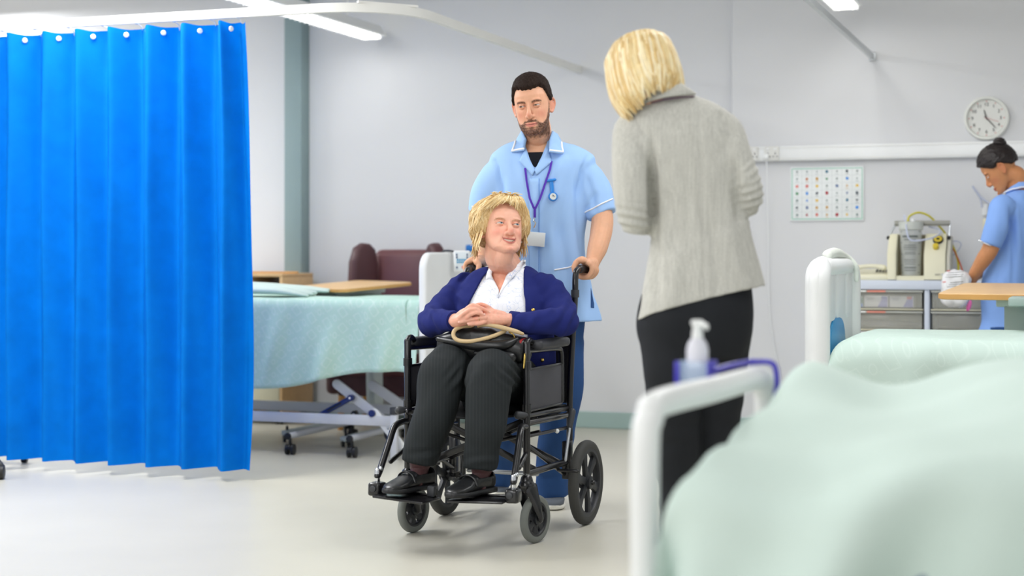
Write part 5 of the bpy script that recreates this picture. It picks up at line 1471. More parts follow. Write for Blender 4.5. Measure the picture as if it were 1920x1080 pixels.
def face(Vv, F_, M, o):
    """sculpt eyes, mouth and folds on the fused skin; returns V, F, per-vertex colour"""
    Mi = np.array(M.inverted()); Ma = np.array(M)
    loc = lambda v: v @ Mi[:3, :3].T + Mi[:3, 3]
    L = loc(Vv)
    sel = (L[:, 1] < -.045) & (np.abs(L[:, 0]) < .062) & (L[:, 2] > -.125) & (L[:, 2] < .05)
    Vv, F_ = refine(Vv, F_, sel, o.get('cuts', 2))
    L = loc(Vv); x, y, z = L[:, 0], L[:, 1], L[:, 2]
    ishead = (z > -.16) & (np.abs(x) < .11) & (y > -.14) & (y < .13)
    front = sstep(-.03, -.06, y) * ishead
    w = front
    L = loc(smooth(Vv, F_, 4, 0.5, w)); x, y, z = L[:, 0], L[:, 1].copy(), L[:, 2].copy()
    ax = np.abs(x)
    G = lambda cx, cz, sx, sz: np.exp(-((x - cx) / sx) ** 2 - ((z - cz) / sz) ** 2)
    GA = lambda cx, cz, sx, sz: np.exp(-((ax - cx) / sx) ** 2 - ((z - cz) / sz) ** 2)
    dy = np.zeros_like(y)
    dy += .010 * GA(.029, .003, .018, .011)                     # sockets
    dy += .003 * GA(.016, .004, .006, .012)                     # sides of the bridge
    dy -= .003 * GA(.047, -.027, .018, .014)                    # cheek bones
    dy += .0035 * G(0, -.094, .02, .005)                        # groove over the chin
    dy -= .0035 * G(0, -.108, .015, .010)
    dy += .002 * G(0, -.060, .005, .006)                        # philtrum
    ck = o.get('cheeks', 0)
    if ck: dy -= ck * GA(.041, -.036, .019, .015)
    f = o.get('fold', 0)
    if f:                                                       # lines from nose to mouth corner
        t = np.clip((-.040 - z) / .042, 0, 1); cx = .017 + .017 * t
        m_ = (z < -.036) & (z > -.088)
        dy += f * np.exp(-((ax - cx) / .0028) ** 2) * m_ * np.sin(pi * np.clip((-.036 - z) / .052, 0, 1))
        dy -= f * 1.0 * np.exp(-((ax - cx - .010) / .008) ** 2) * m_ * np.sin(pi * np.clip((-.036 - z) / .052, 0, 1))
    y = y + dy * front
    y0 = y.copy()
    # eyes
    aw, hu, hl = o['eye']; er = ER
    tilt = o.get('eyetilt', 0.0)
    inside_any = np.zeros(len(x), bool); lash = np.zeros(len(x)); lidc = np.zeros(len(x))
    for s in (-1, 1):
        ex, ey, ez = s * EYE[0], EYE[1], EYE[2]
        dx = (x - ex) * s; dz = z - ez - tilt * dx
        r2 = dx * dx + dz * dz; r = np.sqrt(r2)
        near = (r < er * 1.7) & (y < -.05) & ishead
        ys = ey - np.sqrt(np.maximum((er + .0017) ** 2 - r2, 0))
        wgt = sstep(er * 1.25, er * .80, r) * near
        y = np.where(near, y * (1 - wgt) + ys * wgt, y)
        k = 1 - (dx / aw) ** 2
        zu, zl = hu * np.sign(k) * np.abs(k) ** .8, -hl * np.sign(k) * np.abs(k) ** .9
        ins = near & (k > 0) & (dz < zu) & (dz > zl)
        y = np.where(ins, ey + er * .3, y)
        inside_any |= ins
        lash = np.maximum(lash, np.exp(-((dz - zu - .0003) / .0013) ** 2) * (k > -.06) * near)
        lidc = np.maximum(lidc, np.exp(-((dz - zu - .0042) / .0011) ** 2) * (k > -.1) * near)
        y = y + .0014 * np.exp(-((dz - hu * np.maximum(k, 0) - .005) / .0013) ** 2) * (k > -.3) * near   # lid crease
        if o.get('bag'): y = y + o['bag'] * np.exp(-((dz + hl + .007 + .004 * (dx / aw) ** 2) / .0018) ** 2) * (np.abs(dx) < aw * 1.2) * near
    # mouth
    mouth_in = np.zeros(len(x), bool)
    mo = o.get('mouth')
    if mo:
        mw, mzc, mup, mlo, smile = mo
        k = 1 - (x / mw) ** 2; base = mzc + smile * (x / mw) ** 2
        mouth_in = (np.abs(x) < mw) & (z < base + mup * k) & (z > base - mlo * k) & (y < -.06) & ishead
        y = np.where(mouth_in, y + .016, y)
    L2 = np.stack([x, y, z], 1)
    W = L2 @ Ma[:3, :3].T + Ma[:3, 3]
    Vn = np.where(ishead[:, None], W, Vv)
    # colours
    sk = np.array(o['skin']); col = np.tile(sk, (len(x), 1))
    def mixc(c, a):
        nonlocal col
        a = np.clip(a, 0, 1)[:, None]; col = col * (1 - a) + np.array(c) * a
    bl = np.array(o.get('blush', sk * np.array([1.0, .78, .74])))
    fr = front
    mixc(bl, .55 * GA(.045, -.035, .022, .02) * fr); mixc(bl, .6 * G(0, -.038, .012, .012) * fr); mixc(bl, .35 * G(0, -.105, .02, .012) * fr)
    mixc(bl, .6 * sstep(.070, .078, ax) * ishead * (z < .03) * (z > -.05))
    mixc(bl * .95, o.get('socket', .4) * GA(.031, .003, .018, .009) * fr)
    lp = np.array(o['lip'])
    if mo:
        d = z - base
        mixc(lp, np.exp(-((d - mup * k - .0025) / .003) ** 2) * (ax < mw * 1.08) * fr * .9)
        mixc(lp, np.exp(-((d + mlo * k + .004) / .0042) ** 2) * (ax < mw * 1.0) * fr * .9)
        mixc((.035, .008, .008), mouth_in * 1.0)
    else:
        lz = -.0755 + .0035 * (x / .026) ** 2
        kk = np.clip(1 - (x / .027) ** 2, 0, 1)
        mixc(lp, (z > lz - .010 * kk ** .6) * (z < lz + .0075 * kk ** .6) * (ax < .027) * fr * .85)
        mixc(lp * .25, np.exp(-((z - lz) / .0011) ** 2) * (ax < .027) * fr * .9)
    bw = o.get('brow')
    nz_ = vnoise(L2 * 500, 3)
    if bw:
        bz = bw[0] + bw[1] * ((ax - .030) / .02) * -1.0 - .004 * ((ax - .036) / .018) ** 2
        mixc(bw[2], np.exp(-((z - bz) / (bw[3] * (1 - .35 * np.clip((ax - .03) / .02, 0, 1)))) ** 2) * (ax > .011) * (ax < .052) * sstep(.011, .015, ax) * (.8 + .3 * nz_) * fr)
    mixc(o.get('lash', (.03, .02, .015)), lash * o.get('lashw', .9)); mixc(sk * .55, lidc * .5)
    bd = o.get('beard')
    if bd is not None:
        ph = np.arctan2(ax, -y + .0)
        zl_ = np.interp(ph, [0, .06, .30, .42, .60, .85, 1.05, 1.25, 1.5, 1.75], [-.058, -.056, -.060, -.071, -.073, -.060, -.038, -.014, .018, .018])
        n1 = vnoise(L2 * 260, 8) * .004 + vnoise(L2 * 700, 9) * .003
        m_ = sstep(-.004, .004, zl_ - z + n1) * (y < .012 - .02 * (z > -.04)) * (ax < .0765) * sstep(-.138, -.112, z + n1 * 2 + .25 * np.maximum(0, y + .03))
        lipm = np.exp(-((ax) / .0255) ** 6) * sstep(-.0875, -.0845, z) * (z < -.0665)
        bare = (np.exp(-((ax - .014) / .008) ** 2) * np.exp(-((z + .0915) / .005) ** 2)) * .7
        m_ = m_ * (1 - np.clip(lipm, 0, 1)) * (1 - bare) * ishead
        mixc(bd, np.clip(m_ * (.88 + .22 * vnoise(L2 * 300, 4)), 0, .96))
        nn = normals(Vn, F_)
        Vn = Vn + nn * (m_ * (.0022 + .0016 * vnoise(L2 * 600, 6)))[:, None]
    if o.get('spots'):
        mixc(sk * .72, .35 * (vnoise(L2 * 190, 5) > .62) * ishead * fr)
    return Vn, F_, col, L2, ishead
def eyeballs(M, parent, iris, gaze=(0, -1, 0), white=(.80, .78, .76), ir=.0058):
    m = mat('eyeball', (1, 1, 1), 0.15, var=0.0, attr=True, coat=0.5)
    g = Vector(gaze).normalized()
    for s in (-1, 1):
        mb = MB(); mb.ball((0, 0, 0), ER, seg=40, rings=30)
        c = Vector((s * EYE[0], EYE[1], EYE[2])); cols = []
        for p in mb.v:
            d = math.acos(max(-1, min(1, Vector(p).normalized().dot(g)))) * ER
            cols.append((.005, .005, .005) if d < ir * .42 else (iris if d < ir * .86 else ((iris[0] * .35, iris[1] * .35, iris[2] * .35) if d < ir else white)))
        v = [M @ (Vector(p) + c) for p in mb.v]
        mesh_obj('eye', v, mb.f, m, parent, col=np.array(cols))
m_skin = mat('skin', (1, 1, 1), 0.5, var=0.04, vscale=60, bump=0.03, bscale=500, attr=True, sss=0.12, spec=0.35)
m_hairattr = mat('hair', (1, 1, 1), 0.42, var=0.10, vscale=40, attr=True, spec=0.35)
def hair_shell(M, c, rad, tfun, n=(96, 64)):
    """closed cap around the skull: radius of an ellipsoid plus a thickness that may go negative (below the skin)"""
    v = []
    for j in range(n[1] + 1):
        a = pi * j / n[1]
        for i in range(n[0]):
            b = 2 * pi * i / n[0]
            v.append((sin(a) * cos(b), sin(a) * sin(b), cos(a)))
    d = np.array(v); t = tfun(d)
    p = np.array(c) + d * np.array(rad) * (1 + 0 * t[:, None]) + d * t[:, None]
    Ma = np.array(M); w = p @ Ma[:3, :3].T + Ma[:3, 3]
    f = []
    for j in range(n[1]):
        for i in range(n[0]):
            a, b = j * n[0] + i, j * n[0] + (i + 1) % n[0]
            f.append((a, b, b + n[0], a + n[0]))
    return w, f, p, d
def locks(strands, seg=7, res=5):
    """strands: (points, radius list, flatten, colour) -> verts, faces, colours"""
    mb = MB(); cols = []
    for pts, rad, el, c, upv in strands:
        n0 = len(mb.v); mb.tube(pts, rad, seg=seg, res=res, ell=el, up=upv); cols += [c] * (len(mb.v) - n0)
    return mb.v, mb.f, cols

# ---- hands: palm, four fingers and a thumb as tapering chains
def finger(mb, pts, r=0.0088):
    n = len(pts); mb.tube(pts, [r * (1.0 - 0.22 * i / (n - 1)) for i in range(n)], seg=12, res=5)
def grip_hand(mb, A, axis, outv, upv, wrist, s=1.0, inward=1):
    """right/left fist closed round a bar: A = start of the fist on the bar, axis = along the bar towards the little finger"""
    axis = Vector(axis).normalized(); outv = (Vector(outv) - axis * Vector(outv).dot(axis)).normalized(); upv = axis.cross(outv); upv = upv if upv.z > 0 else -upv
    kn = []
    for i in range(4):
        q = Vector(A) + axis * (0.0212 * i * s)
        rr_ = [0.0090, 0.0092, 0.0089, 0.0080][i] * s
        k0 = q + outv * 0.026 * s + upv * (0.026 - 0.003 * i) * s
        pts = [q + upv * 0.034 * s + outv * 0.004 * s, k0, q + outv * 0.034 * s + upv * 0.004 * s, q + outv * 0.026 * s - upv * 0.020 * s, q + outv * 0.004 * s - upv * 0.030 * s, q - outv * 0.018 * s - upv * 0.022 * s]
        mb.tube(pts, [rr_ * .9, rr_ * 1.10, rr_ * 1.0, rr_ * 1.04, rr_, rr_ * .85], seg=12, res=5)
        kn.append(k0)
    w = Vector(wrist)
    for i in range(4):
        q = Vector(A) + axis * (0.0212 * i * s)
        mb.tube([w + axis * (i - 1.5) * 0.010 * s, (w + q + upv * 0.034 * s) * 0.5 + upv * 0.006 * s + axis * (i - 1.5) * 0.003, q + upv * 0.033 * s + outv * 0.012 * s, kn[i]], [0.019 * s, 0.018 * s, 0.0125 * s, 0.0092 * s], seg=12)
    q = Vector(A) - axis * 0.004
    mb.tube([w - outv * 0.010 * s - axis * 0.008, q + upv * 0.030 * s - outv * 0.016 * s + axis * 0.01, q + upv * 0.016 * s - outv * 0.030 * s - axis * 0.002, q - outv * 0.030 * s - upv * 0.004 * s - axis * 0.012, q - outv * 0.020 * s - upv * 0.020 * s - axis * 0.016], [0.016 * s, 0.0145 * s, 0.012 * s, 0.0105 * s, 0.0085 * s], seg=12)
# ------------------------------------------------------------------ clothes
def cloth(name, col, **k): return mat(name, col, k.pop('rough', 0.8), spec=0.25, **k)
m_tunic = cloth('tunic_blue', rgb(160, 196, 243), var=0.02, vscale=5, bump=0.04, bscale=500)
m_piping = cloth('white_piping', rgb(240, 240, 244), var=0.01)
m_navy = cloth('navy_trousers', rgb(44, 78, 130), var=0.08, vscale=8, bump=0.05, bscale=300)
m_tshirt = cloth('black_undershirt', rgb(22, 24, 32))
m_lan = cloth('lanyard_purple', rgb(88, 56, 176), var=0.03)
m_card = mat('badge_card', rgb(226, 232, 236), 0.3, var=0.01)
m_fob = mat('fob_blue', rgb(40, 130, 214), 0.35)
m_shoe = mat('trainer_grey', rgb(92, 98, 106), 0.7, bump=0.1, bscale=200)
m_sole = mat('shoe_sole_white', rgb(226, 224, 214), 0.6)
X_, Y_, Z_ = Vector((1, 0, 0)), Vector((0, 1, 0)), Vector((0, 0, 1))
def garment(name, mb, voxel, mats, parent, sm=6, disp=None, kill=None, angle=180, col=None, shrink=0.0):
    Vv, F_ = fuse(mb, voxel)
    Vv = smooth(Vv, F_, sm)
    if disp is not None:
        n = normals(Vv, F_); Vv = Vv + n * disp(Vv, n)[:, None]
        Vv = smooth(Vv, F_, 1, .4)
    full = (Vv, F_)
    if kill is not None: Vv, F_ = cut(Vv, F_, kill(Vv, normals(Vv, F_)))
    o = mesh_obj(name, Vv, F_, mats, parent, angle=angle, col=None if col is None else col(Vv))
    return o, Surf(*full)
def person_obj(name, Vv, F_, col, label):
    c = Vector((Vv[:, 0].mean(), Vv[:, 1].mean(), Vv[:, 2].min()))
    o = mesh_obj(name, Vv - np.array(c), F_, m_skin, angle=180, col=col)
    o.location = c; MW[o.name] = Matrix.Translation(c)
    return tag(o, label, 'person')
def shoe(mb_upper, mb_sole, heel, toe, h=0.075, w=0.046, lift=0.0):
    heel, toe = Vector(heel), Vector(toe); d = (toe - heel); L_ = d.length; d.normalize(); s = Vector((d.y, -d.x, 0)).normalized()
    up = s.cross(d); up = up if up.z > 0 else -up
    def rg(t, hw, z0, z1, p=2.4):
        c = heel + d * (L_ * t) + up * ((z0 + z1) / 2); return ring(c, s, hw, up, (z1 - z0) / 2, 20, p)
    z = 0.022
    mb_upper.loft([rg(-.0, w * .45, z - .01, h * .8), rg(.03, w * .62, z - .01, h * .95), rg(.18, w * .74, z - .01, h), rg(.38, w * .76, z - .01, h * 1.0), rg(.55, w * .84, z - .01, h * .78), rg(.72, w * .98, z - .01, h * .58), rg(.86, w * .9, z - .01, h * .46), rg(.96, w * .58, z - .01, h * .36), rg(1.0, w * .2, z - .01, h * .28)])
    mb_sole.loft([rg(-.02, w * .5, 0, z, 4), rg(.0, w * .66, 0, z, 4), rg(.2, w * .8, 0, z, 5), rg(.45, w * .76, 0, z, 5), rg(.72, w * 1.04, 0, z, 5), rg(.9, w * .86, 0.002, z, 5), rg(.99, w * .5, 0.004, z, 4), rg(1.015, w * .25, 0.006, z, 4)])

# ------------------------------------------------------------------ male nurse pushing the wheelchair
Yn = 6.68
Mn = head_frame(P(999, 199, 6.60), (-.20, -.96, -.10), (-.115, 0.02, 1), 0.985)
hl = lambda x, y, z: Mn @ Vector((x, y, z))
b = head_mb(Mn, jaw=1.05, nose=.93, chin=1.08, lips=.60, smile=.0030)
b.tube([hl(0, .022, -.06), hl(0, .030, -.11), P(1006, 262, Yn), P(1008, 300, Yn + .01)], [.056, .057, .062, .09], seg=20)
T = [(598, 1018, .180, .105), (520, 1016, .165, .100), (450, 1013, .160, .100), (380, 1013, .168, .106), (330, 1014, .175, .102), (300, 1016, .195, .090), (284, 1014, .165, .075), (272, 1012, .115, .062), (264, 1010, .065, .055)]
torso(b, [(P(cx, y, Yn), X_, hw - .008, Y_, hd - .006) for y, cx, hw, hd in T])
Ra = [P(1088, 322, 6.68), P(1112, 355, 6.67), P(1128, 400, 6.63), P(1128, 430, 6.60), P(1121, 462, 6.555), P(1111, 492, 6.52), P(1107, 503, 6.51)]
b.tube(Ra, [.046, .046, .046, .046, .042, .030, .027], seg=18)
La = [P(938, 322, 6.70), P(915, 355, 6.71), P(902, 410, 6.72), P(903, 440, 6.72), P(905, 470, 6.70), P(907, 488, 6.69)]
b.tube(La, [.046, .046, .045, .045, .036, .028], seg=18)
gR = CH(.262, -.562, 1.011); axg = -cf3
grip_hand(b, gR, axg, cr3 * .85 - Z_ * .42, Z_, Ra[-1], 1.08)
gL = CH(-.215, -.545, 1.011)
grip_hand(b, gL, axg, -cr3, Z_, La[-1], 1.02)
for pts, rad in (([P(1045, 590, 6.70), P(1050, 700, 6.66), P(1042, 790, 6.69), P(1040, 870, 6.76), P(1040, 935, 6.78)], [.09, .072, .052, .042, .034]),
                 ([P(988, 590, 6.72), P(965, 700, 6.80), P(945, 790, 6.93), P(935, 870, 7.10), P(932, 912, 7.15)], [.09, .072, .052, .042, .034])):
    b.tube(pts, rad, seg=18)
Vv, F_ = fuse(b, .0031)
skin_n = lambda r, g, b_: np.array(rgb(r, g, b_))
Vv, F_, col, L2, ih = face(Vv, F_, Mn, dict(skin=skin_n(222, 168, 138), lip=skin_n(200, 122, 112), eye=(.0145, .0023, .0022), eyetilt=.02, fold=.0012, brow=(.0205, .0010, skin_n(42, 30, 26), .0046), beard=skin_n(74, 50, 40), blush=skin_n(216, 138, 116), lashw=1.0, bag=.0008))
col[(~ih)] = skin_n(222, 170, 138)
nurse = person_obj('person', Vv, F_, col, 'bearded person in a light blue nurse tunic pushing the wheelchair')
body_s = Surf(Vv, F_)
eyeballs(Mn, nurse, rgb(70, 50, 36), (-.28, -1, -.16), white=(.55, .52, .5), ir=.0066)
# short dark hair
def tn(d):
    x, y, z = d[:, 0], d[:, 1], d[:, 2]
    az = np.arctan2(np.abs(x), -y)                          # 0 at the front
    zl_ = np.interp(az, [0, .25, .5, .8, 1.0, 1.2, 1.45, 1.75, 2.1, 3.2], [.43, .40, .46, .50, .40, .06, -.22, -.15, -.45, -.62])
    zl_ = zl_ + .015 * np.sin(x * 26) * (az < .9) + .02 * vnoise(d * 14, 2)
    m_ = sstep(-.06, .07, z - zl_)
    th = .007 + .013 * sstep(.2, .9, z) + .004 * sstep(0, -1, y) * (z > .3)
    nz_ = .0016 * vnoise(d * np.array([30, 9, 16]), 4) + .0012 * vnoise(d * np.array([90, 18, 50]), 5)
    return -.014 + m_ * (.014 + th + nz_ * (z > -.1))
w_, f_, p_, d_ = hair_shell(Mn, (0, .010, .030), (.0785, .100, .094), tn, (200, 140))
cn = vnoise(d_ * np.array([50, 14, 30]), 3)
hc_ = np.array(rgb(44, 34, 30)) * (1 + .45 * cn[:, None])
m_short = mat('short_hair', (1, 1, 1), .7, var=.2, vscale=220, attr=True, spec=.12, bump=.3, bscale=500)
mesh_obj('hair', w_, f_, m_short, nurse, col=hc_, angle=180)

# tunic
t_ = MB()
T2 = [(607, 1024, .227, .140), (598, 1024, .227, .14), (560, 1022, .216, .135), (520, 1019, .202, .13), (450, 1013, .188, .13), (380, 1013, .194, .135), (330, 1014, .198, .128), (306, 1018, .220, .112), (292, 1018, .218, .095), (281, 1017, .190, .082), (272, 1014, .145, .072), (263, 1010, .080, .064)]
torso(t_, [(P(cx, y, Yn), X_, hw, Y_, hd) for y, cx, hw, hd in T2], n=40)
t_.tube([P(1080, 326, 6.68), P(1098, 333, 6.68), P(1116, 361, 6.665), P(1133, 404, 6.64)], [.068, .073, .073, .066], seg=24, rnd=False)
t_.tube([P(946, 326, 6.69), P(932, 333, 6.69), P(915, 361, 6.70), P(904, 402, 6.71)], [.066, .070, .069, .062], seg=24, rnd=False)
def dn(v, n):
    px = pix(v)
    d = .009 * vnoise(v * np.array([13, 9, 4.0]), 1) + .005 * vnoise(v * np.array([30, 20, 9]), 2)
    low = sstep(1.35, 1.0, v[:, 2]); d = d * (.45 + .9 * low)
    # creases running from the armpits and over the belly
    for (x0, y0, x1, y1, a_, s_) in ((1082, 330, 1090, 470, -.010, 7), (1068, 345, 1040, 480, -.006, 9), (1050, 420, 1075, 560, -.006, 10), (1090, 470, 1060, 590, .006, 12), (942, 330, 925, 480, -.010, 7), (965, 350, 980, 480, -.005, 9), (1100, 330, 1118, 400, -.006, 6), (1010, 470, 1040, 590, -.006, 10), (1104, 288, 1092, 318, -.004, 3.5), (1092, 312, 1086, 372, -.009, 3.5), (926, 298, 934, 318, -.004, 3.5), (933, 312, 938, 372, -.009, 3.5), (1080, 300, 1060, 360, -.004, 8), (960, 300, 985, 380, -.004, 9), (1062, 292, 1040, 330, .004, 7), (1118, 360, 1098, 395, -.006, 5)):
        dx, dy = x1 - x0, y1 - y0; L_ = math.hypot(dx, dy); tt = ((px[:, 0] - x0) * dx + (px[:, 1] - y0) * dy) / L_ ** 2
        dd = ((px[:, 0] - x0) * dy - (px[:, 1] - y0) * dx) / L_
        d = d + a_ * np.exp(-(dd / s_) ** 2) * sstep(-.1, .2, tt) * sstep(1.15, .7, tt) * (v[:, 1] < Yn + .02)
    return d * 1.35
vneck = [(985, 246), (1032, 246), (1026, 272), (1013, 302), (1003, 321), (994, 304), (987, 284), (982, 268)]
slit = [(1108, 541), (1114, 541), (1119, 580), (1115, 640), (1107, 640)]
def killn(v, n):
    p_ = pix(v)
    k = inpoly(p_, vneck) & (v[:, 1] < Yn + .05)
    k |= (v[:, 2] > P(0, 262, Yn).z) & (np.abs(v[:, 0] - P(1008, 0, Yn).x) < .085)
    k |= v[:, 2] < P(0, 600, Yn).z
    return k
t0_ = MB(); t0_.join(t_); t0_.tube([P(1011, 296, Yn), P(1011, 272, Yn), P(1010, 240, Yn)], [.15, .098, .066], seg=32, rnd=False)
cs = Surf(*(lambda q: (smooth(q[0], q[1], 6), q[1]))(fuse(t0_, .0055)))
tunic, ts = garment('tunic', t_, .0055, m_tunic, nurse, 12, dn, killn)
md = tunic.modifiers.new('thickness', 'SOLIDIFY'); md.thickness = .003; md.offset = -1
ub = body_s.patch([(982, 288), (1030, 287), (1022, 304), (1003, 327), (988, 306)], .010, .004, 3); ub.build('undershirt', m_tshirt, nurse, angle=180)
# collar, lapels with white piping
L_col = [(981, 246), (988, 262), (984, 283), (960, 287), (968, 268)]
R_col = [(1034, 247), (1029, 264), (1029, 286), (1055, 290), (1053, 270), (1043, 253)]
L_lap = [(984, 283), (974, 303), (999, 330), (1003, 319), (991, 299), (985, 278)]
R_lap = [(1029, 284), (1034, 305), (1006, 329), (1002, 320), (1014, 301), (1027, 279)]
for poly in (L_lap, R_lap): ts.patch(poly, .009, .008, 3, .002).build('lapel', m_tunic, nurse, angle=180)
for poly, pipe in ((L_col, [(968, 268), (961, 286), (983, 282)]), (R_col, [(1052, 270), (1054, 288), (1031, 285)])):
    o = cs.patch(poly, .008, .007, 3, .002).build('collar', m_tunic, nurse, angle=180)
    mb = MB(); pl = cs.line(pipe, .009, 3); mb.tube(pl, .0042, seg=8, res=2, smooth=False); mb.build('piping', m_piping, o)
# collar stand behind the neck
mb = MB(); n_ = 20; A_, B_ = [], []
for k in range(n_ + 1):
    a = radians(-20 + 220 * k / n_); c = P(1009, 266, Yn + .005)
    A_.append(c + Vector((.073 * cos(a), .060 * sin(a), -.012))); B_.append(c + Vector((.064 * cos(a), .056 * sin(a), .040)))
mb.add(A_ + B_, [(k, k + 1, k + n_ + 2, k + n_ + 1) for k in range(n_)]); mb.build('collar_stand', m_tunic, nurse, thick=.006)
# cuffs: white piping round each sleeve
for pl in ([(1097, 398), (1112, 391), (1128, 382), (1148, 373)], [(886, 387), (900, 391), (914, 394)]):
    mb = MB(); mb.tube(ts.line(pl, .0015, 4), .0032, seg=8, smooth=False); mb.build('cuff_piping', m_piping, nurse)
mb = MB(); mb.tube(ts.line([(1040, 506), (1064, 502), (1090, 494)], .001, 4), .0030, seg=8, smooth=False); mb.build('pocket_piping', m_piping, nurse)
mb = MB(); flat_ribbon(mb, ts.line([(996, 332), (997, 400), (997, 500), (998, 596)], .0006, 6), Vector((0, -1, 0)), .002, .001); mb.build('front_seam', m_tunic, nurse)
ts.patch([(993, 335), (1012, 335), (1012, 592), (993, 592)], .003, .003, 6).build('placket', m_tunic, nurse, angle=180)
o = ts.patch([(1010, 335), (1011.5, 335), (1011.5, 590), (1010, 590)], .0042, .002, 4).build('placket_seam', cloth('seam_blue', rgb(122, 162, 222)), nurse)
# navy slit lining at the hem
ts.patch([(1107.5, 540), (1113.5, 570), (1113.5, 578), (1107.5, 577)], .0015, .001, 3).build('side_vent', m_navy, nurse)
# lanyard, clip, badge
for pl, nm in (([(985, 316), (988, 340), (994, 372), (1001.5, 391)], 'a'), ([(1034, 303), (1031, 318), (1022, 344), (1012, 372), (1004, 391)], 'b')):
    mb = MB(); flat_ribbon(mb, ts.line(pl, .008, 5), Vector((0, -1, 0)), .0085, .002); mb.build('lanyard', m_lan, nurse)
mb = MB(); flat_ribbon(mb, ts.line([(1002.8, 388), (1002.8, 408)], .010, 5), Vector((0, -1, 0)), .010, .003); mb.build('lanyard', m_lan, nurse)
p0 = ts.at(1002.5, 408, .010)[0]
mb = MB(); mb.tube([p0, p0 + Vector((-.003, -.004, -.014)), p0 + Vector((.004, -.003, -.022)), p0 + Vector((-.002, 0, -.040))], .003, seg=8); mb.build('lanyard_clip', m_chrome, nurse)
bc_ = ts.at(1005, 448, .010)[0]
bd_ = MB(); bd_.box(bc_, (.075, .003, .058), Matrix.Rotation(radians(5), 3, 'Y'), bev=.0012); bd_.build('badge', m_card, nurse)
# fob watch
fc, fn_ = ts.at(1036, 369, .008); fn_ = Vector((0.1, -1, 0.1)).normalized()
FMf = frame3(fc, Vector((1, .1, 0)), fn_)
mb = MB(); mb.lathe([(.019, 0), (.019, .006), (.0165, .009)], FMf, seg=24); fw = mb.build('fob_watch', m_fob, nurse)
mb = MB(); mb.lathe([(.0135, .0085), (.0135, .0105)], FMf, seg=24); mb.build('watch_dial', mat('watch_dial', rgb(216, 220, 220), .2), fw)
mb = MB(); mb.box(fc + fn_ * .012 + Vector((.003, 0, .002)), (.011, .001, .0014), Matrix.Rotation(radians(35), 3, 'Y')); mb.box(fc + fn_ * .012 + Vector((-.001, 0, .004)), (.0014, .001, .008)); mb.build('watch_hands', m_ink, fw)
q1 = ts.at(1033, 339, .006)[0]; q2 = ts.at(1035, 361, .007)[0]
mb = MB(); mb.tube([q1, q1.lerp(q2, .5), q2], [.0075, .0085, .0075], seg=10, ell=.45, up=(0, 1, 0)); mb.tube([q1 + Vector((-.016, 0, -.001)), q1 + Vector((0, -.002, .001)), q1 + Vector((.016, 0, .004))], .0055, seg=10); mb.build('fob_strap', m_fob, fw)
# trousers
t_ = MB()
torso(t_, [(P(1017, 700, 6.70), X_, .15, Y_, .11), (P(1017, 640, Yn + .01), X_, .175, Y_, .12), (P(1017, 590, Yn), X_, .18, Y_, .12), (P(1017, 560, Yn), X_, .17, Y_, .11)])
t_.tube([P(1047, 640, 6.70), P(1052, 720, 6.67), P(1044, 800, 6.70), P(1038, 860, 6.76), P(1036, 929, 6.79)], [.115, .10, .078, .070, .068], seg=24, rnd=False)
t_.tube([P(988, 640, 6.72), P(968, 710, 6.80), P(946, 790, 6.93), P(936, 860, 7.08), P(932, 902, 7.14)], [.115, .10, .078, .070, .068], seg=24, rnd=False)
dtr = lambda v, n: .008 * vnoise(v * np.array([16, 16, 6]), 3) + .006 * vnoise(v * np.array([14, 14, 30]), 4) * sstep(.5, .1, v[:, 2])
garment('trousers', t_, .007, m_navy, nurse, 6, dtr)
for toe, heel in ((P(1037, 956, 6.72), P(1034, 944, 6.95)), (P(934, 929, 7.10), P(930, 920, 7.32))):
    toe.z = heel.z = 0.0
    u_, s_ = MB(), MB(); d_ = (toe - heel).normalized(); shoe(u_, s_, heel - d_ * .02, heel + d_ * .27, .105, .052)
    o = u_.build('trainer', m_shoe, nurse, angle=60); s_.build('sole', m_sole, o, angle=60)
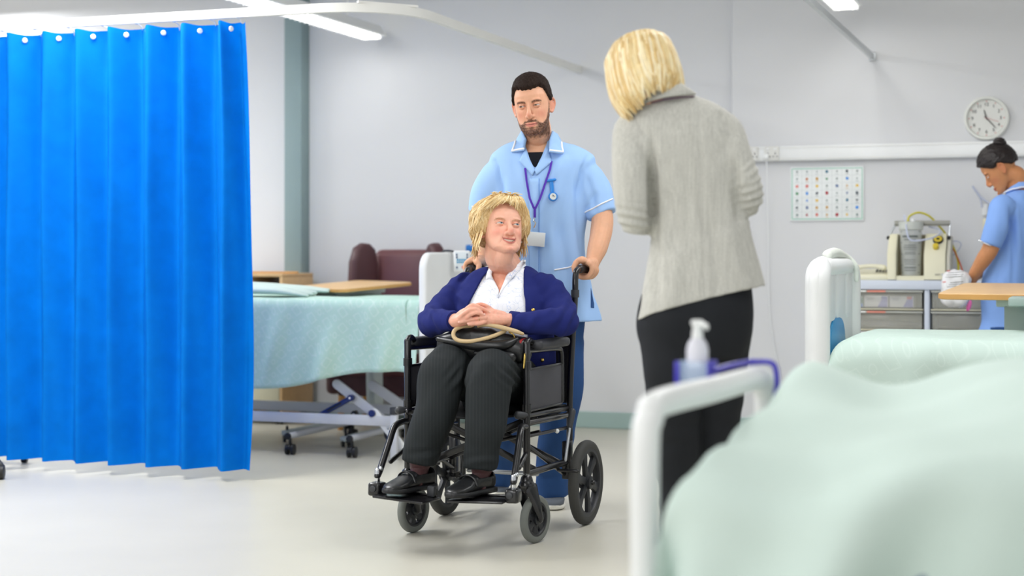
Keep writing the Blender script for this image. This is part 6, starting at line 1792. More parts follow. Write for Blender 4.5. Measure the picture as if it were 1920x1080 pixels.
# ------------------------------------------------------------------ seated woman
m_cardi = cloth('navy_knit', rgb(32, 40, 104), rough=0.95, var=0.06, vscale=30, bump=0.10, bscale=420)
m_gold = mat('brass_button', rgb(206, 176, 96), 0.25, metal=0.9)
def blouse_mat():
    m = cloth('floral_blouse', rgb(238, 240, 246), var=0.01)
    nt = m.node_tree; N = nt.nodes; L = nt.links; bs = N['Principled BSDF']; src = bs.inputs['Base Color'].links[0].from_socket
    tc = N.new('ShaderNodeTexCoord')
    def lines(scale, at, w, seed):
        mp = N.new('ShaderNodeMapping'); mp.inputs['Location'].default_value = (seed, seed * 1.7, 0); L.new(tc.outputs['Object'], mp.inputs['Vector'])
        n = N.new('ShaderNodeTexNoise'); n.inputs['Scale'].default_value = scale; n.inputs['Detail'].default_value = 1.5; L.new(mp.outputs[0], n.inputs['Vector'])
        a = N.new('ShaderNodeMath'); a.operation = 'SUBTRACT'; a.inputs[1].default_value = at; L.new(n.outputs['Fac'], a.inputs[0])
        b_ = N.new('ShaderNodeMath'); b_.operation = 'ABSOLUTE'; L.new(a.outputs[0], b_.inputs[0])
        c = N.new('ShaderNodeMath'); c.operation = 'LESS_THAN'; c.inputs[1].default_value = w; L.new(b_.outputs[0], c.inputs[0]); return c.outputs[0]
    vo = N.new('ShaderNodeTexVoronoi'); vo.inputs['Scale'].default_value = 16; L.new(tc.outputs['Object'], vo.inputs['Vector'])
    sp = N.new('ShaderNodeMath'); sp.operation = 'LESS_THAN'; sp.inputs[1].default_value = 0.13; L.new(vo.outputs['Distance'], sp.inputs[0])
    cur_ = src
    for fac, c, k in ((lines(24, .5, .006, 3.1), (110, 160, 226), .5), (lines(30, .53, .005, 8.3), (130, 160, 200), .45), (sp.outputs[0], (44, 110, 214), .9)):
        mx = N.new('ShaderNodeMix'); mx.data_type = 'RGBA'; mx.inputs[7].default_value = (*rgb(*c), 1)
        mm = N.new('ShaderNodeMath'); mm.operation = 'MULTIPLY'; mm.inputs[1].default_value = k; L.new(fac, mm.inputs[0]); L.new(mm.outputs[0], mx.inputs[0]); L.new(cur_, mx.inputs[6]); cur_ = mx.outputs[2]
    L.new(cur_, bs.inputs['Base Color']); return m
m_blouse = blouse_mat()
def stripe_mat(name, c0, c1, axis_scale):
    m = cloth(name, c0, var=0.06, bump=0.05, bscale=400)
    nt = m.node_tree; N = nt.nodes; L = nt.links; bs = N['Principled BSDF']; src = bs.inputs['Base Color'].links[0].from_socket
    tc = N.new('ShaderNodeTexCoord'); mp = N.new('ShaderNodeMapping'); mp.inputs['Scale'].default_value = axis_scale; L.new(tc.outputs['Object'], mp.inputs['Vector'])
    w = N.new('ShaderNodeTexWave'); w.inputs['Scale'].default_value = 1.0; w.inputs['Distortion'].default_value = 1.2; w.inputs['Detail Scale'].default_value = .3; L.new(mp.outputs[0], w.inputs['Vector'])
    p_ = N.new('ShaderNodeMath'); p_.operation = 'POWER'; p_.inputs[1].default_value = 5; L.new(w.outputs['Fac'], p_.inputs[0])
    q_ = N.new('ShaderNodeMath'); q_.operation = 'MULTIPLY'; q_.inputs[1].default_value = .22; L.new(p_.outputs[0], q_.inputs[0])
    mx = N.new('ShaderNodeMix'); mx.data_type = 'RGBA'; mx.inputs[7].default_value = (*c1, 1); L.new(q_.outputs[0], mx.inputs[0]); L.new(src, mx.inputs[6]); L.new(mx.outputs[2], bs.inputs['Base Color']); return m
m_pin = stripe_mat('pinstripe_trousers', rgb(36, 40, 42), rgb(62, 66, 68), (26, 8, 0.5))
m_leath = mat('black_leather', rgb(24, 25, 27), 0.32, var=0.08, bump=0.04, bscale=160, spec=0.5)

Mw = head_frame(P(940, 433, 6.27), (.36, -.88, .31), (-.02, .31, .95), 0.98)
Mw = Mw @ Matrix.Diagonal((1.07, 1, .985, 1))
hw_ = lambda x, y, z: Mw @ Vector((x, y, z))
ax = (cr3 * .9 + X_ * .1).normalized(); ay = Vector((-ax.y, ax.x, 0))
b = head_mb(Mw, jaw=1.07, nose=.97, chin=.92, lips=.70, smile=.006, open_=.005, mz=.007)
b.tube([hw_(0, .020, -.06), hw_(0, .030, -.105), P(948, 498, 6.31), P(947, 535, 6.32)], [.058, .056, .062, .08], seg=20)
b.tube([hw_(0, -.040, -.100), hw_(0, -.018, -.130), P(950, 497, 6.27)], [.034, .036, .042], seg=16)
Tw = [(735, 948, .185, .14, 6.34), (690, 945, .185, .155, 6.31), (640, 945, .180, .150, 6.29), (590, 947, .178, .135, 6.29), (550, 948, .178, .115, 6.31), (525, 948, .150, .09, 6.33), (510, 949, .11, .07, 6.33), (500, 949, .07, .06, 6.33)]
torso(b, [(P(cx, y, Y), ax, hw, ay, hd) for y, cx, hw, hd, Y in Tw])
arm_l = [P(866, 547, 6.40), P(836, 577, 6.33), P(810, 603, 6.22), P(820, 602, 6.13), P(840, 601, 6.04), P(856, 601, 5.99)]
arm_r = [P(1026, 545, 6.25), P(1046, 577, 6.20), P(1056, 602, 6.10), P(1030, 603, 6.04), P(985, 606, 5.995), P(953, 600, 5.975)]
for A_ in (arm_l, arm_r): b.tube(A_, [.05, .047, .044, .038, .032, .026], seg=16)
hp = lambda x, y, Y: P(820 + x / 7.2, 540 + y / 7.2, Y)
# clasped hands: right hand over the left, fingers interlaced
YH = 5.965
b.tube([P(852, 602, 5.99), hp(300, 440, YH), hp(400, 400, YH - .004), hp(455, 350, YH - .006)], [.025, .030, .031, .020], seg=16, ell=.8)
b.ball(hp(560, 400, YH), .024)
b.tube([hp(255, 455, YH + .01), hp(340, 370, YH - .002), hp(430, 290, YH - .012)], [.024, .022, .014], seg=14)
rf = [([(430, 300), (500, 245), (590, 222), (680, 250), (748, 300)], YH + .006, .0086), ([(350, 330), (420, 262), (490, 232), (600, 275), (698, 326)], YH - .014, .0088),
      ([(300, 400), (360, 345), (440, 295), (520, 290), (585, 330)], YH - .026, .0086), ([(400, 400), (450, 360), (520, 338), (575, 345), (622, 362)], YH - .030, .0080)]
nails = []
for pts, Y_f, r in rf:
    q = [hp(x, y, Y_f - .008 * math.sin(pi * i / (len(pts) - 1)) ) for i, (x, y) in enumerate(pts)]; finger(b, q, r); nails.append((q[-2], q[-1], r))
# left hand: back of hand from the right cuff, fingers pointing left
b.tube([P(956, 599, 5.975), hp(840, 430, YH), hp(740, 420, YH - .004), hp(640, 400, YH - .006)], [.027, .032, .033, .022], seg=16, ell=.75)
b.tube([hp(880, 390, YH + .004), hp(760, 360, YH), hp(660, 335, YH)], [.022, .022, .018], seg=14)
lf = [([(660, 400), (590, 405), (520, 412), (430, 432), (305, 466)], YH - .028, .0084), ([(690, 470), (620, 462), (560, 470), (500, 486), (470, 500)], YH - .018, .0086), ([(640, 455), (560, 480), (500, 480), (430, 488)], YH - .026, .0094), ([(600, 330), (520, 330), (420, 350), (330, 395)], YH + .004, .009)]
for pts, Y_f, r in lf:
    q = [hp(x, y, Y_f) for x, y in pts]; finger(b, q, r); nails.append((q[-2], q[-1], r))
kneeL, kneeR = P(836, 692, 5.97), P(920, 702, 5.885)
legs = ([P(912, 720, 6.33), P(870, 700, 6.14), kneeL, P(815, 775, 5.90), P(790, 860, 5.905), P(786, 884, 5.90), P(780, 902, 5.87)], [P(985, 722, 6.28), P(955, 707, 6.08), kneeR, P(912, 790, 5.82), P(904, 870, 5.82), P(901, 893, 5.815), P(897, 912, 5.79)])
for A_ in legs: b.tube(A_, [.085, .08, .06, .052, .040, .033, .030], seg=16)
Vv, F_ = fuse(b, .0029)
sk_w = skin_n(236, 180, 156)
lipw = skin_n(206, 112, 108)
Vv, F_, col, L2, ih = face(Vv, F_, Mw, dict(skin=sk_w, lip=lipw * .85, eye=(.0145, .0030, .0036), socket=.12, fold=.0022, brow=(.0205, .0005, skin_n(196, 150, 116), .0028), blush=skin_n(232, 140, 124), mouth=(.0255, -.0700, .0012, .0085, .0080), cheeks=.0045, lash=skin_n(120, 80, 66), lashw=.8, bag=.0012, mz=.007))
below = ~ih
hand = below & (pix(Vv)[:, 1] > 560) & (pix(Vv)[:, 1] < 620)
hn = vnoise(Vv * 130, 4)
col[below] = sk_w * .98
col[hand] = (skin_n(232, 172, 150) * (1 + .08 * hn[hand, None])) * np.where(vnoise(Vv[hand] * 60, 9)[:, None] > .25, np.array([1.0, .90, .88]), 1.0)
chest = below & (pix(Vv)[:, 1] > 500) & (pix(Vv)[:, 1] < 562)
cb_ = sstep(484, 522, pix(Vv)[:, 1])[:, None] * (below & (pix(Vv)[:, 1] < 562))[:, None]
col = col * (1 - cb_) + skin_n(230, 164, 138) * (1 + .06 * hn[:, None]) * cb_
col[below & (Vv[:, 2] < .40)] = skin_n(84, 56, 58)
woman = person_obj('person', Vv, F_, col, 'blonde woman in a navy cardigan sitting in the wheelchair and smiling upwards')
bw_s = Surf(Vv, F_)
eyeballs(Mw, woman, rgb(90, 130, 150), (.15, -1, .12), white=(.62, .58, .56), ir=.0058)
# teeth
mb = MB(); A_, B_ = [], []
for k in range(13):
    xx = -.019 + .038 * k / 12; y_ = -.0865 + .010 * (xx / .022) ** 2; zt_ = -.0690 + .0075 * (xx / .0255) ** 2
    zb_t = zt_ - .0058 * (1 - (xx / .023) ** 2) - .0004 * (k % 2); A_.append(hw_(xx, y_, zt_ + .002)); B_.append(hw_(xx, y_ + .001, zb_t))
mb.add(A_ + B_, [(k, k + 1, k + 14, k + 13) for k in range(12)]); mb.build('teeth', mat('teeth', rgb(240, 234, 220), .25, var=.02), woman, thick=.003)
for s in (-1, 1):
    mb = MB(); mb.ball(hw_(s * .081, .008, -.036), .0048, seg=14, rings=10); mb.build('pearl_earring', mat('pearl', rgb(244, 240, 234), .2), woman)
for a, c, r in nails:
    d = (c - a).normalized(); mb = MB(); n_ = Vector((0, -.75, .65)); n_ = (n_ - d * n_.dot(d)).normalized()
    mb.ball((0, 0, 0), 1, M=Matrix.Translation(c + d * r * .25 + n_ * r * .62) @ frame3((0, 0, 0), d, n_) @ Matrix.Diagonal((r * .62, r * .5, r * .16, 1)), seg=10, rings=6); mb.build('fingernail', mat('nail', rgb(240, 190, 176), .25), woman)
rg_ = hp(566, 408, YH - .024)
mb = MB(); d = (hp(520, 412, YH - .024) - hp(590, 405, YH - .024)).normalized(); mb.tube([rg_ + frame3((0, 0, 0), d.orthogonal(), d).to_3x3() @ Vector((.0102 * cos(2 * pi * k / 14), .0102 * sin(2 * pi * k / 14), 0)) for k in range(14)], .0013, seg=6, res=2, closed=True); mb.build('ring', m_gold, woman)

# hair: short layered blonde
hair_c = [rgb(228, 198, 144), rgb(240, 218, 172), rgb(212, 178, 122), rgb(234, 208, 158), rgb(220, 188, 134)]
def region(d):
    az = np.arctan2(np.abs(d[:, 0]), -d[:, 1])
    zl_ = np.interp(az, [0, .35, .6, .85, 1.05, 1.25, 1.5, 1.8, 2.2, 3.2], [.74, .70, .54, .15, -.35, -.62, -.66, -.72, -.80, -.88])
    return d[:, 2] - zl_
def tw(d):
    m_ = sstep(-.05, .14, region(d)) * (.55 + .45 * sstep(.05, .5, region(d)))
    th = .026 + .008 * np.clip(d[:, 2], 0, 1) + .006 * np.abs(d[:, 0])
    return -.016 + m_ * (.016 + th + .008 * vnoise(d * np.array([6, 6, 4]), 3) + .0025 * vnoise(d * np.array([24, 24, 9]), 5))
HC, HR = (0, .014, .028), (.080, .102, .092)
w_, f_, p_, d_ = hair_shell(Mw, HC, HR, tw, (140, 100))
cn = .5 + .5 * vnoise(d_ * np.array([26, 26, 7]), 3)
hcol = np.array(hair_c[4]) * (1 - cn[:, None]) + np.array(hair_c[3]) * cn[:, None]
rr = random.Random(4)
def shell_pt(d, extra=0.0):
    d = np.array(d) / np.linalg.norm(d); t = float(tw(d[None])[0]) + extra
    q = np.array(HC) + d * np.array(HR) + d * t; return Vector(q)
strands = []
tries = 0
while len(strands) < 1700 and tries < 26000:
    tries += 1
    d0 = Vector((rr.gauss(0, 1), rr.gauss(0, 1), rr.gauss(0, 1))).normalized()
    if region(np.array(d0)[None])[0] < .12: continue
    # comb direction: away from a parting near the front crown, downwards
    part = Vector((.15, -.45, .88)).normalized()
    g = (d0 - part * 1.0); g = (g - d0 * g.dot(d0)); g = g.normalized() if g.length > .05 else Vector((1, 0, 0))
    g = (g + Vector((rr.uniform(-.3, .3), rr.uniform(-.3, .3), rr.uniform(-.5, .1)))).normalized()
    Ls = rr.uniform(.7, 1.25); pts = []; dd = d0.copy()
    sw = rr.uniform(-.5, .5)
    for k in range(5):
        lift = -.001 + (.002 + rr.uniform(0, .005)) * (k / 4) ** 2
        pts.append(Mw @ shell_pt(dd, lift))
        nd = (dd + g * Ls / 4 + dd.cross(g) * sw * .12 * k).normalized()
        if region(np.array(nd)[None])[0] < -.16: break
        dd = nd
    if len(pts) < 3: continue
    n_ = len(pts); r0 = rr.uniform(.0022, .0048)
    strands.append((pts, [r0 * (.5 if k == 0 else 1.0 - .75 * (k / (n_ - 1)) ** 2) for k in range(n_)], .34, rr.choice(hair_c), tuple((Mw.to_3x3() @ d0))))
# fringe swept across the forehead and wisps on top
for k in range(110):
    x0 = rr.uniform(-.062, .062)
    p0 = Vector((x0 * .5 + .012, -.066 + rr.uniform(-.004, .01), .128 + rr.uniform(-.006, .010)))
    p1 = Vector((x0 * .9, -.098, .104 + rr.uniform(-.006, .010))); p2 = Vector((x0 * 1.55 - .010 + rr.uniform(-.008, .008), -.1005 + abs(x0) * .50, .092 - abs(x0) * .62 + rr.uniform(-.010, .012)))
    strands.append(([Mw @ p0, Mw @ p1, Mw @ p2], [.003, .0034, .0010], .5, rr.choice(hair_c), tuple(Mw.to_3x3() @ Vector((0, -1, .3)))))
for k in range(44):
    x0 = rr.uniform(-.05, .05); p0 = Vector((x0, -.05 + rr.uniform(-.02, .05), .132)); 
    p1 = p0 + Vector((rr.uniform(-.012, .012), -.014, .003 + rr.uniform(0, .005))); p2 = p1 + Vector((rr.uniform(-.03, .03), -.022, rr.uniform(-.012, .0)))
    strands.append(([Mw @ p0, Mw @ p1, Mw @ p2], [.004, .0036, .0010], .5, rr.choice(hair_c), None))
for k in range(110):         # nape and sides
    s = rr.choice((-1, 1)); a = rr.uniform(.9, 2.6); x0, y0 = s * sin(a) * .092, -cos(a) * .105 + .014
    p0 = Vector((x0, y0, -.02 + rr.uniform(-.02, .03))); p1 = p0 + Vector((s * .008, .006, -.035)); p2 = p1 + Vector((s * rr.uniform(-.012, .010), rr.uniform(-.004, .012), -.030))
    if y0 < -.03 and p2.z < -.05: continue
    strands.append(([Mw @ p0, Mw @ p1, Mw @ p2], [.0036, .0042, .0010], .5, rr.choice(hair_c), tuple(Mw.to_3x3() @ Vector((x0, y0, 0)))))
lv, lf_, lc = locks(strands, 6, 4)
nb = len(w_)
allv = [tuple(q) for q in w_] + lv; allf = f_ + [tuple(i + nb for i in f) for f in lf_]
mesh_obj('hair', allv, allf, m_hairattr, woman, col=np.vstack([hcol, np.array(lc)]), angle=180)

# blouse under the cardigan
t_ = MB(); e_ = .006
torso(t_, [(P(cx, y, Y), ax, hw + e_, ay, hd + e_) for y, cx, hw, hd, Y in Tw[1:]], n=36)
vskin = [(921, 485), (918, 503), (912, 522), (934.5, 558), (951, 516), (978, 491), (975, 480)]
def killb(v, n): return (inpoly(pix(v), vskin) & (v[:, 1] < 6.33)) | (v[:, 2] > P(0, 503, 6.33).z)
blouse, bl_s = garment('blouse', t_, .0055, m_blouse, woman, 6, lambda v, n: .004 * vnoise(v * np.array([22, 22, 9]), 2) + .003 * vnoise(v * np.array([40, 40, 16]), 3), killb)
md = blouse.modifiers.new('thickness', 'SOLIDIFY'); md.thickness = .002; md.offset = -1
mb = MB(); nk = MB(); nk.join(t_); nk.tube([P(949, 520, 6.33), P(949, 505, 6.33), P(950, 485, 6.325)], [.11, .075, .062], seg=28, rnd=False)
ns = Surf(*(lambda q: (smooth(q[0], q[1], 5), q[1]))(fuse(nk, .0055)))
for poly in ([(921, 500), (928, 497), (922, 516), (936, 545), (934.5, 560), (912, 524), (915, 510)], [(951, 517), (962, 503), (978, 488), (986, 487), (985, 500), (962, 520), (940, 549), (934.5, 560), (938, 548)]):
    ns.patch(poly, .006, .005, 3, .001).build('blouse_collar', m_blouse, woman, angle=180)
# cardigan
t_ = MB(); e_ = .018
torso(t_, [(P(cx, y, Y), ax, hw + e_, ay, hd + e_ * (1.0 if y > 530 else .8)) for y, cx, hw, hd, Y in Tw], n=40)
t_.tube([P(880, 540, 6.38)] + arm_l[:5] + [P(851, 602, 6.0)], [.068, .068, .063, .060, .052, .043, .036], seg=24, rnd=False)
t_.tube([P(1010, 540, 6.27)] + arm_r[:5] + [P(957, 601, 5.98)], [.068, .068, .064, .060, .053, .045, .036], seg=24, rnd=False)
opening = [(935, 480), (926, 497), (908, 512), (893, 538), (880, 562), (868, 590), (860, 625), (850, 760), (995, 760), (993, 640), (988, 590), (984, 545), (983, 515), (985, 490), (970, 478)]
arms_pts = np.array([tuple(p) for p in arm_l + arm_r])
def killc(v, n):
    k = inpoly(pix(v), opening) & (v[:, 1] < 6.32)
    # the sleeves in front of the opening stay
    for A_ in (arm_l, arm_r):
        for i in range(2, 5):
            a, c = np.array(A_[i]), np.array(A_[i + 1]); ab = c - a; t = np.clip(((v - a) @ ab) / (ab @ ab), 0, 1); dd = np.linalg.norm(v - (a + t[:, None] * ab), axis=1)
            k &= ~(dd < .056)
    return k | ((v[:, 2] > P(0, 506, 6.33).z) & (np.abs(v[:, 0] - P(949, 0, 6.33).x) < .075))
def dc(v, n):
    px = pix(v); d = .006 * vnoise(v * np.array([14, 14, 10]), 3) + .003 * vnoise(v * np.array([32, 32, 26]), 4)
    for cx, cy, sx, sy, fr, ph, am, ang in ((1062, 590, 26, 40, .30, 0, .006, .5), (812, 600, 30, 34, .30, 1, .006, -.5), (1000, 605, 50, 16, .22, 2, .004, .3), (850, 560, 22, 40, .26, 0, .005, -1.0), (1035, 540, 22, 40, .26, 0, .005, 1.0)):
        u_ = (px[:, 0] - cx) * cos(ang) + (px[:, 1] - cy) * sin(ang)
        d = d + am * np.sin(u_ * fr + ph + 2 * vnoise(v * 10, 7)) * np.exp(-((px[:, 0] - cx) / sx) ** 2 - ((px[:, 1] - cy) / sy) ** 2)
    return d
cardi, cd_s = garment('cardigan', t_, .006, m_cardi, woman, 7, dc, killc)
md = cardi.modifiers.new('thickness', 'SOLIDIFY'); md.thickness = .005; md.offset = -1
for px, py in ((999.5, 582), (1016, 675)):
    q, n_ = cd_s.at(px, py, .003); mb = MB(); mb.ball((0, 0, 0), 1, M=frame3(q, n_.orthogonal(), n_) @ Matrix.Diagonal((.0085, .0085, .005, 1)), seg=14, rings=8); mb.build('button', m_gold, woman)
for A_, nm in ((arm_l, 0), (arm_r, 1)):
    a = Vector(A_[5]) ; c = Vector(A_[4]); d = (a - c).normalized(); a2 = (P(851, 602, 6.0) if nm == 0 else P(957, 601, 5.98))
    mb = MB(); mb.tube([a2 - d * .03, a2 + d * .004], [.0385, .0365], seg=24, smooth=False, rnd=False); mb.build('cuff', m_cardi, woman)
# trousers
t_ = MB()
for A_, hems in ((legs[0], [P(815, 775, 5.90), P(794, 830, 5.90), P(786, 868, 5.90)]), (legs[1], [P(912, 790, 5.82), P(904, 840, 5.82), P(900, 880, 5.815)])):
    t_.tube(A_[:3] + hems, [.105, .098, .088, .078, .070, .066], seg=26, rnd=False, res=8)
torso(t_, [(P(948, 770, 6.36), ax, .17, ay, .13), (P(948, 730, 6.34), ax, .19, ay, .16), (P(946, 690, 6.32), ax, .185, ay, .15)])
def dt(v, n):
    px = pix(v); d = .006 * vnoise(v * np.array([12, 12, 6]), 3) + .004 * vnoise(v * np.array([26, 26, 10]), 6)
    for cx, cy, sx, sy, fr, am, ang in ((960, 700, 26, 24, .42, .007, -.8), (855, 705, 18, 26, .4, .006, .6), (872, 695, 12, 22, .4, .006, .3), (800, 850, 30, 14, .25, .005, 1.4), (900, 865, 30, 14, .25, .005, 1.4)):
        u_ = (px[:, 0] - cx) * cos(ang) + (px[:, 1] - cy) * sin(ang)
        d = d + am * np.sin(u_ * fr + 2 * vnoise(v * 9, 8)) * np.exp(-((px[:, 0] - cx) / sx) ** 2 - ((px[:, 1] - cy) / sy) ** 2)
    return d
def killt(v, n):   # open hems
    k = np.zeros(len(v), bool)
    for h_, A_ in ((P(786, 868, 5.90), legs[0]), (P(900, 880, 5.815), legs[1])):
        k |= (v[:, 2] < h_.z - .005) & (np.abs(v[:, 0] - h_.x) < .12)
    return k
tr, tr_s = garment('trousers', t_, .0062, m_pin, woman, 7, dt, killt)
md = tr.modifiers.new('thickness', 'SOLIDIFY'); md.thickness = .003; md.offset = -1
# loafers
for heel, toe, nm in ((Vector((-.300, 5.945, .203)), Vector((-.452, 5.755, .206)), 0), (Vector((-.078, 5.855, .203)), Vector((-.222, 5.665, .205)), 1)):
    u_, s_ = MB(), MB(); shoe(u_, s_, heel, toe, .085, .050)
    v2, f2 = fuse(u_, .004); v2 = smooth(v2, f2, 3)
    d = (toe - heel).normalized(); t2 = (v2 - np.array(heel)) @ np.array(d) / (toe - heel).length
    cx = np.array(heel) + t2[:, None] * np.array(toe - heel); lat = np.linalg.norm((v2 - cx)[:, :2], axis=1)
    v2, f2 = cut(v2, f2, (t2 > .06) & (t2 < .47) & (v2[:, 2] > heel.z + .062) & (lat < .04))
    o = mesh_obj('loafer', v2, f2, m_leath, woman, angle=180); md = o.modifiers.new('thickness', 'SOLIDIFY'); md.thickness = .004
    s_.build('sole', m_black, o, angle=60)
    mb = MB(); sd = Vector((d.y, -d.x, 0)); c = heel + d * .56 * (toe - heel).length
    mb.tube([c + sd * .045 + Vector((0, 0, .040)), c + sd * .03 + Vector((0, 0, .064)), c + Vector((0, 0, .074)), c - sd * .03 + Vector((0, 0, .064)), c - sd * .045 + Vector((0, 0, .040))], .006, seg=8, ell=.6); mb.build('strap', m_leath, o)

# ------------------------------------------------------------------ handbag on her lap
m_red = mat('red_leather', rgb(140, 28, 34), 0.4, var=.06, bump=.06, bscale=120); m_tan = mat('tan_handle', rgb(206, 180, 138), 0.45, var=.04)
bl_, br_ = Vector((-.272, 6.085, .735)), Vector((.058, 5.965, .715))
bx = (br_ - bl_).normalized(); by = Vector((-bx.y, bx.x, 0)).normalized(); bz = bx.cross(by)
bagL = (br_ - bl_).length
bag = MB(); rings = []
for t, h0, h1, dep in ((0, -.015, .020, .03), (.02, -.030, .032, .05), (.10, -.045, .042, .066), (.25, -.055, .068, .072), (.42, -.06, .085, .074), (.60, -.06, .080, .074), (.78, -.06, .062, .072), (.93, -.055, .048, .066), (1.0, -.05, .042, .060)):
    c = bl_.lerp(br_, t) + bz * ((h0 + h1) / 2); rings.append(ring(c, by, dep, bz, (h1 - h0) / 2, 28, 3.0))
bag.loft(rings)
v2, f2 = fuse(bag, .005); v2 = smooth(v2, f2, 5)
n2 = normals(v2, f2); v2 = v2 + n2 * (.007 * vnoise(v2 * np.array([10, 10, 14]), 5) + .001 * vnoise(v2 * 40, 6))[:, None]
mb = MB(); mb.add(v2.tolist(), f2)
bagt = thing('handbag', 'black leather handbag with tan handles lying on the lap of the seated woman', 'handbag', (bl_ + br_) / 2 - Vector((0, 0, .06)))
mb.build('bag_body', m_leath, bagt, angle=180)
# front flap and pocket roll
mb = MB(); mb.tube([bl_ + bx * .015 - by * .055 + bz * .018, bl_ + bx * .10 - by * .078 + bz * .012, bl_.lerp(br_, .5) - by * .088 + bz * .010, bl_.lerp(br_, .8) - by * .082 + bz * .016, br_ - bx * .03 - by * .045 + bz * .040], [.012, .020, .026, .024, .010], seg=14, ell=.8, up=(0, 0, 1)); mb.build('flap_fold', m_leath, bagt)
mb = MB(); mb.tube([bl_.lerp(br_, .52) - by * .085 - bz * .022, bl_.lerp(br_, .70) - by * .098 - bz * .022, bl_.lerp(br_, .90) - by * .086 - bz * .028], [.014, .025, .022], seg=14); mb.build('front_pocket', m_leath, bagt)
mb = MB(); mb.loft([ring(br_ + bx * (e - .012) + bz * .008, by, dep, bz, .034 * k, 28, 3.0) for e, dep, k in ((-.035, .0635, 1.12), (.004, .058, 1.05), (.010, .045, .8))]); mb.build('red_gusset', m_red, bagt)
mb = MB(); mb.tube([br_ + bx * .008 - by * .058 - bz * .012, br_ + bx * .013 - by * .02 - bz * .006, br_ + bx * .013 + by * .03 + bz * .002], .0026, seg=8); mb.build('zip', m_gold, bagt)
mb = MB(); z0_ = br_ + bx * .010 - by * .058 - bz * .012; mb.tube([z0_, z0_ - bz * .012, z0_ - bz * .05 - by * .004], [.002, .004, .0028], seg=8, ell=.5); mb.build('zip_pull', m_gold, bagt)
Yh = 5.945
mb = MB(); mb.tube([P(886, 611, 5.99), P(868, 612, 5.97), P(853, 619, 5.955), P(850.5, 630, 5.945), P(859, 638, 5.935), P(880, 640, 5.925), P(905, 636, 5.925), P(928, 629, 5.93), P(946, 621, 5.95)], .0078, seg=12); mb.build('handle', m_tan, bagt)
mb = MB(); mb.tube([P(897, 612, 5.975), P(910, 608.5, 5.955), P(928, 611, 5.94), P(948, 616, 5.935), P(966, 621, 5.935), P(980, 626, 5.945)], [.005, .008, .0085, .0085, .0085, .006], seg=12); mb.build('handle', m_tan, bagt)
mb = MB(); mb.tube([P(955, 623, 5.94), P(962, 627, 5.935), P(965, 633, 5.935)], .003, seg=8); mb.build('handle_ring', m_gold, bagt)
# ------------------------------------------------------------------ blonde woman seen from behind
def open_hand(mb, w, d, side, nrm, s=1.0, curl=.5):
    """relaxed hand: wrist w, pointing d, side towards the thumb, nrm out of the back of the hand"""
    w, d, side, nrm = Vector(w), Vector(d).normalized(), Vector(side).normalized(), Vector(nrm).normalized()
    for i in range(4):
        o_ = side * (.026 - .0175 * i) * s; L_ = [.068, .076, .070, .055][i] * s; k0 = w + d * .085 * s + o_
        mb.tube([w + o_ * .6, w + d * .045 * s + o_ * .9, k0], [.016 * s, .0145 * s, .0105 * s], seg=12)
        mb.tube([k0, k0 + d * L_ * .42 + nrm * .004 * s, k0 + d * L_ * .75 - nrm * .02 * curl * s, k0 + d * L_ * .95 - nrm * .045 * curl * s], [.0098 * s, .0092 * s, .0085 * s, .0072 * s], seg=12)
    mb.tube([w + side * .012 * s, w + d * .035 * s + side * .036 * s - nrm * .008 * s, w + d * .068 * s + side * .052 * s - nrm * .016 * s, w + d * .092 * s + side * .05 * s - nrm * .02 * s], [.017 * s, .0145 * s, .011 * s, .0085 * s], seg=12)
def tweed():
    m = cloth('grey_tweed', rgb(196, 195, 188), rough=.95, var=.13, vscale=26, stretch=(7, 7, 0.35), bump=.05, bscale=40)
    nt = m.node_tree; N = nt.nodes; L = nt.links; bs = N['Principled BSDF']; src = bs.inputs['Base Color'].links[0].from_socket
    tc = N.new('ShaderNodeTexCoord'); n = N.new('ShaderNodeTexNoise'); n.inputs['Scale'].default_value = 420; n.inputs['Detail'].default_value = 1; L.new(tc.outputs['Object'], n.inputs['Vector'])
    mr = N.new('ShaderNodeMapRange'); mr.inputs['From Min'].default_value = .35; mr.inputs['From Max'].default_value = .65; mr.inputs['To Min'].default_value = .88; mr.inputs['To Max'].default_value = 1.10; L.new(n.outputs['Fac'], mr.inputs['Value'])
    sc = N.new('ShaderNodeVectorMath'); sc.operation = 'SCALE'; L.new(src, sc.inputs[0]); L.new(mr.outputs[0], sc.inputs['Scale']); L.new(sc.outputs[0], bs.inputs['Base Color']); return m
m_tweed = tweed()
m_blacktr = cloth('black_trousers', rgb(34, 36, 40), var=.06, bump=.04, bscale=300)
Yb = 4.55
Mb = head_frame(P(1203, 148, 4.56), (-.52, .76, -.36), (-.22, .32, .92), 0.94)
hb = lambda x, y, z: Mb @ Vector((x, y, z))
b = head_mb(Mb, jaw=.9, nose=.92, chin=.85, ears=True, lips=1.0)
b.tube([hb(0, .025, -.06), P(1238, 185, 4.55), P(1252, 215, Yb)], [.050, .050, .07], seg=18)
tl = lambda a: (Vector((cos(a), 0, sin(a))).normalized(), Vector((0, 1, 0)))
TB = [(572, 1316, .190, .125, .22), (520, 1315, .172, .120, .19), (460, 1313, .150, .110, .15), (400, 1311, .135, .105, .11), (330, 1300, .140, .110, .08), (270, 1278, .165, .105, .06), (232, 1270, .172, .092, .04), (210, 1265, .150, .080, .03), (194, 1259, .110, .066, .03), (180, 1253, .065, .055, .03)]
torso(b, [(P(cx + 4, y, Yb), tl(a)[0], hw * (.62 if y > 480 else .78 if y > 225 else .88), Y_, hd * .74) for y, cx, hw, hd, a in TB])
aL = [P(1186, 252, 4.54), P(1184, 330, 4.50), P(1192, 408, 4.52), P(1222, 402, 4.68), P(1256, 398, 4.80)]
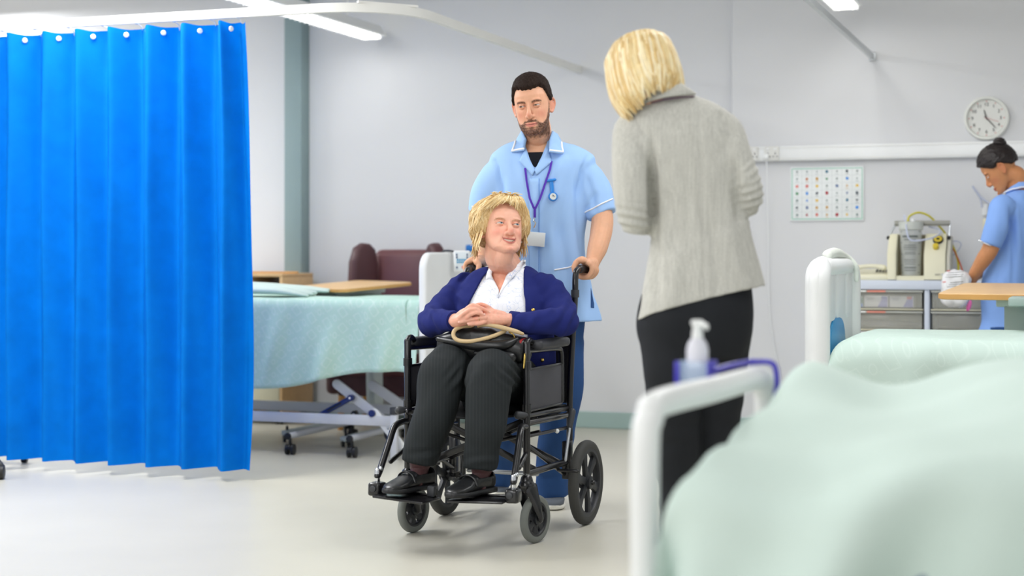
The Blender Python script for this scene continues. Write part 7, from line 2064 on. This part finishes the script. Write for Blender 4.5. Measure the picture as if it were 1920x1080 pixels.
aR = [P(1358, 252, 4.54), P(1377, 305, 4.51), P(1398, 368, 4.52), P(1382, 385, 4.68), P(1345, 390, 4.78)]
b.tube(aL, [.038, .034, .030, .028, .024], seg=14); b.tube(aR, [.038, .034, .030, .028, .024], seg=14)
open_hand(b, aL[-1], (aL[-1] - aL[-2]), (0, 0, 1), (0, 1, .2), .92); open_hand(b, aR[-1], (aR[-1] - aR[-2]), (0, 0, 1), (0, 1, .2), .92)
lgL = [P(1262, 610, 4.55), P(1261, 700, 4.53), P(1270, 810, 4.56), P(1274, 930, 4.62)] ; lgL.append(Vector((lgL[-1].x, 4.66, .09)))
lgR = [P(1348, 610, 4.56), P(1347, 700, 4.58), P(1343, 810, 4.62), P(1340, 930, 4.68)]; lgR.append(Vector((lgR[-1].x, 4.72, .09)))
for A_ in (lgL, lgR): b.tube(A_, [.075, .065, .05, .042, .034], seg=14)
Vv, F_ = fuse(b, .0045)
Vv, F_, col, L2, ih = face(Vv, F_, Mb, dict(cuts=1, skin=skin_n(234, 182, 156), lip=skin_n(206, 110, 110), eye=(.0145, .0032, .0036), brow=(.0215, .001, skin_n(160, 120, 80), .003)))
blonde = person_obj('person', Vv, F_, col, 'person with a blonde bob and grey tweed jacket standing with their back turned')
eyeballs(Mb, blonde, rgb(90, 120, 140), (0, -1, -.2))
# bob
bell = [(.139, .012, .014), (.135, .040, .046), (.124, .064, .076), (.105, .082, .098), (.075, .094, .112), (.04, .100, .118), (0, .104, .120), (-.04, .105, .118), (-.075, .102, .106), (-.100, .097, .092), (-.12, .088, .084), (-.145, .080, .074)]
bz_ = np.array([q[0] for q in bell])[::-1]; bx_ = np.array([q[1] for q in bell])[::-1]; by_ = np.array([q[2] for q in bell])[::-1]
def bell_pt(az, z, ex=0.0):
    rx, ry = np.interp(z, bz_, bx_), np.interp(z, bz_, by_)
    return Vector(((rx + ex) * sin(az), .012 - (ry + ex) * cos(az), z))
def bot(az):        # hem of the bob: long beside the face, shorter at the nape
    a = abs(az); return float(np.interp(a, [0, .45, .8, 1.4, 1.9, 2.4, 3.15], [-.13, -.138, -.134, -.126, -.116, -.092, -.080]))
mb = MB(); na, nz_ = 90, 40; vv = []; keep = []
for j in range(nz_ + 1):
    for i in range(na):
        az = -pi + 2 * pi * i / na; zb_ = bot(az) + .012; z = .139 + (zb_ - .139) * (j / nz_) ** .9
        e = .0035 * float(np.sin(az * 23 + 3 * sin(az * 5)) * min(1, j / 10))
        q = bell_pt(az, z, e)
        vv.append(Mb @ q); keep.append(not (abs(az) < .62 and z < .085))
ff = []
for j in range(nz_):
    for i in range(na):
        q = (j * na + i, j * na + (i + 1) % na, (j + 1) * na + (i + 1) % na, (j + 1) * na + i)
        if all(keep[k] for k in q): ff.append(q)
bc_ = [rgb(236, 212, 158), rgb(246, 228, 184), rgb(214, 180, 120), rgb(250, 236, 200), rgb(226, 196, 140)]
cols = []
rr = random.Random(8)
azn = np.array([-pi + 2 * pi * i / na for i in range(na)])
cn_ = .5 + .5 * np.sin(azn * 31 + 2 * np.sin(azn * 7))
for j in range(nz_ + 1):
    for i in range(na): cols.append(np.array(bc_[2]) * (1 - cn_[i]) + np.array(bc_[0]) * cn_[i])
strands = []
for k in range(520):
    az = rr.uniform(.5, pi) * rr.choice((-1, 1))
    z0 = rr.choice((.138, .136, .132, .12, .10)) if rr.random() < .8 else rr.uniform(0, .1)
    zb_ = bot(az) + rr.uniform(-.012, .016)
    sway = rr.uniform(-.22, .22); n_ = 7; pts = []
    for i in range(n_):
        t = i / (n_ - 1); z = z0 + (zb_ - z0) * t
        q = bell_pt(az + sway * t * t - .18 * sin(pi * t) * (1 if az > 0 else -1) * .3, max(z, -.145), .0015 + .002 * sin(pi * t) - .008 * max(0, t - .85) / .15 * (abs(az) > 1.2))
        pts.append(Mb @ q)
    r0 = rr.uniform(.0026, .006)
    strands.append((pts, [r0 * .5, r0 * .8, r0, r0, r0, r0 * .85, r0 * .25], .38, rr.choice(bc_), tuple(Mb.to_3x3() @ Vector((sin(az), -cos(az), .1)))))
for k in range(26):         # long front locks left of the face
    az = rr.uniform(.55, .95) * (1 if k < 13 else -1)
    pts = [Mb @ bell_pt(az + rr.uniform(-.05, .05), z, .001 - .010 * (z < -.1)) if z > -.1 else Mb @ (bell_pt(az, -.1, -.004) + Vector((0, 0, z + .1))) for z in (.10, .05, 0, -.05, -.09, -.125, -.150 + rr.uniform(-.01, .015))]
    strands.append((pts, [.004, .005, .006, .006, .0055, .0045, .0014], .4, rr.choice(bc_), tuple(Mb.to_3x3() @ Vector((sin(az), -cos(az), 0)))))
lv, lf_, lc = locks(strands, seg=6, res=4)
th_v = [tuple(q) for q in vv]; nb = len(th_v)
hair = mesh_obj('hair', th_v + lv, ff + [tuple(i + nb for i in f) for f in lf_], m_hairattr, blonde, col=np.vstack([np.array(cols), np.array(lc)]), angle=180)
# jacket
t_ = MB()
torso(t_, [(P(cx - 1, y + 12, Yb), tl(a)[0], hw, Y_, hd) for y, cx, hw, hd, a in TB[:1]] + [(P(cx, y, Yb), tl(a)[0], hw, Y_, hd) for y, cx, hw, hd, a in TB], n=40)
t_.tube([P(1196, 245, 4.545)] + aL[:4] + [P(1240, 400, 4.74)], [.058, .060, .055, .050, .046, .042], seg=24)
t_.tube([P(1348, 245, 4.545)] + aR[:4] + [P(1366, 388, 4.73)], [.058, .060, .054, .049, .045, .042], seg=24)
def dj(v, n):
    px = pix(v); d = .004 * vnoise(v * np.array([11, 11, 4]), 3) + .002 * vnoise(v * np.array([26, 26, 7]), 6)
    bk = v[:, 1] < Yb + .02
    for x0, y0, x1, y1, a_, s_ in ((1222, 300, 1232, 560, -.008, 9), (1240, 330, 1250, 590, .004, 10), (1312, 190, 1322, 570, -.003, 4), (1378, 300, 1385, 420, -.010, 8), (1360, 430, 1400, 555, .006, 14), (1270, 470, 1262, 590, .006, 14), (1222, 250, 1224, 420, -.010, 6), (1180, 205, 1218, 262, -.005, 8), (1350, 210, 1382, 262, -.004, 8), (1330, 420, 1350, 555, -.004, 10)):
        dx, dy = x1 - x0, y1 - y0; L_ = math.hypot(dx, dy); tt = ((px[:, 0] - x0) * dx + (px[:, 1] - y0) * dy) / L_ ** 2; dd = ((px[:, 0] - x0) * dy - (px[:, 1] - y0) * dx) / L_
        d = d + 1.5 * a_ * np.exp(-(dd / s_) ** 2) * sstep(-.1, .15, tt) * sstep(1.1, .8, tt) * bk
    for cx, cy, sx, sy, fr, am, ang in ((1190, 415, 36, 30, .38, .0055, 1.75), (1408, 368, 26, 42, .42, .0065, 1.25), (1400, 330, 20, 24, .4, .004, 1.0)):
        u_ = (px[:, 0] - cx) * cos(ang) + (px[:, 1] - cy) * sin(ang)
        d = d + am * np.sin(u_ * fr + 2.2 * vnoise(v * 12, 7)) * np.exp(-((px[:, 0] - cx) / sx) ** 2 - ((px[:, 1] - cy) / sy) ** 2)
    return d
hem_p = [(1150, 620), (1186, 603), (1215, 588), (1270, 572), (1330, 556), (1400, 541), (1445, 531), (1500, 520), (1500, 800), (1150, 800)]
def killj(v, n): return inpoly(pix(v), hem_p) | (v[:, 2] < P(0, 606, Yb).z)
jk, jk_s = garment('jacket', t_, .0058, m_tweed, blonde, 6, dj, killj)
md = jk.modifiers.new('thickness', 'SOLIDIFY'); md.thickness = .004; md.offset = -1
t2 = MB(); t2.join(t_); t2.tube([P(1255, 225, Yb), P(1252, 192, Yb), P(1246, 150, 4.555)], [.13, .085, .060], seg=32, rnd=False)
js = Surf(*(lambda q: (smooth(q[0], q[1], 5), q[1]))(fuse(t2, .006)))
js.patch([(1203, 190), (1216, 176), (1232, 163), (1248, 155), (1264, 153), (1280, 162), (1303, 178), (1275, 180), (1245, 184), (1222, 190), (1206, 197)], .008, .008, 4, .003).build('collar', m_tweed, blonde, angle=180)
mb = MB(); mb.tube(js.line([(1222, 193), (1245, 187), (1275, 183), (1301, 181)], .001, 4), .0022, seg=6, smooth=False); mb.build('collar_seam', cloth('seam_plum', rgb(96, 72, 92)), blonde)
mb = MB(); mb.tube(jk_s.line([(1290, 190), (1300, 300), (1312, 420), (1318, 545)], -.0005, 6), .0014, seg=6, smooth=False); mb.build('back_seam', m_tweed, blonde)
# trousers
t_ = MB()
torso(t_, [(P(1304, 668, 4.56), X_, .135, Y_, .115), (P(1303, 630, 4.56), tl(.05)[0], .158, Y_, .130), (P(1303, 590, 4.555), tl(.1)[0], .164, Y_, .132), (P(1305, 540, 4.55), tl(.15)[0], .155, Y_, .115), (P(1308, 505, 4.55), tl(.15)[0], .14, Y_, .105)], n=36)
t_.tube(lgL[:4] + [lgL[4] + Vector((0, 0, .0))], [.098, .083, .066, .058, .055], seg=24, rnd=False)
t_.tube(lgR[:4] + [lgR[4] + Vector((0, 0, .0))], [.095, .080, .066, .058, .055], seg=24, rnd=False)
garment('trousers', t_, .0065, m_blacktr, blonde, 6, lambda v, n: .005 * vnoise(v * np.array([14, 14, 6]), 3) + .004 * vnoise(v * np.array([10, 10, 34]), 4) * sstep(.95, .6, v[:, 2]))
for A_ in (lgL, lgR):
    h_ = Vector((A_[4].x, A_[4].y - .05, 0)); u_, s_ = MB(), MB(); shoe(u_, s_, h_, h_ + Vector((-.05, .235, 0)), .075, .042); o = u_.build('shoe', m_leath, blonde, angle=60); s_.build('sole', m_black, o, angle=60)

# ------------------------------------------------------------------ nurse at the cabinet, at right
Yr = 8.28
m_tunic2 = cloth('tunic_blue_deep', rgb(138, 176, 240), var=.02, bump=.04, bscale=400)
Mr = head_frame(P(1874, 316, Yr), (-.72, .20, -.60), (-.56, .10, .80), 0.93)
hr = lambda x, y, z: Mr @ Vector((x, y, z))
b = head_mb(Mr, jaw=.92, nose=.88, chin=.9, lips=1.0)
b.tube([hr(0, .022, -.055), hr(0, .045, -.095), P(1908, 352, Yr), P(1914, 385, Yr)], [.050, .050, .056, .08], seg=18)
fx = Vector((-.80, .42, -.42)); fx.z = 0; fx.normalize(); sx_ = Vector((-fx.y, fx.x, 0))     # chest direction; shoulder axis
cN = [(600, 1886, .165, .115), (540, 1884, .165, .115), (480, 1892, .145, .105), (430, 1902, .150, .108), (395, 1908, .160, .095), (372, 1911, .125, .075), (357, 1911, .07, .06)]
torso(b, [(P(cx, y, Yr), sx_, hw - .014, fx, hd - .014) for y, cx, hw, hd in cN])
sh = P(1878, 388, Yr - .13)
A1 = [sh, P(1869, 425, Yr - .16), P(1857, 466, Yr - .15), P(1846, 484, Yr - .14), P(1832, 506, Yr - .10), P(1822, 526, Yr - .04)]
b.tube(A1, [.050, .044, .042, .040, .033, .025], seg=16)
sh2 = P(1935, 388, Yr + .14); A2 = [sh2, P(1915, 430, Yr + .16), P(1890, 470, Yr + .16), P(1850, 500, Yr + .12), P(1826, 520, Yr + .06)]
b.tube(A2, [.050, .044, .040, .033, .025], seg=16)
open_hand(b, A1[-1], A1[-1] - A1[-2], Vector((0, .8, .4)), Vector((-.3, -.9, .3)), .9, .7)
open_hand(b, A2[-1], A2[-1] - A2[-2], Vector((0, -.6, .6)), Vector((.2, .9, .3)), .9, .7)
for s in (-1, 1):
    base = P(1886, 610, Yr) + sx_ * .085 * s
    b.tube([base, Vector((base.x, base.y, .5)), Vector((base.x, base.y, .07))], [.075, .055, .036], seg=14)
Vv, F_ = fuse(b, .004)
sk_r = skin_n(204, 142, 98)
Vv, F_, col, L2, ih = face(Vv, F_, Mr, dict(cuts=1, skin=sk_r, lip=skin_n(176, 88, 76), eye=(.0145, .0006, .0030), brow=(.0215, .001, skin_n(40, 26, 20), .003), blush=skin_n(204, 126, 92), lash=skin_n(16, 12, 14)))
nurse2 = person_obj('person', Vv, F_, col, 'dark haired person with a bun in a blue nurse tunic at the cabinet')
eyeballs(Mr, nurse2, rgb(40, 28, 22), (-.1, -1, -.5))
def tr_(d):
    x, y, z = d[:, 0], d[:, 1], d[:, 2]; az = np.arctan2(np.abs(x), -y)
    zl_ = np.interp(az, [0, .5, .9, 1.15, 1.35, 1.5, 1.8, 2.2, 3.2], [.42, .36, .12, -.10, -.12, .05, -.25, -.55, -.62])
    m_ = sstep(-.05, .09, z - zl_)
    return -.014 + m_ * (.014 + .010 + .008 * np.clip(z, 0, 1) + .003 * vnoise(d * np.array([20, 8, 20]), 3) + .0015 * vnoise(d * np.array([50, 12, 50]), 4))
w_, f_, p_, d_ = hair_shell(Mr, (0, .012, .030), (.080, .102, .094), tr_, (120, 90))
bun = MB(); bc0 = (0, .085, .105)
bun.ball(bc0, (.040, .036, .036), seg=28, rings=20)
bv_ = np.array(bun.v); bn_ = (bv_ - np.array(bc0)); bv_ = bv_ + bn_ * (.12 * np.sin(np.arctan2(bn_[:, 2], bn_[:, 0]) * 5 + bn_[:, 1] * 160))[:, None]
Ma = np.array(Mr); bw_ = bv_ @ Ma[:3, :3].T + Ma[:3, 3]
m_dhair = mat('dark_hair', rgb(34, 27, 27), .38, var=.2, vscale=30, spec=.4)
mesh_obj('hair', w_, f_, m_dhair, nurse2, angle=180)
mesh_obj('hair_bun', bw_, bun.f, m_dhair, nurse2, angle=180)
t_ = MB()
torso(t_, [(P(cx, y, Yr), sx_, hw, fx, hd) for y, cx, hw, hd in [(690, 1878, .19, .15), (640, 1880, .185, .14)] + cN], n=36)
t_.tube([P(1888, 386, Yr - .10), sh + Vector((0, 0, -.01)), P(1870, 422, Yr - .16), P(1856, 460, Yr - .155)], [.055, .066, .063, .057], seg=22, rnd=False)
t_.tube([P(1925, 386, Yr + .10), sh2, P(1915, 425, Yr + .16), P(1896, 458, Yr + .16)], [.055, .064, .061, .057], seg=22, rnd=False)
def dr(v, n):
    px = pix(v); d = .006 * vnoise(v * np.array([13, 13, 5]), 3) + .003 * vnoise(v * np.array([30, 30, 9]), 5)
    for x0, y0, x1, y1, a_, s_ in ((1896, 385, 1902, 500, -.012, 5), (1906, 380, 1912, 480, .010, 5), (1884, 470, 1852, 590, -.006, 8), (1900, 480, 1898, 600, -.006, 5)):
        dx, dy = x1 - x0, y1 - y0; L_ = math.hypot(dx, dy); tt = ((px[:, 0] - x0) * dx + (px[:, 1] - y0) * dy) / L_ ** 2; dd = ((px[:, 0] - x0) * dy - (px[:, 1] - y0) * dx) / L_
        d = d + a_ * np.exp(-(dd / s_) ** 2) * sstep(-.1, .2, tt) * sstep(1.1, .8, tt) * (v[:, 1] < Yr)
    return d
g, r_s = garment('tunic', t_, .0065, m_tunic2, nurse2, 6, dr, lambda v, n: v[:, 2] < P(0, 680, Yr).z)
mb = MB(); mb.tube(r_s.line([(1836, 451), (1848, 456), (1860, 461), (1874, 467)], .001, 3), .0035, seg=8, smooth=False); mb.build('cuff_piping', m_piping, nurse2)
t2 = MB(); t2.join(t_); t2.tube([P(1911, 392, Yr), P(1911, 372, Yr), P(1908, 342, Yr)], [.11, .082, .062], seg=28, rnd=False)
rs2 = Surf(*(lambda q: (smooth(q[0], q[1], 5), q[1]))(fuse(t2, .0065)))
rs2.patch([(1886, 360), (1897, 350), (1910, 343), (1925, 338), (1935, 345), (1935, 352), (1915, 353), (1900, 357), (1888, 362)], .007, .007, 3, .002).build('collar', m_tunic2, nurse2, angle=180)
mb = MB(); mb.tube(rs2.line([(1885, 362), (1900, 356), (1914, 352), (1934, 351)], .009, 3), .0042, seg=8, smooth=False); mb.build('collar_piping', m_piping, nurse2)
q, n_ = r_s.at(1820, 572, .01)
mb = MB(); mb.ball((0, 0, 0), 1, M=Matrix.Translation(P(1817, 573, Yr - .10)) @ Matrix.Rotation(.3, 4, 'Y') @ Matrix.Diagonal((.012, .010, .030, 1)), seg=14, rings=10); mb.build('pink_fob', mat('pink_plastic', rgb(238, 116, 186), .4), nurse2)
t_ = MB()
for s in (-1, 1):
    base = P(1886, 610, Yr) + sx_ * .085 * s
    t_.tube([base, Vector((base.x, base.y, .5)), Vector((base.x, base.y, .06))], [.095, .078, .066], seg=20, rnd=False)
    h_ = Vector((base.x, base.y, 0)) - fx * .07; u_, s2_ = MB(), MB(); shoe(u_, s2_, h_, h_ + fx * .24, .075, .042); o = u_.build('shoe', m_leath, nurse2, angle=60); s2_.build('sole', m_black, o, angle=60)
garment('trousers', t_, .008, m_navy, nurse2, 4)
# white paper wrapped pack under the nurse's hands
pk = MB(); pk.box(P(1792, 541, Yr - .06), (.13, .16, .18), Matrix.Rotation(-.3, 3, 'Z') @ Matrix.Rotation(.12, 3, 'Y'), bev=.04, seg=4)
v2, f2 = fuse(pk, .006); v2 = smooth(v2, f2, 3); n2 = normals(v2, f2); v2 = v2 + n2 * (.012 * ridge(v2 * 16, 5) * .5 + .004 * vnoise(v2 * 50, 2))[:, None]
mb = MB(); mb.add(v2.tolist(), f2)
pt = thing('paper_pack', 'crumpled white printed pack held by the nurse with the bun', 'package', P(1792, 573, Yr - .06))
mb.build('wrapper', mat('pack_white', rgb(236, 236, 238), .45, var=.02), pt, angle=180)
pS = Surf(v2, f2)
for k, (y, x0, x1) in enumerate(((511, 1778, 1806), (515, 1775, 1806), (519, 1773, 1804), (529, 1782, 1806), (533, 1780, 1806), (537, 1776, 1800), (543, 1774, 1790))):
    mb = MB(); mb.tube(pS.line([(x0, y + 1), (x1, y - 1)], .0008, 4), .0012, seg=6, smooth=False); mb.build('print_line', m_print, pt)
for x0, y in ((1768, 529), (1776, 508)):
    mb = MB(); mb.tube(pS.line([(x0, y), (x0 + 5, y - .5)], .0008, 2), .0024, seg=6, smooth=False); mb.build('red_mark', m_red if False else mat('pack_red', rgb(220, 90, 80), .5), pt)
